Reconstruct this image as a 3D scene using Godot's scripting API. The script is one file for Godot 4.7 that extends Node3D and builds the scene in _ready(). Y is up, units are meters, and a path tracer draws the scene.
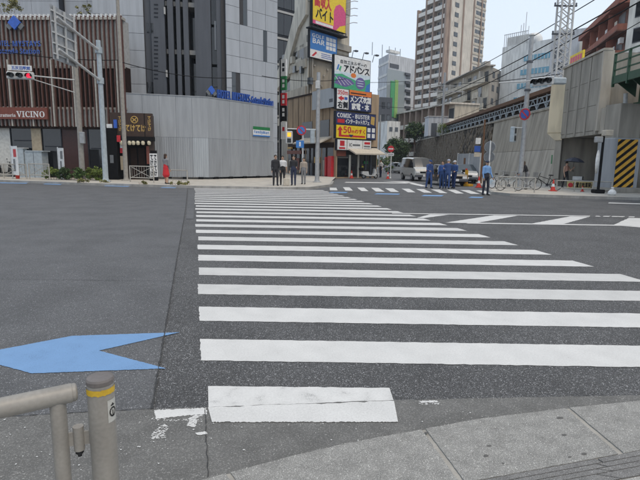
extends Node3D
# Street crossing under an overcast sky. y up, metres, camera near the origin looking along -z.
const FOC := 490.0
const HOR := 160.0
const EYE := 1.6
const ROLL := 0.0155
var cam_basis: Basis
var names := {}
var mats := {}
var tx := {}
var unit_box := {}
var rng := RandomNumberGenerator.new()

# ---------- pixels of the 640x480 photograph to directions and places ----------
func ray(px: float, py: float) -> Vector3:
	return cam_basis * Vector3(px - 320.0, 240.0 - py, -FOC)
func gp(px: float, py: float, h := 0.0) -> Vector3:
	var r := ray(px, py)
	return Vector3(0, EYE, 0) + r * ((h - EYE) / r.y)
func at(px: float, py: float, d: float) -> Vector3:
	var r := ray(px, py)
	return Vector3(0, EYE, 0) + r * (-d / r.z)
func ground(px: float, d: float) -> Vector3:      # the point of the ground below pixel column px (at the horizon) d metres ahead
	var p := at(px, HOR, d)
	return Vector3(p.x, 0, p.z)
func below(px: float, py: float, d: float) -> Vector3: # the ground point under what pixel (px, py) shows d metres ahead
	var p := at(px, py, d)
	return Vector3(p.x, 0, p.z)
func frame(a: Vector3, b: Vector3) -> Transform3D: # a facade: x along it to the right, y up, z out of it
	var u := (Vector3(b.x, 0, b.z) - Vector3(a.x, 0, a.z)).normalized()
	return Transform3D(Basis(u, Vector3.UP, u.cross(Vector3.UP)), a)
func uv(t: Transform3D, px: float, py: float, off := 0.0) -> Vector2: # where the sight line meets the facade plane, in its axes
	var r := ray(px, py)
	var n := t.basis.z
	var o := t.origin + n * off
	var k := n.dot(o - Vector3(0, EYE, 0)) / n.dot(r)
	var l := t.affine_inverse() * (Vector3(0, EYE, 0) + r * k)
	return Vector2(l.x, l.y)

# ---------- mesh builder ----------
class MB:
	var v := PackedVector3Array()
	var n := PackedVector3Array()
	var t := PackedVector2Array()
	var c := PackedColorArray()
	var col := Color(1, 1, 1)
	func tri(a: Vector3, b: Vector3, d: Vector3, nn = null, ta := Vector2.ZERO, tb := Vector2.ZERO, td := Vector2.ZERO) -> void:
		var g := (d - a).cross(b - a)
		if nn == null:
			nn = g.normalized()
		elif g.dot(nn) < 0:
			var s := b; b = d; d = s
			var q := tb; tb = td; td = q
		v.append(a); v.append(b); v.append(d)
		n.append(nn); n.append(nn); n.append(nn)
		t.append(ta); t.append(tb); t.append(td)
		c.append(col); c.append(col); c.append(col)
	func tri_s(a: Vector3, b: Vector3, d: Vector3, na: Vector3, nb: Vector3, nd: Vector3) -> void:
		if (d - a).cross(b - a).dot(na + nb + nd) < 0:
			var s := b; b = d; d = s
			s = nb; nb = nd; nd = s
		v.append(a); v.append(b); v.append(d)
		n.append(na); n.append(nb); n.append(nd)
		for k in 3: t.append(Vector2.ZERO); c.append(col)
	func quad(a: Vector3, b: Vector3, d: Vector3, e: Vector3, nn = null) -> void:
		tri(a, b, d, nn, Vector2(0, 0), Vector2(1, 0), Vector2(1, 1)); tri(a, d, e, nn, Vector2(0, 0), Vector2(1, 1), Vector2(0, 1))
	func box(ce: Vector3, s: Vector3, b := Basis.IDENTITY) -> void:
		var h := s * 0.5
		for ax in 3:
			for sg in [-1.0, 1.0]:
				var nn := Vector3.ZERO; nn[ax] = sg
				var p := []
				for q in [[-1, -1], [1, -1], [1, 1], [-1, 1]]:
					var w := Vector3.ZERO
					w[ax] = sg * h[ax]; w[(ax + 1) % 3] = q[0] * h[(ax + 1) % 3]; w[(ax + 2) % 3] = q[1] * h[(ax + 2) % 3]
					p.append(ce + b * w)
				quad(p[0], p[1], p[2], p[3], (b * nn).normalized())
	func bar(a: Vector3, b: Vector3, w: float, h: float) -> void:  # a square bar between two points
		var z := (b - a).normalized()
		var x := z.cross(Vector3.UP)
		if x.length() < 0.01: x = Vector3.RIGHT
		x = x.normalized()
		box((a + b) * 0.5, Vector3(w, h, a.distance_to(b)), Basis(x, z.cross(x) * -1.0, z))
	func tube(a: Vector3, b: Vector3, ra: float, rb := -1.0, k := 8, caps := true) -> void:
		if rb < 0: rb = ra
		var z := (b - a).normalized()
		var x := z.cross(Vector3.UP if absf(z.y) < 0.95 else Vector3.RIGHT).normalized()
		var y := z.cross(x)
		for i in k:
			var u := TAU * i / k; var w := TAU * (i + 1) / k
			var nu := x * cos(u) + y * sin(u); var nw := x * cos(w) + y * sin(w)
			tri_s(a + nu * ra, a + nw * ra, b + nw * rb, nu, nw, nw)
			tri_s(a + nu * ra, b + nw * rb, b + nu * rb, nu, nw, nu)
			if caps:
				if ra > 0.0005: tri(a, a + nu * ra, a + nw * ra, -z)
				if rb > 0.0005: tri(b, b + nu * rb, b + nw * rb, z)
	func path(pts: Array, r: float, k := 6) -> void:
		for i in pts.size() - 1: tube(pts[i], pts[i + 1], r, r, k, i == 0 or i == pts.size() - 2)
	func lathe(o: Vector3, prof: Array, k := 16, axis := Vector3.UP) -> void: # prof: [radius, along]
		var x := axis.cross(Vector3.FORWARD if absf(axis.z) < 0.9 else Vector3.RIGHT).normalized()
		var y := axis.cross(x)
		for i in prof.size() - 1:
			var r0: float = prof[i][0]; var r1: float = prof[i + 1][0]
			var h0: float = prof[i][1]; var h1: float = prof[i + 1][1]
			var sl := Vector2(h1 - h0, r0 - r1).normalized()
			for j in k:
				var u := TAU * j / k; var w := TAU * (j + 1) / k
				var eu := x * cos(u) + y * sin(u); var ew := x * cos(w) + y * sin(w)
				var nu := (eu * sl.x + axis * sl.y).normalized(); var nw := (ew * sl.x + axis * sl.y).normalized()
				tri_s(o + eu * r0 + axis * h0, o + ew * r0 + axis * h0, o + ew * r1 + axis * h1, nu, nw, nw)
				tri_s(o + eu * r0 + axis * h0, o + ew * r1 + axis * h1, o + eu * r1 + axis * h1, nu, nw, nu)
	func ball(o: Vector3, r: Vector3, k := 10) -> void:
		var m := k / 2
		for i in m:
			for j in k:
				var q := []
				for ij in [[i, j], [i, j + 1], [i + 1, j + 1], [i + 1, j]]:
					var la: float = PI * ij[0] / m - PI / 2; var lo: float = TAU * ij[1] / k
					q.append(Vector3(cos(la) * cos(lo), sin(la), cos(la) * sin(lo)))
				if i > 0: tri_s(o + q[0] * r, o + q[1] * r, o + q[2] * r, q[0], q[1], q[2])
				if i < m - 1: tri_s(o + q[0] * r, o + q[2] * r, o + q[3] * r, q[0], q[2], q[3])
	func ring(o: Vector3, axis: Vector3, r: float, w: float, k := 20, m := 6) -> void: # a torus
		var x := axis.cross(Vector3.UP if absf(axis.y) < 0.9 else Vector3.RIGHT).normalized()
		var y := axis.cross(x)
		for i in k:
			for j in m:
				var p := []; var nn := []
				for ij in [[i, j], [i + 1, j], [i + 1, j + 1], [i, j + 1]]:
					var u: float = TAU * ij[0] / k; var s: float = TAU * ij[1] / m
					var e := x * cos(u) + y * sin(u)
					var d := e * cos(s) + axis * sin(s)
					p.append(o + e * r + d * w); nn.append(d)
				tri_s(p[0], p[1], p[2], nn[0], nn[1], nn[2]); tri_s(p[0], p[2], p[3], nn[0], nn[2], nn[3])
	func prism(pts: PackedVector2Array, b: Transform3D, lo: float, hi: float, bottom := true) -> void: # polygon in the x,y of b, thick along its z
		var idx := Geometry2D.triangulate_polygon(pts)
		for i in range(0, idx.size(), 3):
			var q := [pts[idx[i]], pts[idx[i + 1]], pts[idx[i + 2]]]
			tri(b * Vector3(q[0].x, q[0].y, hi), b * Vector3(q[1].x, q[1].y, hi), b * Vector3(q[2].x, q[2].y, hi), b.basis.z)
			if bottom: tri(b * Vector3(q[0].x, q[0].y, lo), b * Vector3(q[1].x, q[1].y, lo), b * Vector3(q[2].x, q[2].y, lo), -b.basis.z)
		var cw := Geometry2D.is_polygon_clockwise(pts)
		for i in pts.size():
			var p := pts[i]; var w := pts[(i + 1) % pts.size()]
			if p.distance_to(w) < 1e-6: continue
			var e := (w - p).normalized()
			var nn := b.basis * (Vector3(-e.y, e.x, 0) if cw else Vector3(e.y, -e.x, 0))
			quad(b * Vector3(p.x, p.y, lo), b * Vector3(w.x, w.y, lo), b * Vector3(w.x, w.y, hi), b * Vector3(p.x, p.y, hi), nn.normalized())
	func slab(pts: Array, lo: float, hi: float) -> void: # ground polygon given as Vector3 points
		var q := PackedVector2Array()
		for p in pts: q.append(Vector2(p.x, -p.z))
		prism(q, Transform3D(Basis(Vector3.RIGHT, Vector3.FORWARD, Vector3.UP), Vector3.ZERO), lo, hi, false)
	func sheet(pts: Array, y: float) -> void:
		var q := PackedVector2Array()
		for p in pts: q.append(Vector2(p.x, p.z))
		var idx := Geometry2D.triangulate_polygon(q)
		for i in range(0, idx.size(), 3):
			var a := q[idx[i]]; var b := q[idx[i + 1]]; var d := q[idx[i + 2]]
			tri(Vector3(a.x, y, a.y), Vector3(b.x, y, b.y), Vector3(d.x, y, d.y), Vector3.UP)
	func bevel(ce: Vector3, s: Vector3, r: float) -> void: # a box whose edges are cut
		var h := s * 0.5
		for ax in 3:
			var a1 := (ax + 1) % 3; var a2 := (ax + 2) % 3
			for sg in [-1.0, 1.0]:
				var p := []
				for q in [[-1, -1], [1, -1], [1, 1], [-1, 1]]:
					var w := Vector3.ZERO
					w[ax] = sg * h[ax]; w[a1] = q[0] * (h[a1] - r); w[a2] = q[1] * (h[a2] - r)
					p.append(ce + w)
				var nn := Vector3.ZERO; nn[ax] = sg
				quad(p[0], p[1], p[2], p[3], nn)
			for s1 in [-1.0, 1.0]:
				for s2 in [-1.0, 1.0]:
					var p := []
					for q in [[-1, 0], [1, 0], [1, 1], [-1, 1]]:
						var w := Vector3.ZERO
						w[ax] = q[0] * (h[ax] - r)
						w[a1] = s1 * (h[a1] - (r if q[1] == 0 else 0.0)); w[a2] = s2 * (h[a2] - (0.0 if q[1] == 0 else r))
						p.append(ce + w)
					var nn := Vector3.ZERO; nn[a1] = s1; nn[a2] = s2
					quad(p[0], p[1], p[2], p[3], nn.normalized())
		for sx in [-1.0, 1.0]:
			for sy in [-1.0, 1.0]:
				for sz in [-1.0, 1.0]:
					var sgn := Vector3(sx, sy, sz)
					tri(ce + sgn * Vector3(h.x, h.y - r, h.z - r), ce + sgn * Vector3(h.x - r, h.y, h.z - r), ce + sgn * Vector3(h.x - r, h.y - r, h.z), sgn.normalized())
	func mesh() -> ArrayMesh:
		var m := ArrayMesh.new()
		var ar := []
		ar.resize(Mesh.ARRAY_MAX)
		ar[Mesh.ARRAY_VERTEX] = v; ar[Mesh.ARRAY_NORMAL] = n; ar[Mesh.ARRAY_TEX_UV] = t; ar[Mesh.ARRAY_COLOR] = c
		m.add_surface_from_arrays(Mesh.PRIMITIVE_TRIANGLES, ar)
		return m

# ---------- nodes ----------
func numbered(called: String) -> String:
	var k: int = names.get(called, 0)
	names[called] = k + 1
	return called if k == 0 else "%s_%03d" % [called, k]
func thing(called: String, label: String, category: String, tr: Transform3D, group := "") -> Node3D:
	var o := Node3D.new()
	o.name = numbered(called); add_child(o); o.transform = tr
	o.set_meta("label", label); o.set_meta("category", category)
	if group: o.set_meta("group", group)
	return o
func setting(called: String) -> Node3D:
	var o := Node3D.new()
	o.name = numbered(called); add_child(o); o.set_meta("kind", "structure")
	return o
func build(mb: MB, called: String, m: Material, parent: Node) -> MeshInstance3D:
	var o := MeshInstance3D.new()
	if mb.v.size() == 0: push_error("empty mesh " + called)
	o.mesh = mb.mesh(); o.material_override = m
	if parent == self: called = numbered(called)
	o.name = called
	parent.add_child(o, true)
	return o
func pbox(parent: Node, called: String, m: Material, c: Vector3, s: Vector3, turn := Vector3.ZERO) -> MeshInstance3D: # a box piece that shares its mesh
	if not unit_box.has(m):
		var b := BoxMesh.new(); b.size = Vector3.ONE; b.material = m; unit_box[m] = b
	var o := MeshInstance3D.new()
	o.mesh = unit_box[m]
	o.name = called
	o.transform = Transform3D(Basis.from_euler(turn) * Basis.from_scale(s.abs()), c)
	parent.add_child(o, true)
	return o
func core(o: Node3D, a: Vector3, c: Vector3, d: Vector3, h: float, m: Material, deep := 1.0) -> void: # the solid of a building seen on its corner c, with faces c-a and c-d
	var inv := o.transform.affine_inverse()
	var q := PackedVector2Array()
	for w in [a, c, d, a + (d - c) * deep]:
		var l: Vector3 = inv * w
		q.append(Vector2(l.x, -l.z))
	var mb := MB.new()
	mb.prism(q, Transform3D(Basis(Vector3.RIGHT, Vector3.FORWARD, Vector3.UP), Vector3.ZERO), 0.0, h)
	build(mb, "wall", m, o)
func rbox(parent: Node, called: String, m: Material, u0: float, u1: float, v0: float, v1: float, z0: float, z1: float) -> MeshInstance3D:
	return pbox(parent, called, m, Vector3((u0 + u1) / 2, (v0 + v1) / 2, (z0 + z1) / 2), Vector3(u1 - u0, v1 - v0, z1 - z0))
func fbox(parent: Node, called: String, m: Material, t: Transform3D, px0: float, py0: float, px1: float, py1: float, z0: float, z1: float) -> MeshInstance3D: # a box on a facade from pixel corners
	var a := uv(t, px0, (py0 + py1) / 2, z1); var b := uv(t, px1, (py0 + py1) / 2, z1)
	var c := uv(t, (px0 + px1) / 2, py0, z1); var d := uv(t, (px0 + px1) / 2, py1, z1)
	return rbox(parent, called, m, a.x, b.x, d.y, c.y, z0, z1)

# ---------- lettering ----------
var glyphs := {
"ア": "1 9 9 9 5.5 5.5|5 7 5 4 2 .5", "ド": "3 10 3 0|3 6 8 3.5|7 9.5 7.8 8|8.8 10 9.6 8.5", "バ": "3.5 8 2.5 4 .5 1|6 8 8 4 9.5 1|7.5 10 8.3 8.7|9 10.3 9.8 9",
"ン": "1 9 4 7|1 1 5 2.5 9.5 8", "ス": "1.5 9 8 9 5 4 1 .5|5.5 4 9.5 .5", "ズ": "1.5 9 8 9 5 4 1 .5|5.5 4 9.5 .5|8 10.5 8.6 9.5|9.2 10.6 9.8 9.6",
"イ": "8 10 5 6.5 1 4|5.5 7 5.5 0", "ト": "4 10 4 0|4 6 8.5 3.8", "メ": "8 10 5 4 1 .5|2.5 7 9 1", "タ": "4 10 3 7 1 5|4 8.5 8.5 8.5 6 3 2 0|3.5 6 6.5 3.5", "ー": ".5 5 9.5 5",
"ネ": "5 10 5.5 8.8|1 7.5 8.5 7.5 5 4 1 2|5 4.5 5 0|6.5 4 9.5 2", "ッ": "1.5 6 2.5 4|4.5 6.5 5.2 4.5|8.5 6 7 2.5 4 .5", "カ": "1 7.5 9 7.5 8.5 1 7 .5|5 10 4.5 5 1 .5",
"フ": "1 9 9 9 7 4 2.5 .5", "ェ": "2 5.5 8 5.5|5 5.5 5 .5|1 .5 9 .5", "・": "4.2 5 5.8 5", "高": "5 10 5 8.8|.5 8.6 9.5 8.6|3 7.3 7 7.3 7 5.8 3 5.8 3 7.3|1 0 1 4.6 9 4.6 9 0|3.3 3.2 6.7 3.2 6.7 1.2 3.3 1.2 3.3 3.2",
"収": "1.5 8 1.5 2.5 4 3.5|4 10 4 0|5 9 9 9 7.5 4 4.8 .5|5.8 7 7 3.5 9.8 .3", "入": "3.5 9.5 5 9.5 5 7 3.5 3.5 .5 .3|5 7 6.5 3 9.7 .3", "右": ".5 7.8 9.5 7.8|4.8 10 3.5 5.5 .5 2.5|3 4.5 8.5 4.5 8.5 .3 3 .3 3 4.5",
"側": "2.5 10 .5 6|1.8 7.5 1.8 0|3.5 9 6 9 6 3 3.5 3 3.5 9|3.5 7 6 7|3.5 5 6 5|4 2.5 3 .5|5.5 2.5 6.5 .8|7.6 8.5 7.6 2.5|9.5 10 9.5 .3 8.3 .5",
"衣": "5 10 5 8.5|.5 8.2 9.5 8.2|4.5 8 3 5.5 .5 3.5|3 5.5 3 .8 5 1.8|5 7.5 6.5 4 9.7 .3|8.5 6.5 6.5 4.5",
"類": ".5 7.5 4.8 7.5|2.6 10 2.6 5|1 9.2 1.5 8.2|4.3 9.4 3.8 8.3|.5 3.2 4.8 3.2|2.6 4.6 2.2 2.5 .5 .3|2.8 2.5 4.5 .5|5.3 9.4 9.8 9.4|6 7.8 9.2 7.8 9.2 2 6 2 6 7.8|6 5.9 9.2 5.9|6 4 9.2 4|6.8 1.6 5.3 .2|8.3 1.6 9.8 .2",
"家": "5 10 5 9|.8 7 .8 8.6 9.2 8.6 9.2 7|2.5 7.2 7.5 7.2|5 7 1 4.5|4.5 5.8 5.8 3 5 .2 3.8 .6|4.9 4.5 1 2|5.3 3 1 .2|8 5.8 6 4.3|6 4 9.5 .8",
"電": "1.5 9.6 8.5 9.6|.7 6.5 .7 8.2 9.3 8.2 9.3 6.5|5 9.6 5 6.2|2.3 7.2 3.8 7.2|6.2 7.2 7.7 7.2|2 5.5 8 5.5 8 2 2 2 2 5.5|2 3.7 8 3.7|5 5.5 5 .4 9.3 .4 9.3 1.6",
"本": ".5 7.5 9.5 7.5|5 10 5 0|4.8 7.3 .5 2.2|5.2 7.3 9.5 2.2|3 2.5 7 2.5", "て": "1 8.5 9 8.8 5 6 4.3 3 6 .8 8.5 .6", "け": "2 9.5 1.5 5 2 .5 2.8 2.5|4.5 6.8 9.3 6.8|7.3 9.5 7.3 4 5.5 .3",
"自": "5 10 4.2 8.7|2 8.5 8 8.5 8 .3 2 .3 2 8.5|2 5.8 8 5.8|2 3.1 8 3.1", "転": ".5 8.5 5 8.5|2.7 10 2.7 0|1 7 4.4 7 4.4 3.6 1 3.6 1 7|1 5.3 4.4 5.3|.4 2 5 2|6 8.8 9.5 8.8|5.5 6 9.9 6|7.6 6 6 .8 9 1.5|8.5 3.2 9.6 .3",
"車": "1 9 9 9|5 10 5 0|2 7.4 8 7.4 8 3.4 2 3.4 2 7.4|2 5.4 8 5.4|.4 1.8 9.6 1.8", "放": "2.7 10 2.7 8.6|.4 8.4 5 8.4|2 8.4 1.6 4 .4 .3|1.8 5.8 4.4 5.8 4 .6 3 .4|6.8 10 5.2 5.8|6.3 8 9.9 8|8.8 8 7.5 3 5 .2|6.2 6.5 7.5 2.6 9.9 .2",
"置": "1 9.7 9 9.7 9 7.6 1 7.6 1 9.7|3.7 9.7 3.7 7.6|6.3 9.7 6.3 7.6|1 6.4 9 6.4|5 7.4 5 5.3|3 5.3 8 5.3 8 1.6 3 1.6 3 5.3|3 4 8 4|3 2.8 8 2.8|1 5 1 .4 9.6 .4",
"禁": ".4 8.5 4.6 8.5|2.5 10 2.5 5.2|2.4 8.3 .5 6|2.6 8.3 4.4 6.3|5.4 8.5 9.6 8.5|7.5 10 7.5 5.2|7.4 8.3 5.6 6.3|7.6 8.3 9.5 6|2 4.7 8 4.7|.5 3.2 9.5 3.2|5 3.2 5 0|3 2.2 1 .5|7 2.2 9 .5", "止": "5 10 5 .5|5 5.8 8.8 5.8|2 6.5 2 .5|.4 .5 9.6 .5",
"五": "1 9 9 9|5 9 3.2 .5|1.8 5.4 7.8 5.4 7.5 .5|.4 .5 9.6 .5", "反": "1.5 9.3 9 9.3|2 9.3 1.7 4 .3 .3|3 6.5 8 6.5 6 2.5 2.2 .2|3.7 6.2 6 2.5 9.7 .2", "田": "1 9 9 9 9 .5 1 .5 1 9|5 9 5 .5|1 4.8 9 4.8",
"駅": "1 9.5 1 4|1 9.5 4.6 9.5|1 7.6 4.4 7.6|1 5.8 4.4 5.8|2.8 9.5 2.8 4|1 4 4.8 4 4.4 .4|.6 2.5 .3 .8|6 9.5 9.3 9.5 9.3 6 6 6|6 9.5 5.8 4 5 .3|7.8 6 8.6 3 9.9 .3", "前": "2.8 10 3.6 8.6|7.2 10 6.4 8.6|.4 8.3 9.6 8.3|1 6.8 4.6 6.8 4.6 .3 3.6 .5|1 6.8 1 .2|1 4.8 4.6 4.8|1 2.8 4.6 2.8|6.4 6.8 6.4 2.2|9 7.2 9 .3 7.6 .5",
"の": "5 8 3 3 1.5 2 1 5 3 8 7 8.5 9 6 8.5 2.5 6 .6", "す": ".5 8 9.5 8|6 10 6 4.5 4.5 3.5 3.5 5 5 6 6.2 4 5.5 1.5 3.5 0", "く": "7.5 10 2.5 5.2 7.5 .3", "エ": "1.5 8.5 8.5 8.5|5 8.5 5 1|.5 1 9.5 1", "ル": "3 9 3 4 .8 .8|6 9.5 6 1 9.5 4.5",
"ギ": "1 7.5 8 8.3|1 4.5 9 5.5|4 10 6 0|8 10 8.6 9|9.2 10.3 9.8 9.3", "然": "2.5 10 .5 6|2.5 8.5 4.5 8.5 3 5 .8 3.2|5 7.5 9.8 7.5|7.3 10 7 6 4.8 3.3|7.4 7 9.7 3.5|1 2 .5 .4|3.5 2 3.9 .4|6 2 6.6 .4|8.5 2 9.5 .4"}
func strokes(parent: Node, text: String, x0: float, y0: float, x1: float, y1: float, z: float, m: Material, weight := 1.3, down := false, called := "lettering") -> void: # characters written with the pen, filling the rectangle
	var mb := MB.new()
	var k := text.length()
	var cw := (x1 - x0) / (1 if down else k); var ch := (y1 - y0) / (k if down else 1)
	for i in k:
		var ox := x0 + (0.0 if down else cw * i); var oy := y1 - ch * (i + 1) if down else y0
		if not glyphs.has(text[i]): continue
		for s in glyphs[text[i]].split("|"):
			var f: PackedFloat64Array = s.split_floats(" ")
			for j in range(0, f.size() - 2, 2):
				var a := Vector2(ox + (0.04 + f[j] * 0.092) * cw, oy + (0.04 + f[j + 1] * 0.092) * ch)
				var b := Vector2(ox + (0.04 + f[j + 2] * 0.092) * cw, oy + (0.04 + f[j + 3] * 0.092) * ch)
				var e := (b - a).normalized()
				var w := Vector2(-e.y * cw, e.x * ch) * 0.05 * weight
				a -= e * minf(cw, ch) * 0.04 * weight; b += e * minf(cw, ch) * 0.04 * weight
				var zz := z + 0.0002 * ((j + mb.v.size()) % 7)
				mb.quad(Vector3(a.x + w.x, a.y + w.y, zz), Vector3(b.x + w.x, b.y + w.y, zz), Vector3(b.x - w.x, b.y - w.y, zz), Vector3(a.x - w.x, a.y - w.y, zz), Vector3.BACK)
	build(mb, called, m, parent)
func latin(parent: Node, text: String, x0: float, y0: float, x1: float, y1: float, z: float, m: Material, face := "Droid Sans", bold := true, deep := 0.01, called := "lettering") -> MeshInstance3D:
	var f := SystemFont.new()
	f.font_names = PackedStringArray([face]); f.font_weight = 700 if bold else 400
	var t := TextMesh.new()
	t.text = text; t.font = f; t.font_size = 48; t.pixel_size = 0.02; t.depth = 0.0 if deep <= 0 else 0.02; t.curve_step = 2.0; t.material = m
	var bb := t.get_aabb()
	var o := MeshInstance3D.new()
	o.mesh = t; o.name = called
	var s := Vector3((x1 - x0) / bb.size.x, (y1 - y0) / bb.size.y, maxf(deep, 0.001) / 0.02)
	o.transform = Transform3D(Basis.from_scale(s), Vector3((x0 + x1) / 2, (y0 + y1) / 2, z) - bb.get_center() * s * Vector3(1, 1, 0))
	parent.add_child(o, true)
	return o
func fl(parent: Node, t: Transform3D, kind: String, text: String, px0: float, py0: float, px1: float, py1: float, z: float, m: Material, extra = null) -> void: # lettering between pixel corners on a facade
	var a := uv(t, px0, (py0 + py1) / 2, z); var b := uv(t, px1, (py0 + py1) / 2, z)
	var c := uv(t, (px0 + px1) / 2, py0, z); var d := uv(t, (px0 + px1) / 2, py1, z)
	if kind == "pen": strokes(parent, text, a.x, d.y, b.x, c.y, z, m, extra if extra != null else 1.3)
	elif kind == "down": strokes(parent, text, a.x, d.y, b.x, c.y, z, m, extra if extra != null else 1.3, true)
	else: latin(parent, text, a.x, d.y, b.x, c.y, z, m, extra if extra != null else "Droid Sans", true, 0.01)

# ---------- textures and materials ----------
func lin(r: float, g: float, b: float) -> Color:
	return Color(r, g, b).linear_to_srgb()
func noise_tex(key: String, freq: float, oct: int, lo: float, hi: float, seed_: int, size := 512) -> ImageTexture:
	if tx.has(key): return tx[key]
	var n := FastNoiseLite.new()
	n.seed = seed_; n.frequency = freq; n.fractal_octaves = oct; n.noise_type = FastNoiseLite.TYPE_SIMPLEX_SMOOTH
	var im := n.get_seamless_image(size, size)
	im.convert(Image.FORMAT_L8)
	var d := im.get_data()
	for i in d.size(): d[i] = int(clampf(lo + (hi - lo) * d[i] / 255.0, 0, 1) * 255)
	tx[key] = ImageTexture.create_from_image(Image.create_from_data(size, size, false, Image.FORMAT_L8, d))
	return tx[key]
func stones(key: String, size: int, count: int, base: float, spread: float, light: float, seed_: int, big := 3.0) -> Array: # crushed stone in binder: colour and relief
	var r := RandomNumberGenerator.new(); r.seed = seed_
	var a := PackedByteArray(); a.resize(size * size)
	var h := PackedByteArray(); h.resize(size * size)
	for i in size * size: a[i] = int(255 * clampf(base * 0.78 + r.randf() * 0.05, 0, 1)); h[i] = int(r.randf() * 25)
	for k in count:
		var x := r.randi() % size; var y := r.randi() % size
		var rr := r.randf_range(0.8, big) * (1.0 if r.randf() < 0.9 else 1.35)
		var val := base + spread * (r.randf() - 0.5)
		if r.randf() < light: val = base + spread * r.randf_range(0.8, 2.4)
		var vb := int(255 * clampf(val, 0, 1)); var hb := int(r.randf_range(110, 255))
		var e := int(ceil(rr)); var sk := r.randf_range(0.6, 1.5); var ca := r.randf_range(-0.6, 0.6)
		for dy in range(-e, e + 1):
			for dx in range(-e, e + 1):
				var qx := dx + dy * ca
				if qx * qx * sk + dy * dy / sk <= rr * rr:
					var p := posmod(y + dy, size) * size + posmod(x + dx, size)
					a[p] = vb; h[p] = hb
	tx[key] = ImageTexture.create_from_image(Image.create_from_data(size, size, false, Image.FORMAT_L8, a))
	tx[key + "_h"] = ImageTexture.create_from_image(Image.create_from_data(size, size, false, Image.FORMAT_L8, h))
	return [tx[key], tx[key + "_h"]]
func mat(key: String, col := Color.WHITE, rough := 0.8, tex: Texture2D = null, sc := Vector3.ONE, det: Texture2D = null, dsc := Vector3.ONE, metal := 0.0) -> StandardMaterial3D:
	if mats.has(key): return mats[key]
	var m := StandardMaterial3D.new()
	m.resource_name = key
	m.albedo_color = col; m.roughness = rough; m.metallic = metal
	if tex:
		m.albedo_texture = tex; m.uv1_triplanar = true; m.uv1_world_triplanar = true; m.uv1_scale = sc; m.uv1_triplanar_sharpness = 4.0
	if det:
		m.detail_enabled = true; m.detail_albedo = det; m.detail_blend_mode = BaseMaterial3D.BLEND_MODE_MUL; m.detail_uv_layer = BaseMaterial3D.DETAIL_UV_2
		m.uv2_triplanar = true; m.uv2_world_triplanar = true; m.uv2_scale = dsc; m.uv2_triplanar_sharpness = 4.0
	mats[key] = m
	return m
func plain(key: String, r: float, g: float, b: float, rough := 0.7, metal := 0.0) -> StandardMaterial3D: # light wear so that no surface is perfectly even
	if mats.has(key): return mats[key]
	return mat(key, lin(r, g, b), rough, tx.grain, Vector3.ONE * 0.9, tx.blotch, Vector3.ONE * 0.35, metal)
func wall(key: String, r: float, g: float, b: float, rough := 0.85) -> StandardMaterial3D: # rain-streaked wall
	if mats.has(key): return mats[key]
	return mat(key, lin(r, g, b), rough, tx.grain, Vector3(0.7, 0.7, 0.7), tx.streak, Vector3(0.22, 0.035, 0.22))
func sheet_metal(key: String, r: float, g: float, b: float, rough := 0.5) -> StandardMaterial3D: # smooth painted sheet, faintly run with rain
	if mats.has(key): return mats[key]
	return mat(key, lin(r, g, b), rough, null, Vector3.ONE, tx.faint, Vector3(0.3, 0.03, 0.3))
func glassy(key: String, r: float, g: float, b: float) -> StandardMaterial3D: # window glass with a dark room behind it
	if mats.has(key): return mats[key]
	var m := mat(key, lin(r, g, b), 0.06)
	m.metallic_specular = 0.6
	return m
func make_textures() -> void:
	noise_tex("grain", 0.12, 4, 0.91, 1.01, 3)
	noise_tex("blotch", 0.02, 6, 0.88, 1.06, 8)
	noise_tex("soft", 0.1, 4, 0.95, 1.03, 18)
	noise_tex("streak", 0.014, 6, 0.8, 1.08, 11)
	noise_tex("faint", 0.02, 5, 0.92, 1.03, 51)
	noise_tex("road_wear", 0.012, 6, 0.88, 1.06, 21)
	noise_tex("fine", 0.3, 2, 0.75, 1.0, 31)
	stones("asphalt_open", 1024, 84000, 0.40, 0.2, 0.14, 5, 3.0)
	stones("asphalt_dense", 1024, 64000, 0.42, 0.16, 0.06, 6, 3.0)
	stones("asphalt_smooth", 512, 14000, 0.5, 0.11, 0.06, 7, 1.9)
	stones("aggregate", 1024, 80000, 0.68, 0.16, 0.08, 9, 2.6)
	paint_tex("paint_worn", 0.97, 0.05, 41, 0.4)
	paint_tex("paint_pitted", 0.9, 0.06, 42)
	paint_tex("paint_chipped", 0.84, 0.04, 47, 0.25)
func paint_tex(key: String, keep: float, soil: float, seed_: int, patchy := 0.9) -> void: # road paint with pits where it has come away
	var size := 1024
	var n := FastNoiseLite.new(); n.seed = seed_; n.frequency = 0.16; n.fractal_octaves = 3
	var a := n.get_seamless_image(size, size); a.convert(Image.FORMAT_L8)
	var n2 := FastNoiseLite.new(); n2.seed = seed_ + 9; n2.frequency = 0.006; n2.fractal_octaves = 4
	var b := n2.get_seamless_image(size, size); b.convert(Image.FORMAT_L8)
	var da := a.get_data(); var db := b.get_data()
	var r := RandomNumberGenerator.new(); r.seed = seed_
	for i in da.size():
		var worn := db[i] / 255.0
		var lim := keep - clampf((worn - 0.55) * patchy, 0, 0.35)
		var w := 0.955 - soil * worn - r.randf() * 0.09
		da[i] = int(255 * (0.42 + 0.2 * r.randf() if da[i] / 255.0 > lim else w))
	tx[key] = ImageTexture.create_from_image(Image.create_from_data(size, size, false, Image.FORMAT_L8, da))
func relief(m: StandardMaterial3D, h: Texture2D, cm: float) -> StandardMaterial3D:
	m.heightmap_enabled = true; m.heightmap_texture = h; m.heightmap_scale = cm
	return m

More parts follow.
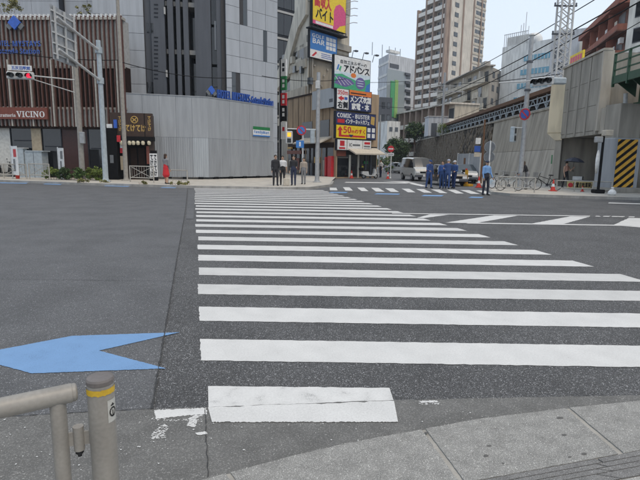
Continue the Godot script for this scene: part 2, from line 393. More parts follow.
func _ready() -> void:
	rng.seed = 77
	cam_basis = Basis(Vector3.RIGHT, -atan((240.0 - HOR) / FOC)) * Basis(Vector3.BACK, ROLL)
	var cam := Camera3D.new()
	cam.name = "camera"
	cam.transform = Transform3D(cam_basis, Vector3(0, EYE, 0))
	cam.fov = rad_to_deg(2.0 * atan(240.0 / FOC)); cam.near = 0.05; cam.far = 3000.0
	add_child(cam)
	cam.current = true
	var sm := ProceduralSkyMaterial.new()
	sm.sky_top_color = Color(0.792, 0.852, 0.922); sm.sky_horizon_color = Color(0.872, 0.907, 0.948); sm.sky_curve = 0.2
	sm.ground_bottom_color = Color(0.4, 0.4, 0.4); sm.ground_horizon_color = Color(0.75, 0.78, 0.8); sm.sun_angle_max = 0.0
	sm.energy_multiplier = 1.0
	sm.sky_cover = cloud_cover(); sm.sky_cover_modulate = Color(1, 1, 1, 0.08)
	var sky := Sky.new(); sky.sky_material = sm
	var env := Environment.new()
	env.background_mode = Environment.BG_SKY; env.sky = sky
	env.tonemap_mode = Environment.TONE_MAPPER_LINEAR; env.tonemap_exposure = 1.25
	env.sdfgi_enabled = true; env.ssao_enabled = true; env.ssil_enabled = true
	env.fog_enabled = true; env.fog_density = 0.0004; env.fog_light_color = Color(0.86, 0.9, 0.95)
	var we := WorldEnvironment.new(); we.name = "environment"; we.environment = env
	add_child(we)
	var sun := DirectionalLight3D.new()
	sun.name = "sun"
	sun.light_energy = 0.5; sun.light_angular_distance = 25.0; sun.light_color = Color(1.0, 0.942, 0.868); sun.shadow_enabled = true
	sun.rotation_degrees = Vector3(-62, 40, 0)
	add_child(sun)
	make_textures()
	make_materials()
	make_ground()
	make_markings()
	make_near_pavement()
	make_guard_rail()
	make_far_pavements()
	more()
func cloud_cover() -> ImageTexture:
	var n := FastNoiseLite.new(); n.seed = 14; n.frequency = 0.006; n.fractal_octaves = 5
	var im := n.get_seamless_image(1024, 512); im.convert(Image.FORMAT_RGBA8)
	return ImageTexture.create_from_image(im)
func make_materials() -> void:
	relief(mat("asphalt_open", lin(0.68, 0.69, 0.715), 0.85, tx.asphalt_open, Vector3.ONE * 0.72, tx.road_wear, Vector3.ONE * 0.11), tx.asphalt_open_h, 0.5)
	relief(mat("asphalt_dense", lin(0.80, 0.82, 0.865), 0.74, tx.asphalt_dense, Vector3.ONE * 0.72, tx.road_wear, Vector3.ONE * 0.13), tx.asphalt_dense_h, 0.3)
	relief(mat("asphalt_gutter", lin(0.84, 0.835, 0.81), 0.85, tx.asphalt_smooth, Vector3.ONE * 1.1, tx.road_wear, Vector3.ONE * 0.5), tx.asphalt_smooth_h, 0.1)
	relief(mat("aggregate", lin(0.74, 0.735, 0.705), 0.85, tx.aggregate, Vector3.ONE * 1.3, tx.blotch, Vector3.ONE * 0.6), tx.aggregate_h, 0.12)
	relief(mat("aggregate_pale", lin(0.88, 0.87, 0.83), 0.85, tx.aggregate, Vector3.ONE * 1.2, tx.blotch, Vector3.ONE * 0.8), tx.aggregate_h, 0.1)
	relief(mat("aggregate_dark", lin(0.5, 0.495, 0.49), 0.85, tx.aggregate, Vector3.ONE * 1.4, tx.blotch, Vector3.ONE * 0.8), tx.aggregate_h, 0.1)
	mat("paint_grey", lin(0.69, 0.69, 0.68), 0.6, tx.paint_worn, Vector3.ONE * 0.47, tx.soft, Vector3.ONE * 0.8)
	mat("paint_white", lin(0.76, 0.76, 0.75), 0.6, tx.paint_worn, Vector3.ONE * 0.41, tx.soft, Vector3.ONE * 0.9)
	mat("paint_pitted", lin(0.78, 0.78, 0.77), 0.6, tx.paint_pitted, Vector3.ONE * 0.9, tx.soft, Vector3.ONE * 0.9)
	mat("paint_blue", lin(0.2, 0.375, 0.66), 0.7, tx.paint_chipped, Vector3.ONE * 0.6, tx.soft, Vector3.ONE * 2.3)
	mat("bitumen", lin(0.035, 0.035, 0.036), 0.8)
	plain("mortar", 0.37, 0.355, 0.325, 0.9)
	plain("mortar_dark", 0.12, 0.118, 0.115, 0.9)
	plain("rail_paint", 0.29, 0.275, 0.25, 0.48)
	plain("rail_cap", 0.16, 0.145, 0.14, 0.45)
	plain("reflect_yellow", 0.62, 0.40, 0.03, 0.5)
	plain("sticker_white", 0.5, 0.5, 0.47, 0.5)
	plain("black_rubber", 0.015, 0.015, 0.016, 0.7)
	wall("kerb_stone", 0.36, 0.35, 0.33)
	relief(mat("pavement_far", lin(0.5, 0.47, 0.42), 0.9, tx.grain, Vector3.ONE * 0.6, tx.blotch, Vector3.ONE * 0.12), tx.fine, 0.1)
func wavy(a: Vector3, b: Vector3, amp: float, step: float) -> Array: # a line with an uneven edge
	var out := [a]
	var k := int(a.distance_to(b) / step)
	var s := (b - a).cross(Vector3.UP).normalized()
	for i in range(1, k): out.append(a.lerp(b, float(i) / k) + s * rng.randf_range(-amp, amp))
	out.append(b)
	return out
func rough_poly(pts: Array, amp: float, step: float) -> Array:
	var out := []
	for i in pts.size():
		var w := wavy(pts[i], pts[(i + 1) % pts.size()], amp, step)
		w.pop_back()
		out.append_array(w)
	return out
func gpx(list: Array, h := 0.0) -> Array:
	var out := []
	for p in list: out.append(gp(p[0], p[1], h))
	return out
func lay(parent: Node, called: String, m: Material, pts: Array, y: float) -> MeshInstance3D:
	var mb := MB.new()
	mb.sheet(pts, y)
	if mb.v.size() == 0:
		mb.sheet([pts[0], pts[1], pts[2]], y)
	return build(mb, called, m, parent)
var seam_px := [[187.5, 188], [186, 205], [184, 219], [176, 264], [170.6, 297.5], [165, 331], [158, 372], [152, 409.6]]
var gut_px := [[-260, 432], [0, 418], [88, 412.5], [154, 409.5], [208, 407.6], [327, 403], [391, 400.6], [640, 395.6], [900, 391]]
var kerb_px := [[-60, 590], [120, 507], [200, 480], [297.5, 454.5], [350, 442.5], [417.5, 430], [475, 419.3], [565, 408], [640, 400.5], [780, 388.5], [960, 377]]
func make_ground() -> void:
	var g := lay(self, "ground", mats.asphalt_dense, [Vector3(-1500, 0, 60), Vector3(1500, 0, 60), Vector3(1500, 0, -2500), Vector3(-1500, 0, -2500)], -0.012)
	g.set_meta("kind", "structure")
	var road := setting("road")
	lay(road, "crossing_asphalt", mats.asphalt_open, [Vector3(-14, 0, -2), Vector3(-12, 0, -31), Vector3(9, 0, -28), Vector3(22, 0, -16.2), Vector3(22, 0, -2)], -0.004)
	var seam := gpx(seam_px)
	var left := [Vector3(-60, 0, -2.6), Vector3(-60, 0, -40)]
	left.append(Vector3(-7.1, 0, -29)); left.append_array(seam); left.append(Vector3(-1.2, 0, -2.6))
	lay(road, "resurfaced_lane", mats.asphalt_dense, left, 0.0)
	# the strip along the near kerb, laid later
	var gut := []
	for i in gut_px.size() - 1:
		var w := wavy(gp(gut_px[i][0], gut_px[i][1]), gp(gut_px[i + 1][0], gut_px[i + 1][1]), 0.006, 0.035)
		w.pop_back(); gut.append_array(w)
	gut.append_array([Vector3(5, 0, -3.4), Vector3(5, 0, 2), Vector3(-6, 0, 2)])
	lay(road, "gutter_strip", mats.asphalt_gutter, gut, 0.004)
	# joints run over with bitumen
	var joints := [seam_px, [[-80, 279], [15, 279.5], [90, 280.4], [172, 281.4]], [[205, 407.8], [208, 478]], [[0, 418], [88, 412.5], [154, 409.5]]]
	var wid := [0.009, 0.005, 0.004, 0.005]
	for j in joints.size():
		var mb := MB.new()
		var pts := []
		for i in joints[j].size() - 1:
			var w := wavy(gp(joints[j][i][0], joints[j][i][1]), gp(joints[j][i + 1][0], joints[j][i + 1][1]), 0.004, 0.04)
			if i < joints[j].size() - 2: w.pop_back()
			pts.append_array(w)
		for i in pts.size() - 1:
			var s: Vector3 = (pts[i + 1] - pts[i]).cross(Vector3.UP).normalized() * wid[j] * rng.randf_range(0.25, 1.0)
			mb.sheet([pts[i] + s, pts[i + 1] + s, pts[i + 1] - s, pts[i] - s], 0.007)
		build(mb, "bitumen_joint", mats.bitumen, road)
	lay(road, "patch", mats.asphalt_dense, gpx([[188.5, 190], [195, 190], [193.5, 219], [186, 219]]), 0.004)
func stripe_poly(a: Vector3, b: Vector3, c: Vector3, d: Vector3, amp: float, step: float) -> Array:
	return rough_poly([a, b, c, d], amp, step)
func make_markings() -> void:
	var cw := setting("zebra_crossing")
	# rows of the photograph where the left ends of the stripes start and stop; the stripes run across the view
	var per := 0.606 * EYE
	var zc := -gp(202, 349).z
	var lx0 := gp(202, 349); var lx1 := gp(196, 216)
	var sl := (lx1.x - lx0.x) / (lx1.z - lx0.z)
	var r0 := gp(595.6, 267); var r1 := gp(430.6, 220.5)
	var sr := (r1.x - r0.x) / (r1.z - r0.z)
	for i in range(0, 24):
		var z: float = zc + per * i
		var zn := -(z - 0.235); var zf := -(z + 0.235)
		if i == 0: pass
		var xl := func(zz: float) -> float: return lx0.x + sl * (zz - lx0.z)
		var xr := func(zz: float) -> float: return r0.x + sr * (zz - r0.z)
		var jit := rng.randf_range(-0.03, 0.03)
		var far := clampf(z / 25.0, 0, 1)
		lay(cw, "stripe", mats.paint_grey if i in [2, 3, 6, 8, 11] else mats.paint_white, stripe_poly(Vector3(xl.call(zn) + jit, 0, zn), Vector3(xr.call(zn), 0, zn), Vector3(xr.call(zf), 0, zf), Vector3(xl.call(zf) + jit, 0, zf), 0.0045 + 0.006 * far, 0.014 + 0.2 * far), 0.0)
	# the short stripe at the kerb, cracked along the edge of the gutter strip
	var crack := wavy(gp(208.5, 407.2), gp(393.5, 400.4), 0.008, 0.04)
	var up := [gp(208, 386), gp(389.5, 387.8)]
	var upper := wavy(up[0], up[1], 0.005, 0.05)
	var low := wavy(gp(398, 423), gp(212, 423.2), 0.006, 0.009)
	var p1 := upper.duplicate()
	var cr := crack.duplicate(); cr.reverse()
	p1.append_array(cr)
	lay(cw, "stripe", mats.paint_pitted, p1, 0.0)
	var p2 := []
	for q in crack: p2.append(q + Vector3(0, 0, rng.randf_range(0.012, 0.024)))
	p2.append_array(low)
	lay(cw, "stripe", mats.paint_white, p2, 0.0085)
	var worn := setting("worn_paint")
	for q in [[[154.5, 411], [206.5, 408.6], [207, 415], [186, 416.5], [156, 420]], [[151, 440], [153, 433], [161, 426], [167, 425], [169, 430], [165, 433], [166, 439]], [[187, 427], [191, 419], [197, 421], [195, 428]], [[196, 434], [206, 432.5], [207, 435], [198, 436]], [[186, 421], [196, 415.5], [203, 416.5], [194, 420]], [[418, 401.7], [437, 401.2], [439, 402.6], [421, 403.6]]]:
		var solid: bool = q[0][0] == 154.5 or q[0][0] == 418
		var g3 := gpx(q)
		if solid: lay(worn, "paint_fragment", mats.paint_pitted, rough_poly(g3, 0.006, 0.008), 0.0062)
		# where the paint has broken up only crumbs of it are left
		var flat := PackedVector2Array()
		var lo := Vector2(99, 99); var hi := Vector2(-99, -99)
		for v in g3:
			flat.append(Vector2(v.x, v.z)); lo = lo.min(Vector2(v.x, v.z)); hi = hi.max(Vector2(v.x, v.z))
		for k in (40 if solid else 260):
			var c := Vector2(rng.randf_range(lo.x, hi.x), rng.randf_range(lo.y, hi.y))
			if not solid and not Geometry2D.is_point_in_polygon(c, flat): continue
			if solid: c.y = hi.y + rng.randf_range(-0.01, 0.02)
			var rr := rng.randf_range(0.0015, 0.0065)
			var pl := []
			for i in 7: pl.append(Vector3(c.x + cos(i * TAU / 7) * rr * rng.randf_range(0.7, 1.5), 0, c.y + sin(i * TAU / 7) * rr * rng.randf_range(0.6, 1.0)))
			lay(worn, "paint_fleck", mats.paint_white, pl, 0.0062 + 0.000004 * k)
	for k in 46: # flecks of paint left on the gutter strip
		var o := gp(rng.randf_range(130, 480), rng.randf_range(412, 452))
		if k > 24: o = gp(rng.randf_range(0, 160), rng.randf_range(420, 475))
		var pl := []
		var rr := rng.randf_range(0.002, 0.006)
		for i in 6: pl.append(o + Vector3(cos(i * TAU / 6) * rr * rng.randf_range(0.6, 1.6), 0, sin(i * TAU / 6 + 0.1) * rr))
		lay(worn, "paint_fleck", mats.paint_white, pl, 0.0095)
	var ca := lay(self, "cycle_lane_arrow", mats.paint_blue, rough_poly(gpx([[-31, 356.5], [0, 350], [72, 336.2], [180, 332.6], [99, 351], [166, 368.8], [32, 373.8], [0, 365.4]]), 0.003, 0.015), 0.004)
	ca.set_meta("kind", "structure")
	for q in [[[0, 182.4], [28, 183], [26, 183.8], [0, 183.3]], [[45, 183.6], [62, 184.2], [60, 185], [43, 184.4]], [[106, 185.2], [131, 186], [128, 187], [104, 186.2]], [[164, 187], [177, 187.3], [175, 188.3], [160, 188]], [[331, 192], [348, 192.2], [346, 193.2], [329, 193]], [[377, 193.4], [400, 193.8], [398, 194.9], [374, 194.4]], [[424, 195], [444, 195.4], [441, 196.6], [421, 196.2]], [[471, 196.8], [484, 197], [482, 198.2], [468, 197.9]]]:
		var d := lay(self, "cycle_lane_dash", mats.paint_blue, rough_poly(gpx(q), 0.02, 0.3), 0.008)
		d.set_meta("kind", "structure")
	var far := setting("far_zebra_crossing")
	for q in [[329.5, 336.5, 330, 337.5, 187.7, 190.2], [343, 349.5, 345.5, 353, 187.2, 190.5], [357, 364, 361.5, 368.5, 187.5, 191], [371, 378.5, 376, 384.5, 187.8, 191.5], [385, 393, 391, 399, 188.2, 191.8], [401.5, 409, 408, 415.5, 188.6, 192.2], [416, 424, 424, 432, 189, 192.6], [431, 439.5, 440, 447.5, 189.4, 193], [447, 455, 456, 464, 189.6, 193.4], [460, 469, 471, 480, 190, 193.8], [476, 484, 487, 497, 190.4, 194.2]]:
		lay(far, "stripe", mats.paint_white, rough_poly(gpx([[q[0], q[4]], [q[1], q[4] + 0.1], [q[3], q[5] + 0.1], [q[2], q[5]]]), 0.012, 0.3), 0.0)
	var ha := setting("hatched_road_marking")
	for q in [[[417, 217.8], [424, 218], [453, 214.2], [431, 214]], [[445, 222.6], [475, 223.2], [520, 215.3], [494, 215.2]], [[531, 223.7], [562, 224.4], [590, 216.6], [571, 216.2]], [[613, 225.2], [646, 227.8], [690, 219.2], [629, 217.9]], [[720, 229], [760, 230.5], [800, 221.5], [760, 221]]]:
		lay(ha, "hatch_stripe", mats.paint_white, rough_poly(gpx(q), 0.01, 0.1), 0.0)
	lay(ha, "edge_line", mats.paint_white, rough_poly(gpx([[470, 222.7], [632, 225.2], [632, 226.1], [466, 223.6]]), 0.012, 0.15), 0.004)
	lay(ha, "edge_line", mats.paint_white, rough_poly(gpx([[628, 224.9], [700, 233], [712, 233], [634, 226]]), 0.012, 0.15), 0.008)
	lay(ha, "edge_line", mats.paint_white, rough_poly(gpx([[392, 213.2], [590, 216], [590, 216.7], [392, 213.9]]), 0.012, 0.15), 0.0095)
	for x in [596, 604, 612, 618, 629, 641, 655]:
		lay(ha, "edge_dash", mats.paint_white, rough_poly(gpx([[x, 216.1 + (x - 596) * 0.018], [x + rng.randf_range(3, 7), 216.2 + (x - 596) * 0.018], [x + 5, 217 + (x - 596) * 0.018], [x - 1, 216.8 + (x - 596) * 0.018]]), 0.02, 0.1), 0.0095)
	var ln := setting("lane_lines")
	for q in [[[609, 202.6], [660, 204.2], [660, 205.2], [608, 203.5]], [[346, 182], [412, 182.8], [410, 183.7], [344, 182.8]], [[382, 181.3], [408, 181.5], [428, 186.5], [421, 186.5], [404, 182.6]]]:
		lay(ln, "line", mats.paint_white, rough_poly(gpx(q), 0.02, 0.3), 0.008)
func make_near_pavement() -> void:
	var h := 0.028
	var pv := setting("near_pavement")
	var K := gpx(kerb_px, h)
	lay(pv, "mortar_bed", mats.mortar, K + [Vector3(8, 0, 6), Vector3(-8, 0, 6)], h - 0.007)
	var curve := func(x: float) -> float:
		for i in kerb_px.size() - 1:
			if x <= kerb_px[i + 1][0]: return lerpf(kerb_px[i][1], kerb_px[i + 1][1], (x - kerb_px[i][0]) / (kerb_px[i + 1][0] - kerb_px[i][0]))
		return 377.0
	var gl := func(x: float) -> float: return 480.0 - (x - 478.0) * 0.187
	var cuts := [[[-60, 590], [40, 640]], [[228, 472.7], [262, 520.5]], [[423.5, 428.9], [463, 482.8]], [[567.5, 407.7], [621, 453.3]], [[735, 392.4], [860, 408]]]
	for i in cuts.size() - 1:
		var a = cuts[i]; var b = cuts[i + 1]
		var pts := []
		var x0: float = a[0][0] + 2.2; var x1: float = b[0][0] - 2.2
		pts.append([x0, curve.call(x0)])
		for k in kerb_px:
			if k[0] > x0 + 2 and k[0] < x1 - 2: pts.append(k)
		pts.append([x1, curve.call(x1)])
		pts.append([b[1][0] - 2.9, b[1][1] + 0.4]); pts.append([a[1][0] + 2.9, a[1][1] - 0.4])
		var poly := []
		var raw := gpx(pts, h)
		for k in raw.size():
			var w := wavy(raw[k], raw[(k + 1) % raw.size()], 0.0025, 0.03)
			w.pop_back(); poly.append_array(w)
		var mb := MB.new()
		mb.slab(poly, -0.1, h)
		build(mb, "kerb_slab", mats.aggregate, pv)
	# grooved edging and the paving behind it
	var bands := [[0.0, 4.3, "aggregate_dark"], [5.0, 9.2, "aggregate_dark"], [9.9, 14.2, "aggregate_dark"], [14.9, 23.0, "aggregate_dark"]]
	for bnd in bands:
		for seg in [[290, 431], [433, 596], [598, 790]]:
			var mb := MB.new()
			var off2: float = bnd[1] + 1.0
			mb.slab(gpx([[seg[0], gl.call(seg[0]) + bnd[0] * 1.05 + 1], [seg[1], gl.call(seg[1]) + bnd[0] * 1.05 + 1], [seg[1] + off2 * 1.0, gl.call(seg[1] + off2) + bnd[1] * 1.05 + 1], [seg[0] + off2, gl.call(seg[0] + off2) + bnd[1] * 1.05 + 1]], h), -0.05, h + 0.001)
			build(mb, "edging_bar", mats[bnd[2]], pv)
	for seg in [[300, 470], [473, 640], [643, 820]]:
		var mb := MB.new()
		mb.slab(gpx([[seg[0] + 26, gl.call(seg[0] + 26) + 26.5], [seg[1] + 26, gl.call(seg[1] + 26) + 26.5], [seg[1] + 80, gl.call(seg[1] + 80) + 95], [seg[0] + 80, gl.call(seg[0] + 80) + 95]], h), -0.05, h)
		build(mb, "paving_slab", mats.aggregate_pale, pv)
	for q in [[560, 418, 5, 2], [564, 435, 4, 2], [584, 454, 4, 2], [486, 456, 4, 2.6], [503, 463.5, 2, 1.3], [426, 433, 3, 2], [570, 457, 3, 1.4], [489, 446, 4, 1.6]]:
		var pl := []
		for i in 9: pl.append([q[0] + cos(i * TAU / 9) * q[2] * 0.75 * rng.randf_range(0.7, 1.1), q[1] + sin(i * TAU / 9) * q[3] * 0.6 * rng.randf_range(0.7, 1.1)])
		lay(pv, "gum_spot", mats.mortar_dark, gpx(pl, h), h + 0.0015)
func make_guard_rail() -> void:
	var top := gp(100, 379, 0.82)
	var t := thing("bollard", "beige steel bollard with yellow band, dark cap and small sticker", "bollard", Transform3D(Basis.IDENTITY, Vector3(top.x, 0.0, top.z)))
	var R := 0.0455
	var mb := MB.new()
	mb.lathe(Vector3.ZERO, [[R, 0.0], [R, 0.805], [R - 0.003, 0.808]], 40)
	build(mb, "post", mats.rail_paint, t)
	mb = MB.new()
	mb.lathe(Vector3.ZERO, [[R - 0.004, 0.806], [R + 0.001, 0.808], [R + 0.0015, 0.822], [R - 0.002, 0.829], [R - 0.012, 0.832], [0.0, 0.8335]], 40)
	build(mb, "cap", mats.rail_cap, t)
	mb = MB.new()
	for i in 40: # the reflective band, chipped at its edges
		var u := TAU * i / 40; var w := TAU * (i + 1) / 40
		var lo := 0.774 + rng.randf_range(-0.001, 0.002); var hi := 0.796 + rng.randf_range(-0.002, 0.001)
		var eu := Vector3(cos(u), 0, sin(u)); var ew := Vector3(cos(w), 0, sin(w))
		mb.quad(eu * (R + 0.0012) + Vector3.UP * lo, ew * (R + 0.0012) + Vector3.UP * lo, ew * (R + 0.0012) + Vector3.UP * hi, eu * (R + 0.0012) + Vector3.UP * hi, (eu + ew).normalized())
	build(mb, "reflective_band", mats.reflect_yellow, t)
	mb = MB.new()
	var mk := MB.new()
	var facing := atan2(-top.z, -top.x) - 0.86
	var arc := func(m: MB, a0: float, a1: float, y0: float, y1: float, off: float) -> void:
		var k := 6
		for i in k:
			var u := facing + lerpf(a0, a1, float(i) / k) / R; var w := facing + lerpf(a0, a1, float(i + 1) / k) / R
			var eu := Vector3(cos(u), 0, sin(u)); var ew := Vector3(cos(w), 0, sin(w))
			m.quad(eu * (R + off) + Vector3.UP * y0, ew * (R + off) + Vector3.UP * y0, ew * (R + off) + Vector3.UP * y1, eu * (R + off) + Vector3.UP * y1, (eu + ew).normalized())
	arc.call(mb, -0.02, 0.02, 0.668, 0.752, 0.001)
	for i in 16:
		var u0 := TAU * i / 16; var rr := 0.0125
		arc.call(mk, cos(u0) * rr - 0.0025, cos(u0) * rr + 0.0025, 0.705 + sin(u0) * rr * 1.25 - 0.003, 0.705 + sin(u0) * rr * 1.25 + 0.003, 0.0018)
	arc.call(mk, -0.008, 0.008, 0.728, 0.733, 0.0018); arc.call(mk, -0.0025, 0.0025, 0.732, 0.738, 0.0018); arc.call(mk, -0.002, 0.002, 0.69, 0.712, 0.0018); arc.call(mk, 0.0, 0.008, 0.69, 0.694, 0.0018)
	var st := build(mb, "sticker", mats.sticker_white, t)
	build(mk, "printed_mark", mats.black_rubber, st)
	# the pipe barrier
	var e := gp(77, 391.5, 0.78); var f := gp(-60, 421, 0.78)
	var dir := (f - e).normalized()
	var g := thing("pipe_barrier", "beige pipe barrier with round top rail beside the bollard", "barrier", Transform3D(Basis.IDENTITY, Vector3(e.x, 0, e.z)))
	mb = MB.new()
	var L := 1.9
	mb.lathe(Vector3(0, e.y, 0), [[0.0, -0.0], [0.024, 0.0], [0.0285, 0.002], [0.0315, 0.006]], 28, dir)
	mb.lathe(Vector3(0, e.y, 0), [[0.0315, 0.006], [0.0315, 0.016], [0.0335, 0.017], [0.0335, L]], 28, dir)
	build(mb, "top_rail", mats.rail_paint, g)
	var lp := gp(63, 408, 0.74)
	var q := Vector3(dir.x, 0, dir.z) * 0.062
	for k in [q, q + Vector3(dir.x, 0, dir.z) * 1.7]:
		mb = MB.new()
		mb.lathe(k, [[0.0265, 0.0], [0.0265, 0.77]], 24)
		build(mb, "leg", mats.rail_paint, g)
	mb = MB.new()
	var bp := Vector3(top.x - e.x, 0, top.z - e.z)
	var mid := q.lerp(bp, 0.42) + Vector3.UP * 0.61
	mb.tube(mid - Vector3.UP * 0.045, mid + Vector3.UP * 0.045, 0.018, 0.018, 16)
	var side := (bp - q).normalized()
	mb.box((q + Vector3.UP * 0.61).lerp(mid, 0.55), Vector3((mid - q).slide(Vector3.UP).length() * 0.7, 0.05, 0.008), Basis(side, Vector3.UP, side.cross(Vector3.UP)))
	mb.box((bp + Vector3.UP * 0.605).lerp(mid, 0.5), Vector3((mid - bp).slide(Vector3.UP).length() * 0.86, 0.05, 0.008), Basis(side, Vector3.UP, side.cross(Vector3.UP)))
	build(mb, "hinge", mats.rail_paint, g)
	mb = MB.new()
	mb.tube(mid - Vector3.UP * 0.045, mid - Vector3.UP * 0.058, 0.014, 0.014, 6); mb.tube(mid - Vector3.UP * 0.058, mid - Vector3.UP * 0.07, 0.007, 0.007, 8)
	build(mb, "bolt", mats.black_rubber, g)
func kerbed(called: String, edge: Array, back: Array, h: float, m: Material, step: float) -> Node3D: # a raised pavement with a row of kerb stones along its edge
	var o := setting(called)
	var inner := []
	for i in edge.size():
		var d: Vector3 = (edge[min(i + 1, edge.size() - 1)] - edge[max(i - 1, 0)]).normalized()
		inner.append(edge[i] + d.cross(Vector3.DOWN) * 0.16 * (1.0 if d.cross(Vector3.DOWN).z < 0 else -1.0))
	lay(o, "paving", m, inner + back, h)
	var carry := 0.0
	for i in edge.size() - 1:
		var n := maxi(1, int(edge[i].distance_to(edge[i + 1]) / step))
		for k in n:
			var mb := MB.new()
			var a0 := float(k) / n; var a1 := (k + 1.0) / n - 0.012 / n
			var p: Array = [edge[i].lerp(edge[i + 1], a0), edge[i].lerp(edge[i + 1], a1), inner[i].lerp(inner[i + 1], a1), inner[i].lerp(inner[i + 1], a0)]
			mb.slab(p, -0.05, h + 0.006)
			build(mb, "kerb_stone", mats.kerb_stone, o)
	return o
func make_far_pavements() -> void:
	kerbed("far_pavement", [gp(-260, 171.5), gp(-60, 179.6), gp(0, 182), gp(80, 185), gp(165, 187.4), gp(190, 188), gp(240, 188.8), gp(282, 189.6), gp(312, 189.2), gp(332, 186.2), gp(334, 182.5)], [Vector3(1.6, 0, -48), Vector3(-3, 0, -62), Vector3(-30, 0, -62), Vector3(-60, 0, -45)], 0.12, mats.pavement_far, 0.6)
	kerbed("corner_pavement", [ground(475, 42), gp(489, 190), gp(494, 194.2), gp(510, 196), gp(545, 197.3), gp(580, 198.5), gp(640, 200.3), gp(760, 202)], [Vector3(30, 0, -40), Vector3(19, 0, -62), Vector3(15.2, 0, -62)], 0.12, mats.pavement_far, 0.6)

# ================= buildings =================
func make_building_materials() -> void:
	plain("fin_brown", 0.115, 0.050, 0.038, 0.6); plain("fin_light", 0.430, 0.410, 0.370, 0.6); plain("panel_light", 0.430, 0.430, 0.420, 0.5)
	plain("dark_brown", 0.03, 0.018, 0.014, 0.6); plain("door_red", 0.05, 0.014, 0.01, 0.45); plain("beige_wall", 0.42, 0.35, 0.25, 0.8)
	plain("white_wall", 0.6, 0.6, 0.57, 0.8); plain("black", 0.012, 0.012, 0.013, 0.6); plain("terracotta", 0.190, 0.050, 0.030, 0.6)
	plain("sign_white", 0.78, 0.79, 0.79, 0.5); plain("sign_blue", 0.03, 0.10, 0.42, 0.45); plain("logo_blue", 0.035, 0.13, 0.58, 0.4); plain("logo_grey", 0.16, 0.17, 0.18, 0.4)
	sheet_metal("slate", 0.075, 0.083, 0.100, 0.55); plain("slate_dark", 0.035, 0.039, 0.048, 0.55); sheet_metal("panel_grey", 0.389, 0.415, 0.453, 0.45); sheet_metal("panel_grey_b", 0.368, 0.394, 0.431, 0.45); plain("joint", 0.05, 0.05, 0.055, 0.8)
	sheet_metal("hoard_a", 0.316, 0.336, 0.360, 0.5); sheet_metal("hoard_b", 0.332, 0.352, 0.375, 0.5); sheet_metal("hoard_c", 0.297, 0.316, 0.340, 0.5); sheet_metal("hoard_d", 0.396, 0.427, 0.459, 0.5)
	plain("steel", 0.40, 0.41, 0.42, 0.45, 0.3); plain("steel_pale", 0.55, 0.56, 0.56, 0.5); plain("steel_blue", 0.40, 0.46, 0.50, 0.45); plain("concrete_pole", 0.33, 0.31, 0.28, 0.9)
	plain("gold", 0.55, 0.36, 0.10, 0.5); plain("lantern", 0.75, 0.68, 0.5, 0.6); plain("restaurant_brown", 0.05, 0.025, 0.015, 0.6)
	plain("green_sign", 0.015, 0.200, 0.060, 0.5); plain("red_sign", 0.55, 0.02, 0.03, 0.5); plain("orange_sign", 0.75, 0.20, 0.03, 0.5); plain("yellow_sign", 0.85, 0.62, 0.02, 0.5); plain("pink_sign", 0.72, 0.08, 0.24, 0.5); plain("navy_sign", 0.018, 0.03, 0.12, 0.5); plain("blue_bright", 0.04, 0.20, 0.55, 0.5); plain("purple", 0.15, 0.12, 0.33, 0.5); plain("hill_green", 0.06, 0.40, 0.20, 0.5); plain("ink", 0.025, 0.028, 0.035, 0.6); plain("sky_print", 0.62, 0.74, 0.82, 0.5)
	wall("old_wall", 0.621, 0.567, 0.472); wall("old_grey", 0.405, 0.385, 0.344); wall("old_tan", 0.459, 0.338, 0.223); wall("old_pale", 0.743, 0.702, 0.608); plain("awning", 0.55, 0.5, 0.42, 0.8)
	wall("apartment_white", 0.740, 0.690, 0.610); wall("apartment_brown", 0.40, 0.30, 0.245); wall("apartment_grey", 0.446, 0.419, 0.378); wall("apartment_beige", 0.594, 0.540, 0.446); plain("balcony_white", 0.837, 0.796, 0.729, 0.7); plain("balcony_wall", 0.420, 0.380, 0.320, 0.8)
	wall("office_white", 0.810, 0.824, 0.810); wall("office_grey", 0.594, 0.621, 0.661); wall("brick_red", 0.340, 0.125, 0.085); wall("brick_dark", 0.190, 0.085, 0.060); wall("white_tile", 0.837, 0.824, 0.769)
	wall("rail_concrete", 0.400, 0.365, 0.305); wall("rail_concrete_pale", 0.480, 0.445, 0.385); wall("rail_panel", 0.340, 0.320, 0.280); wall("rail_panel_dark", 0.257, 0.250, 0.236); wall("rail_dark", 0.300, 0.280, 0.250); wall("cream_pillar", 0.783, 0.675, 0.486)
	wall("stone_dark", 0.163, 0.132, 0.097); wall("stone_mid", 0.233, 0.186, 0.132); wall("stone_deep", 0.063, 0.053, 0.041)
	plain("bridge_green", 0.011, 0.062, 0.026, 0.5); plain("hazard_yellow", 0.72, 0.38, 0.015, 0.55); plain("rust", 0.16, 0.08, 0.04, 0.85)
	plain("net_green", 0.08, 0.36, 0.16, 0.6); plain("net_lime", 0.28, 0.48, 0.16, 0.6)
	for k in ["black", "slate_dark", "dark_brown", "ink"]: mats[k].metallic_specular = 0.2
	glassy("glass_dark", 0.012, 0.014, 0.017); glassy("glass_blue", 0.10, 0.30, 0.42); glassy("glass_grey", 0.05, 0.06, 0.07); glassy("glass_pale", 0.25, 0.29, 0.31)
func pick(list: Array) -> Variant:
	return list[rng.randi() % list.size()]
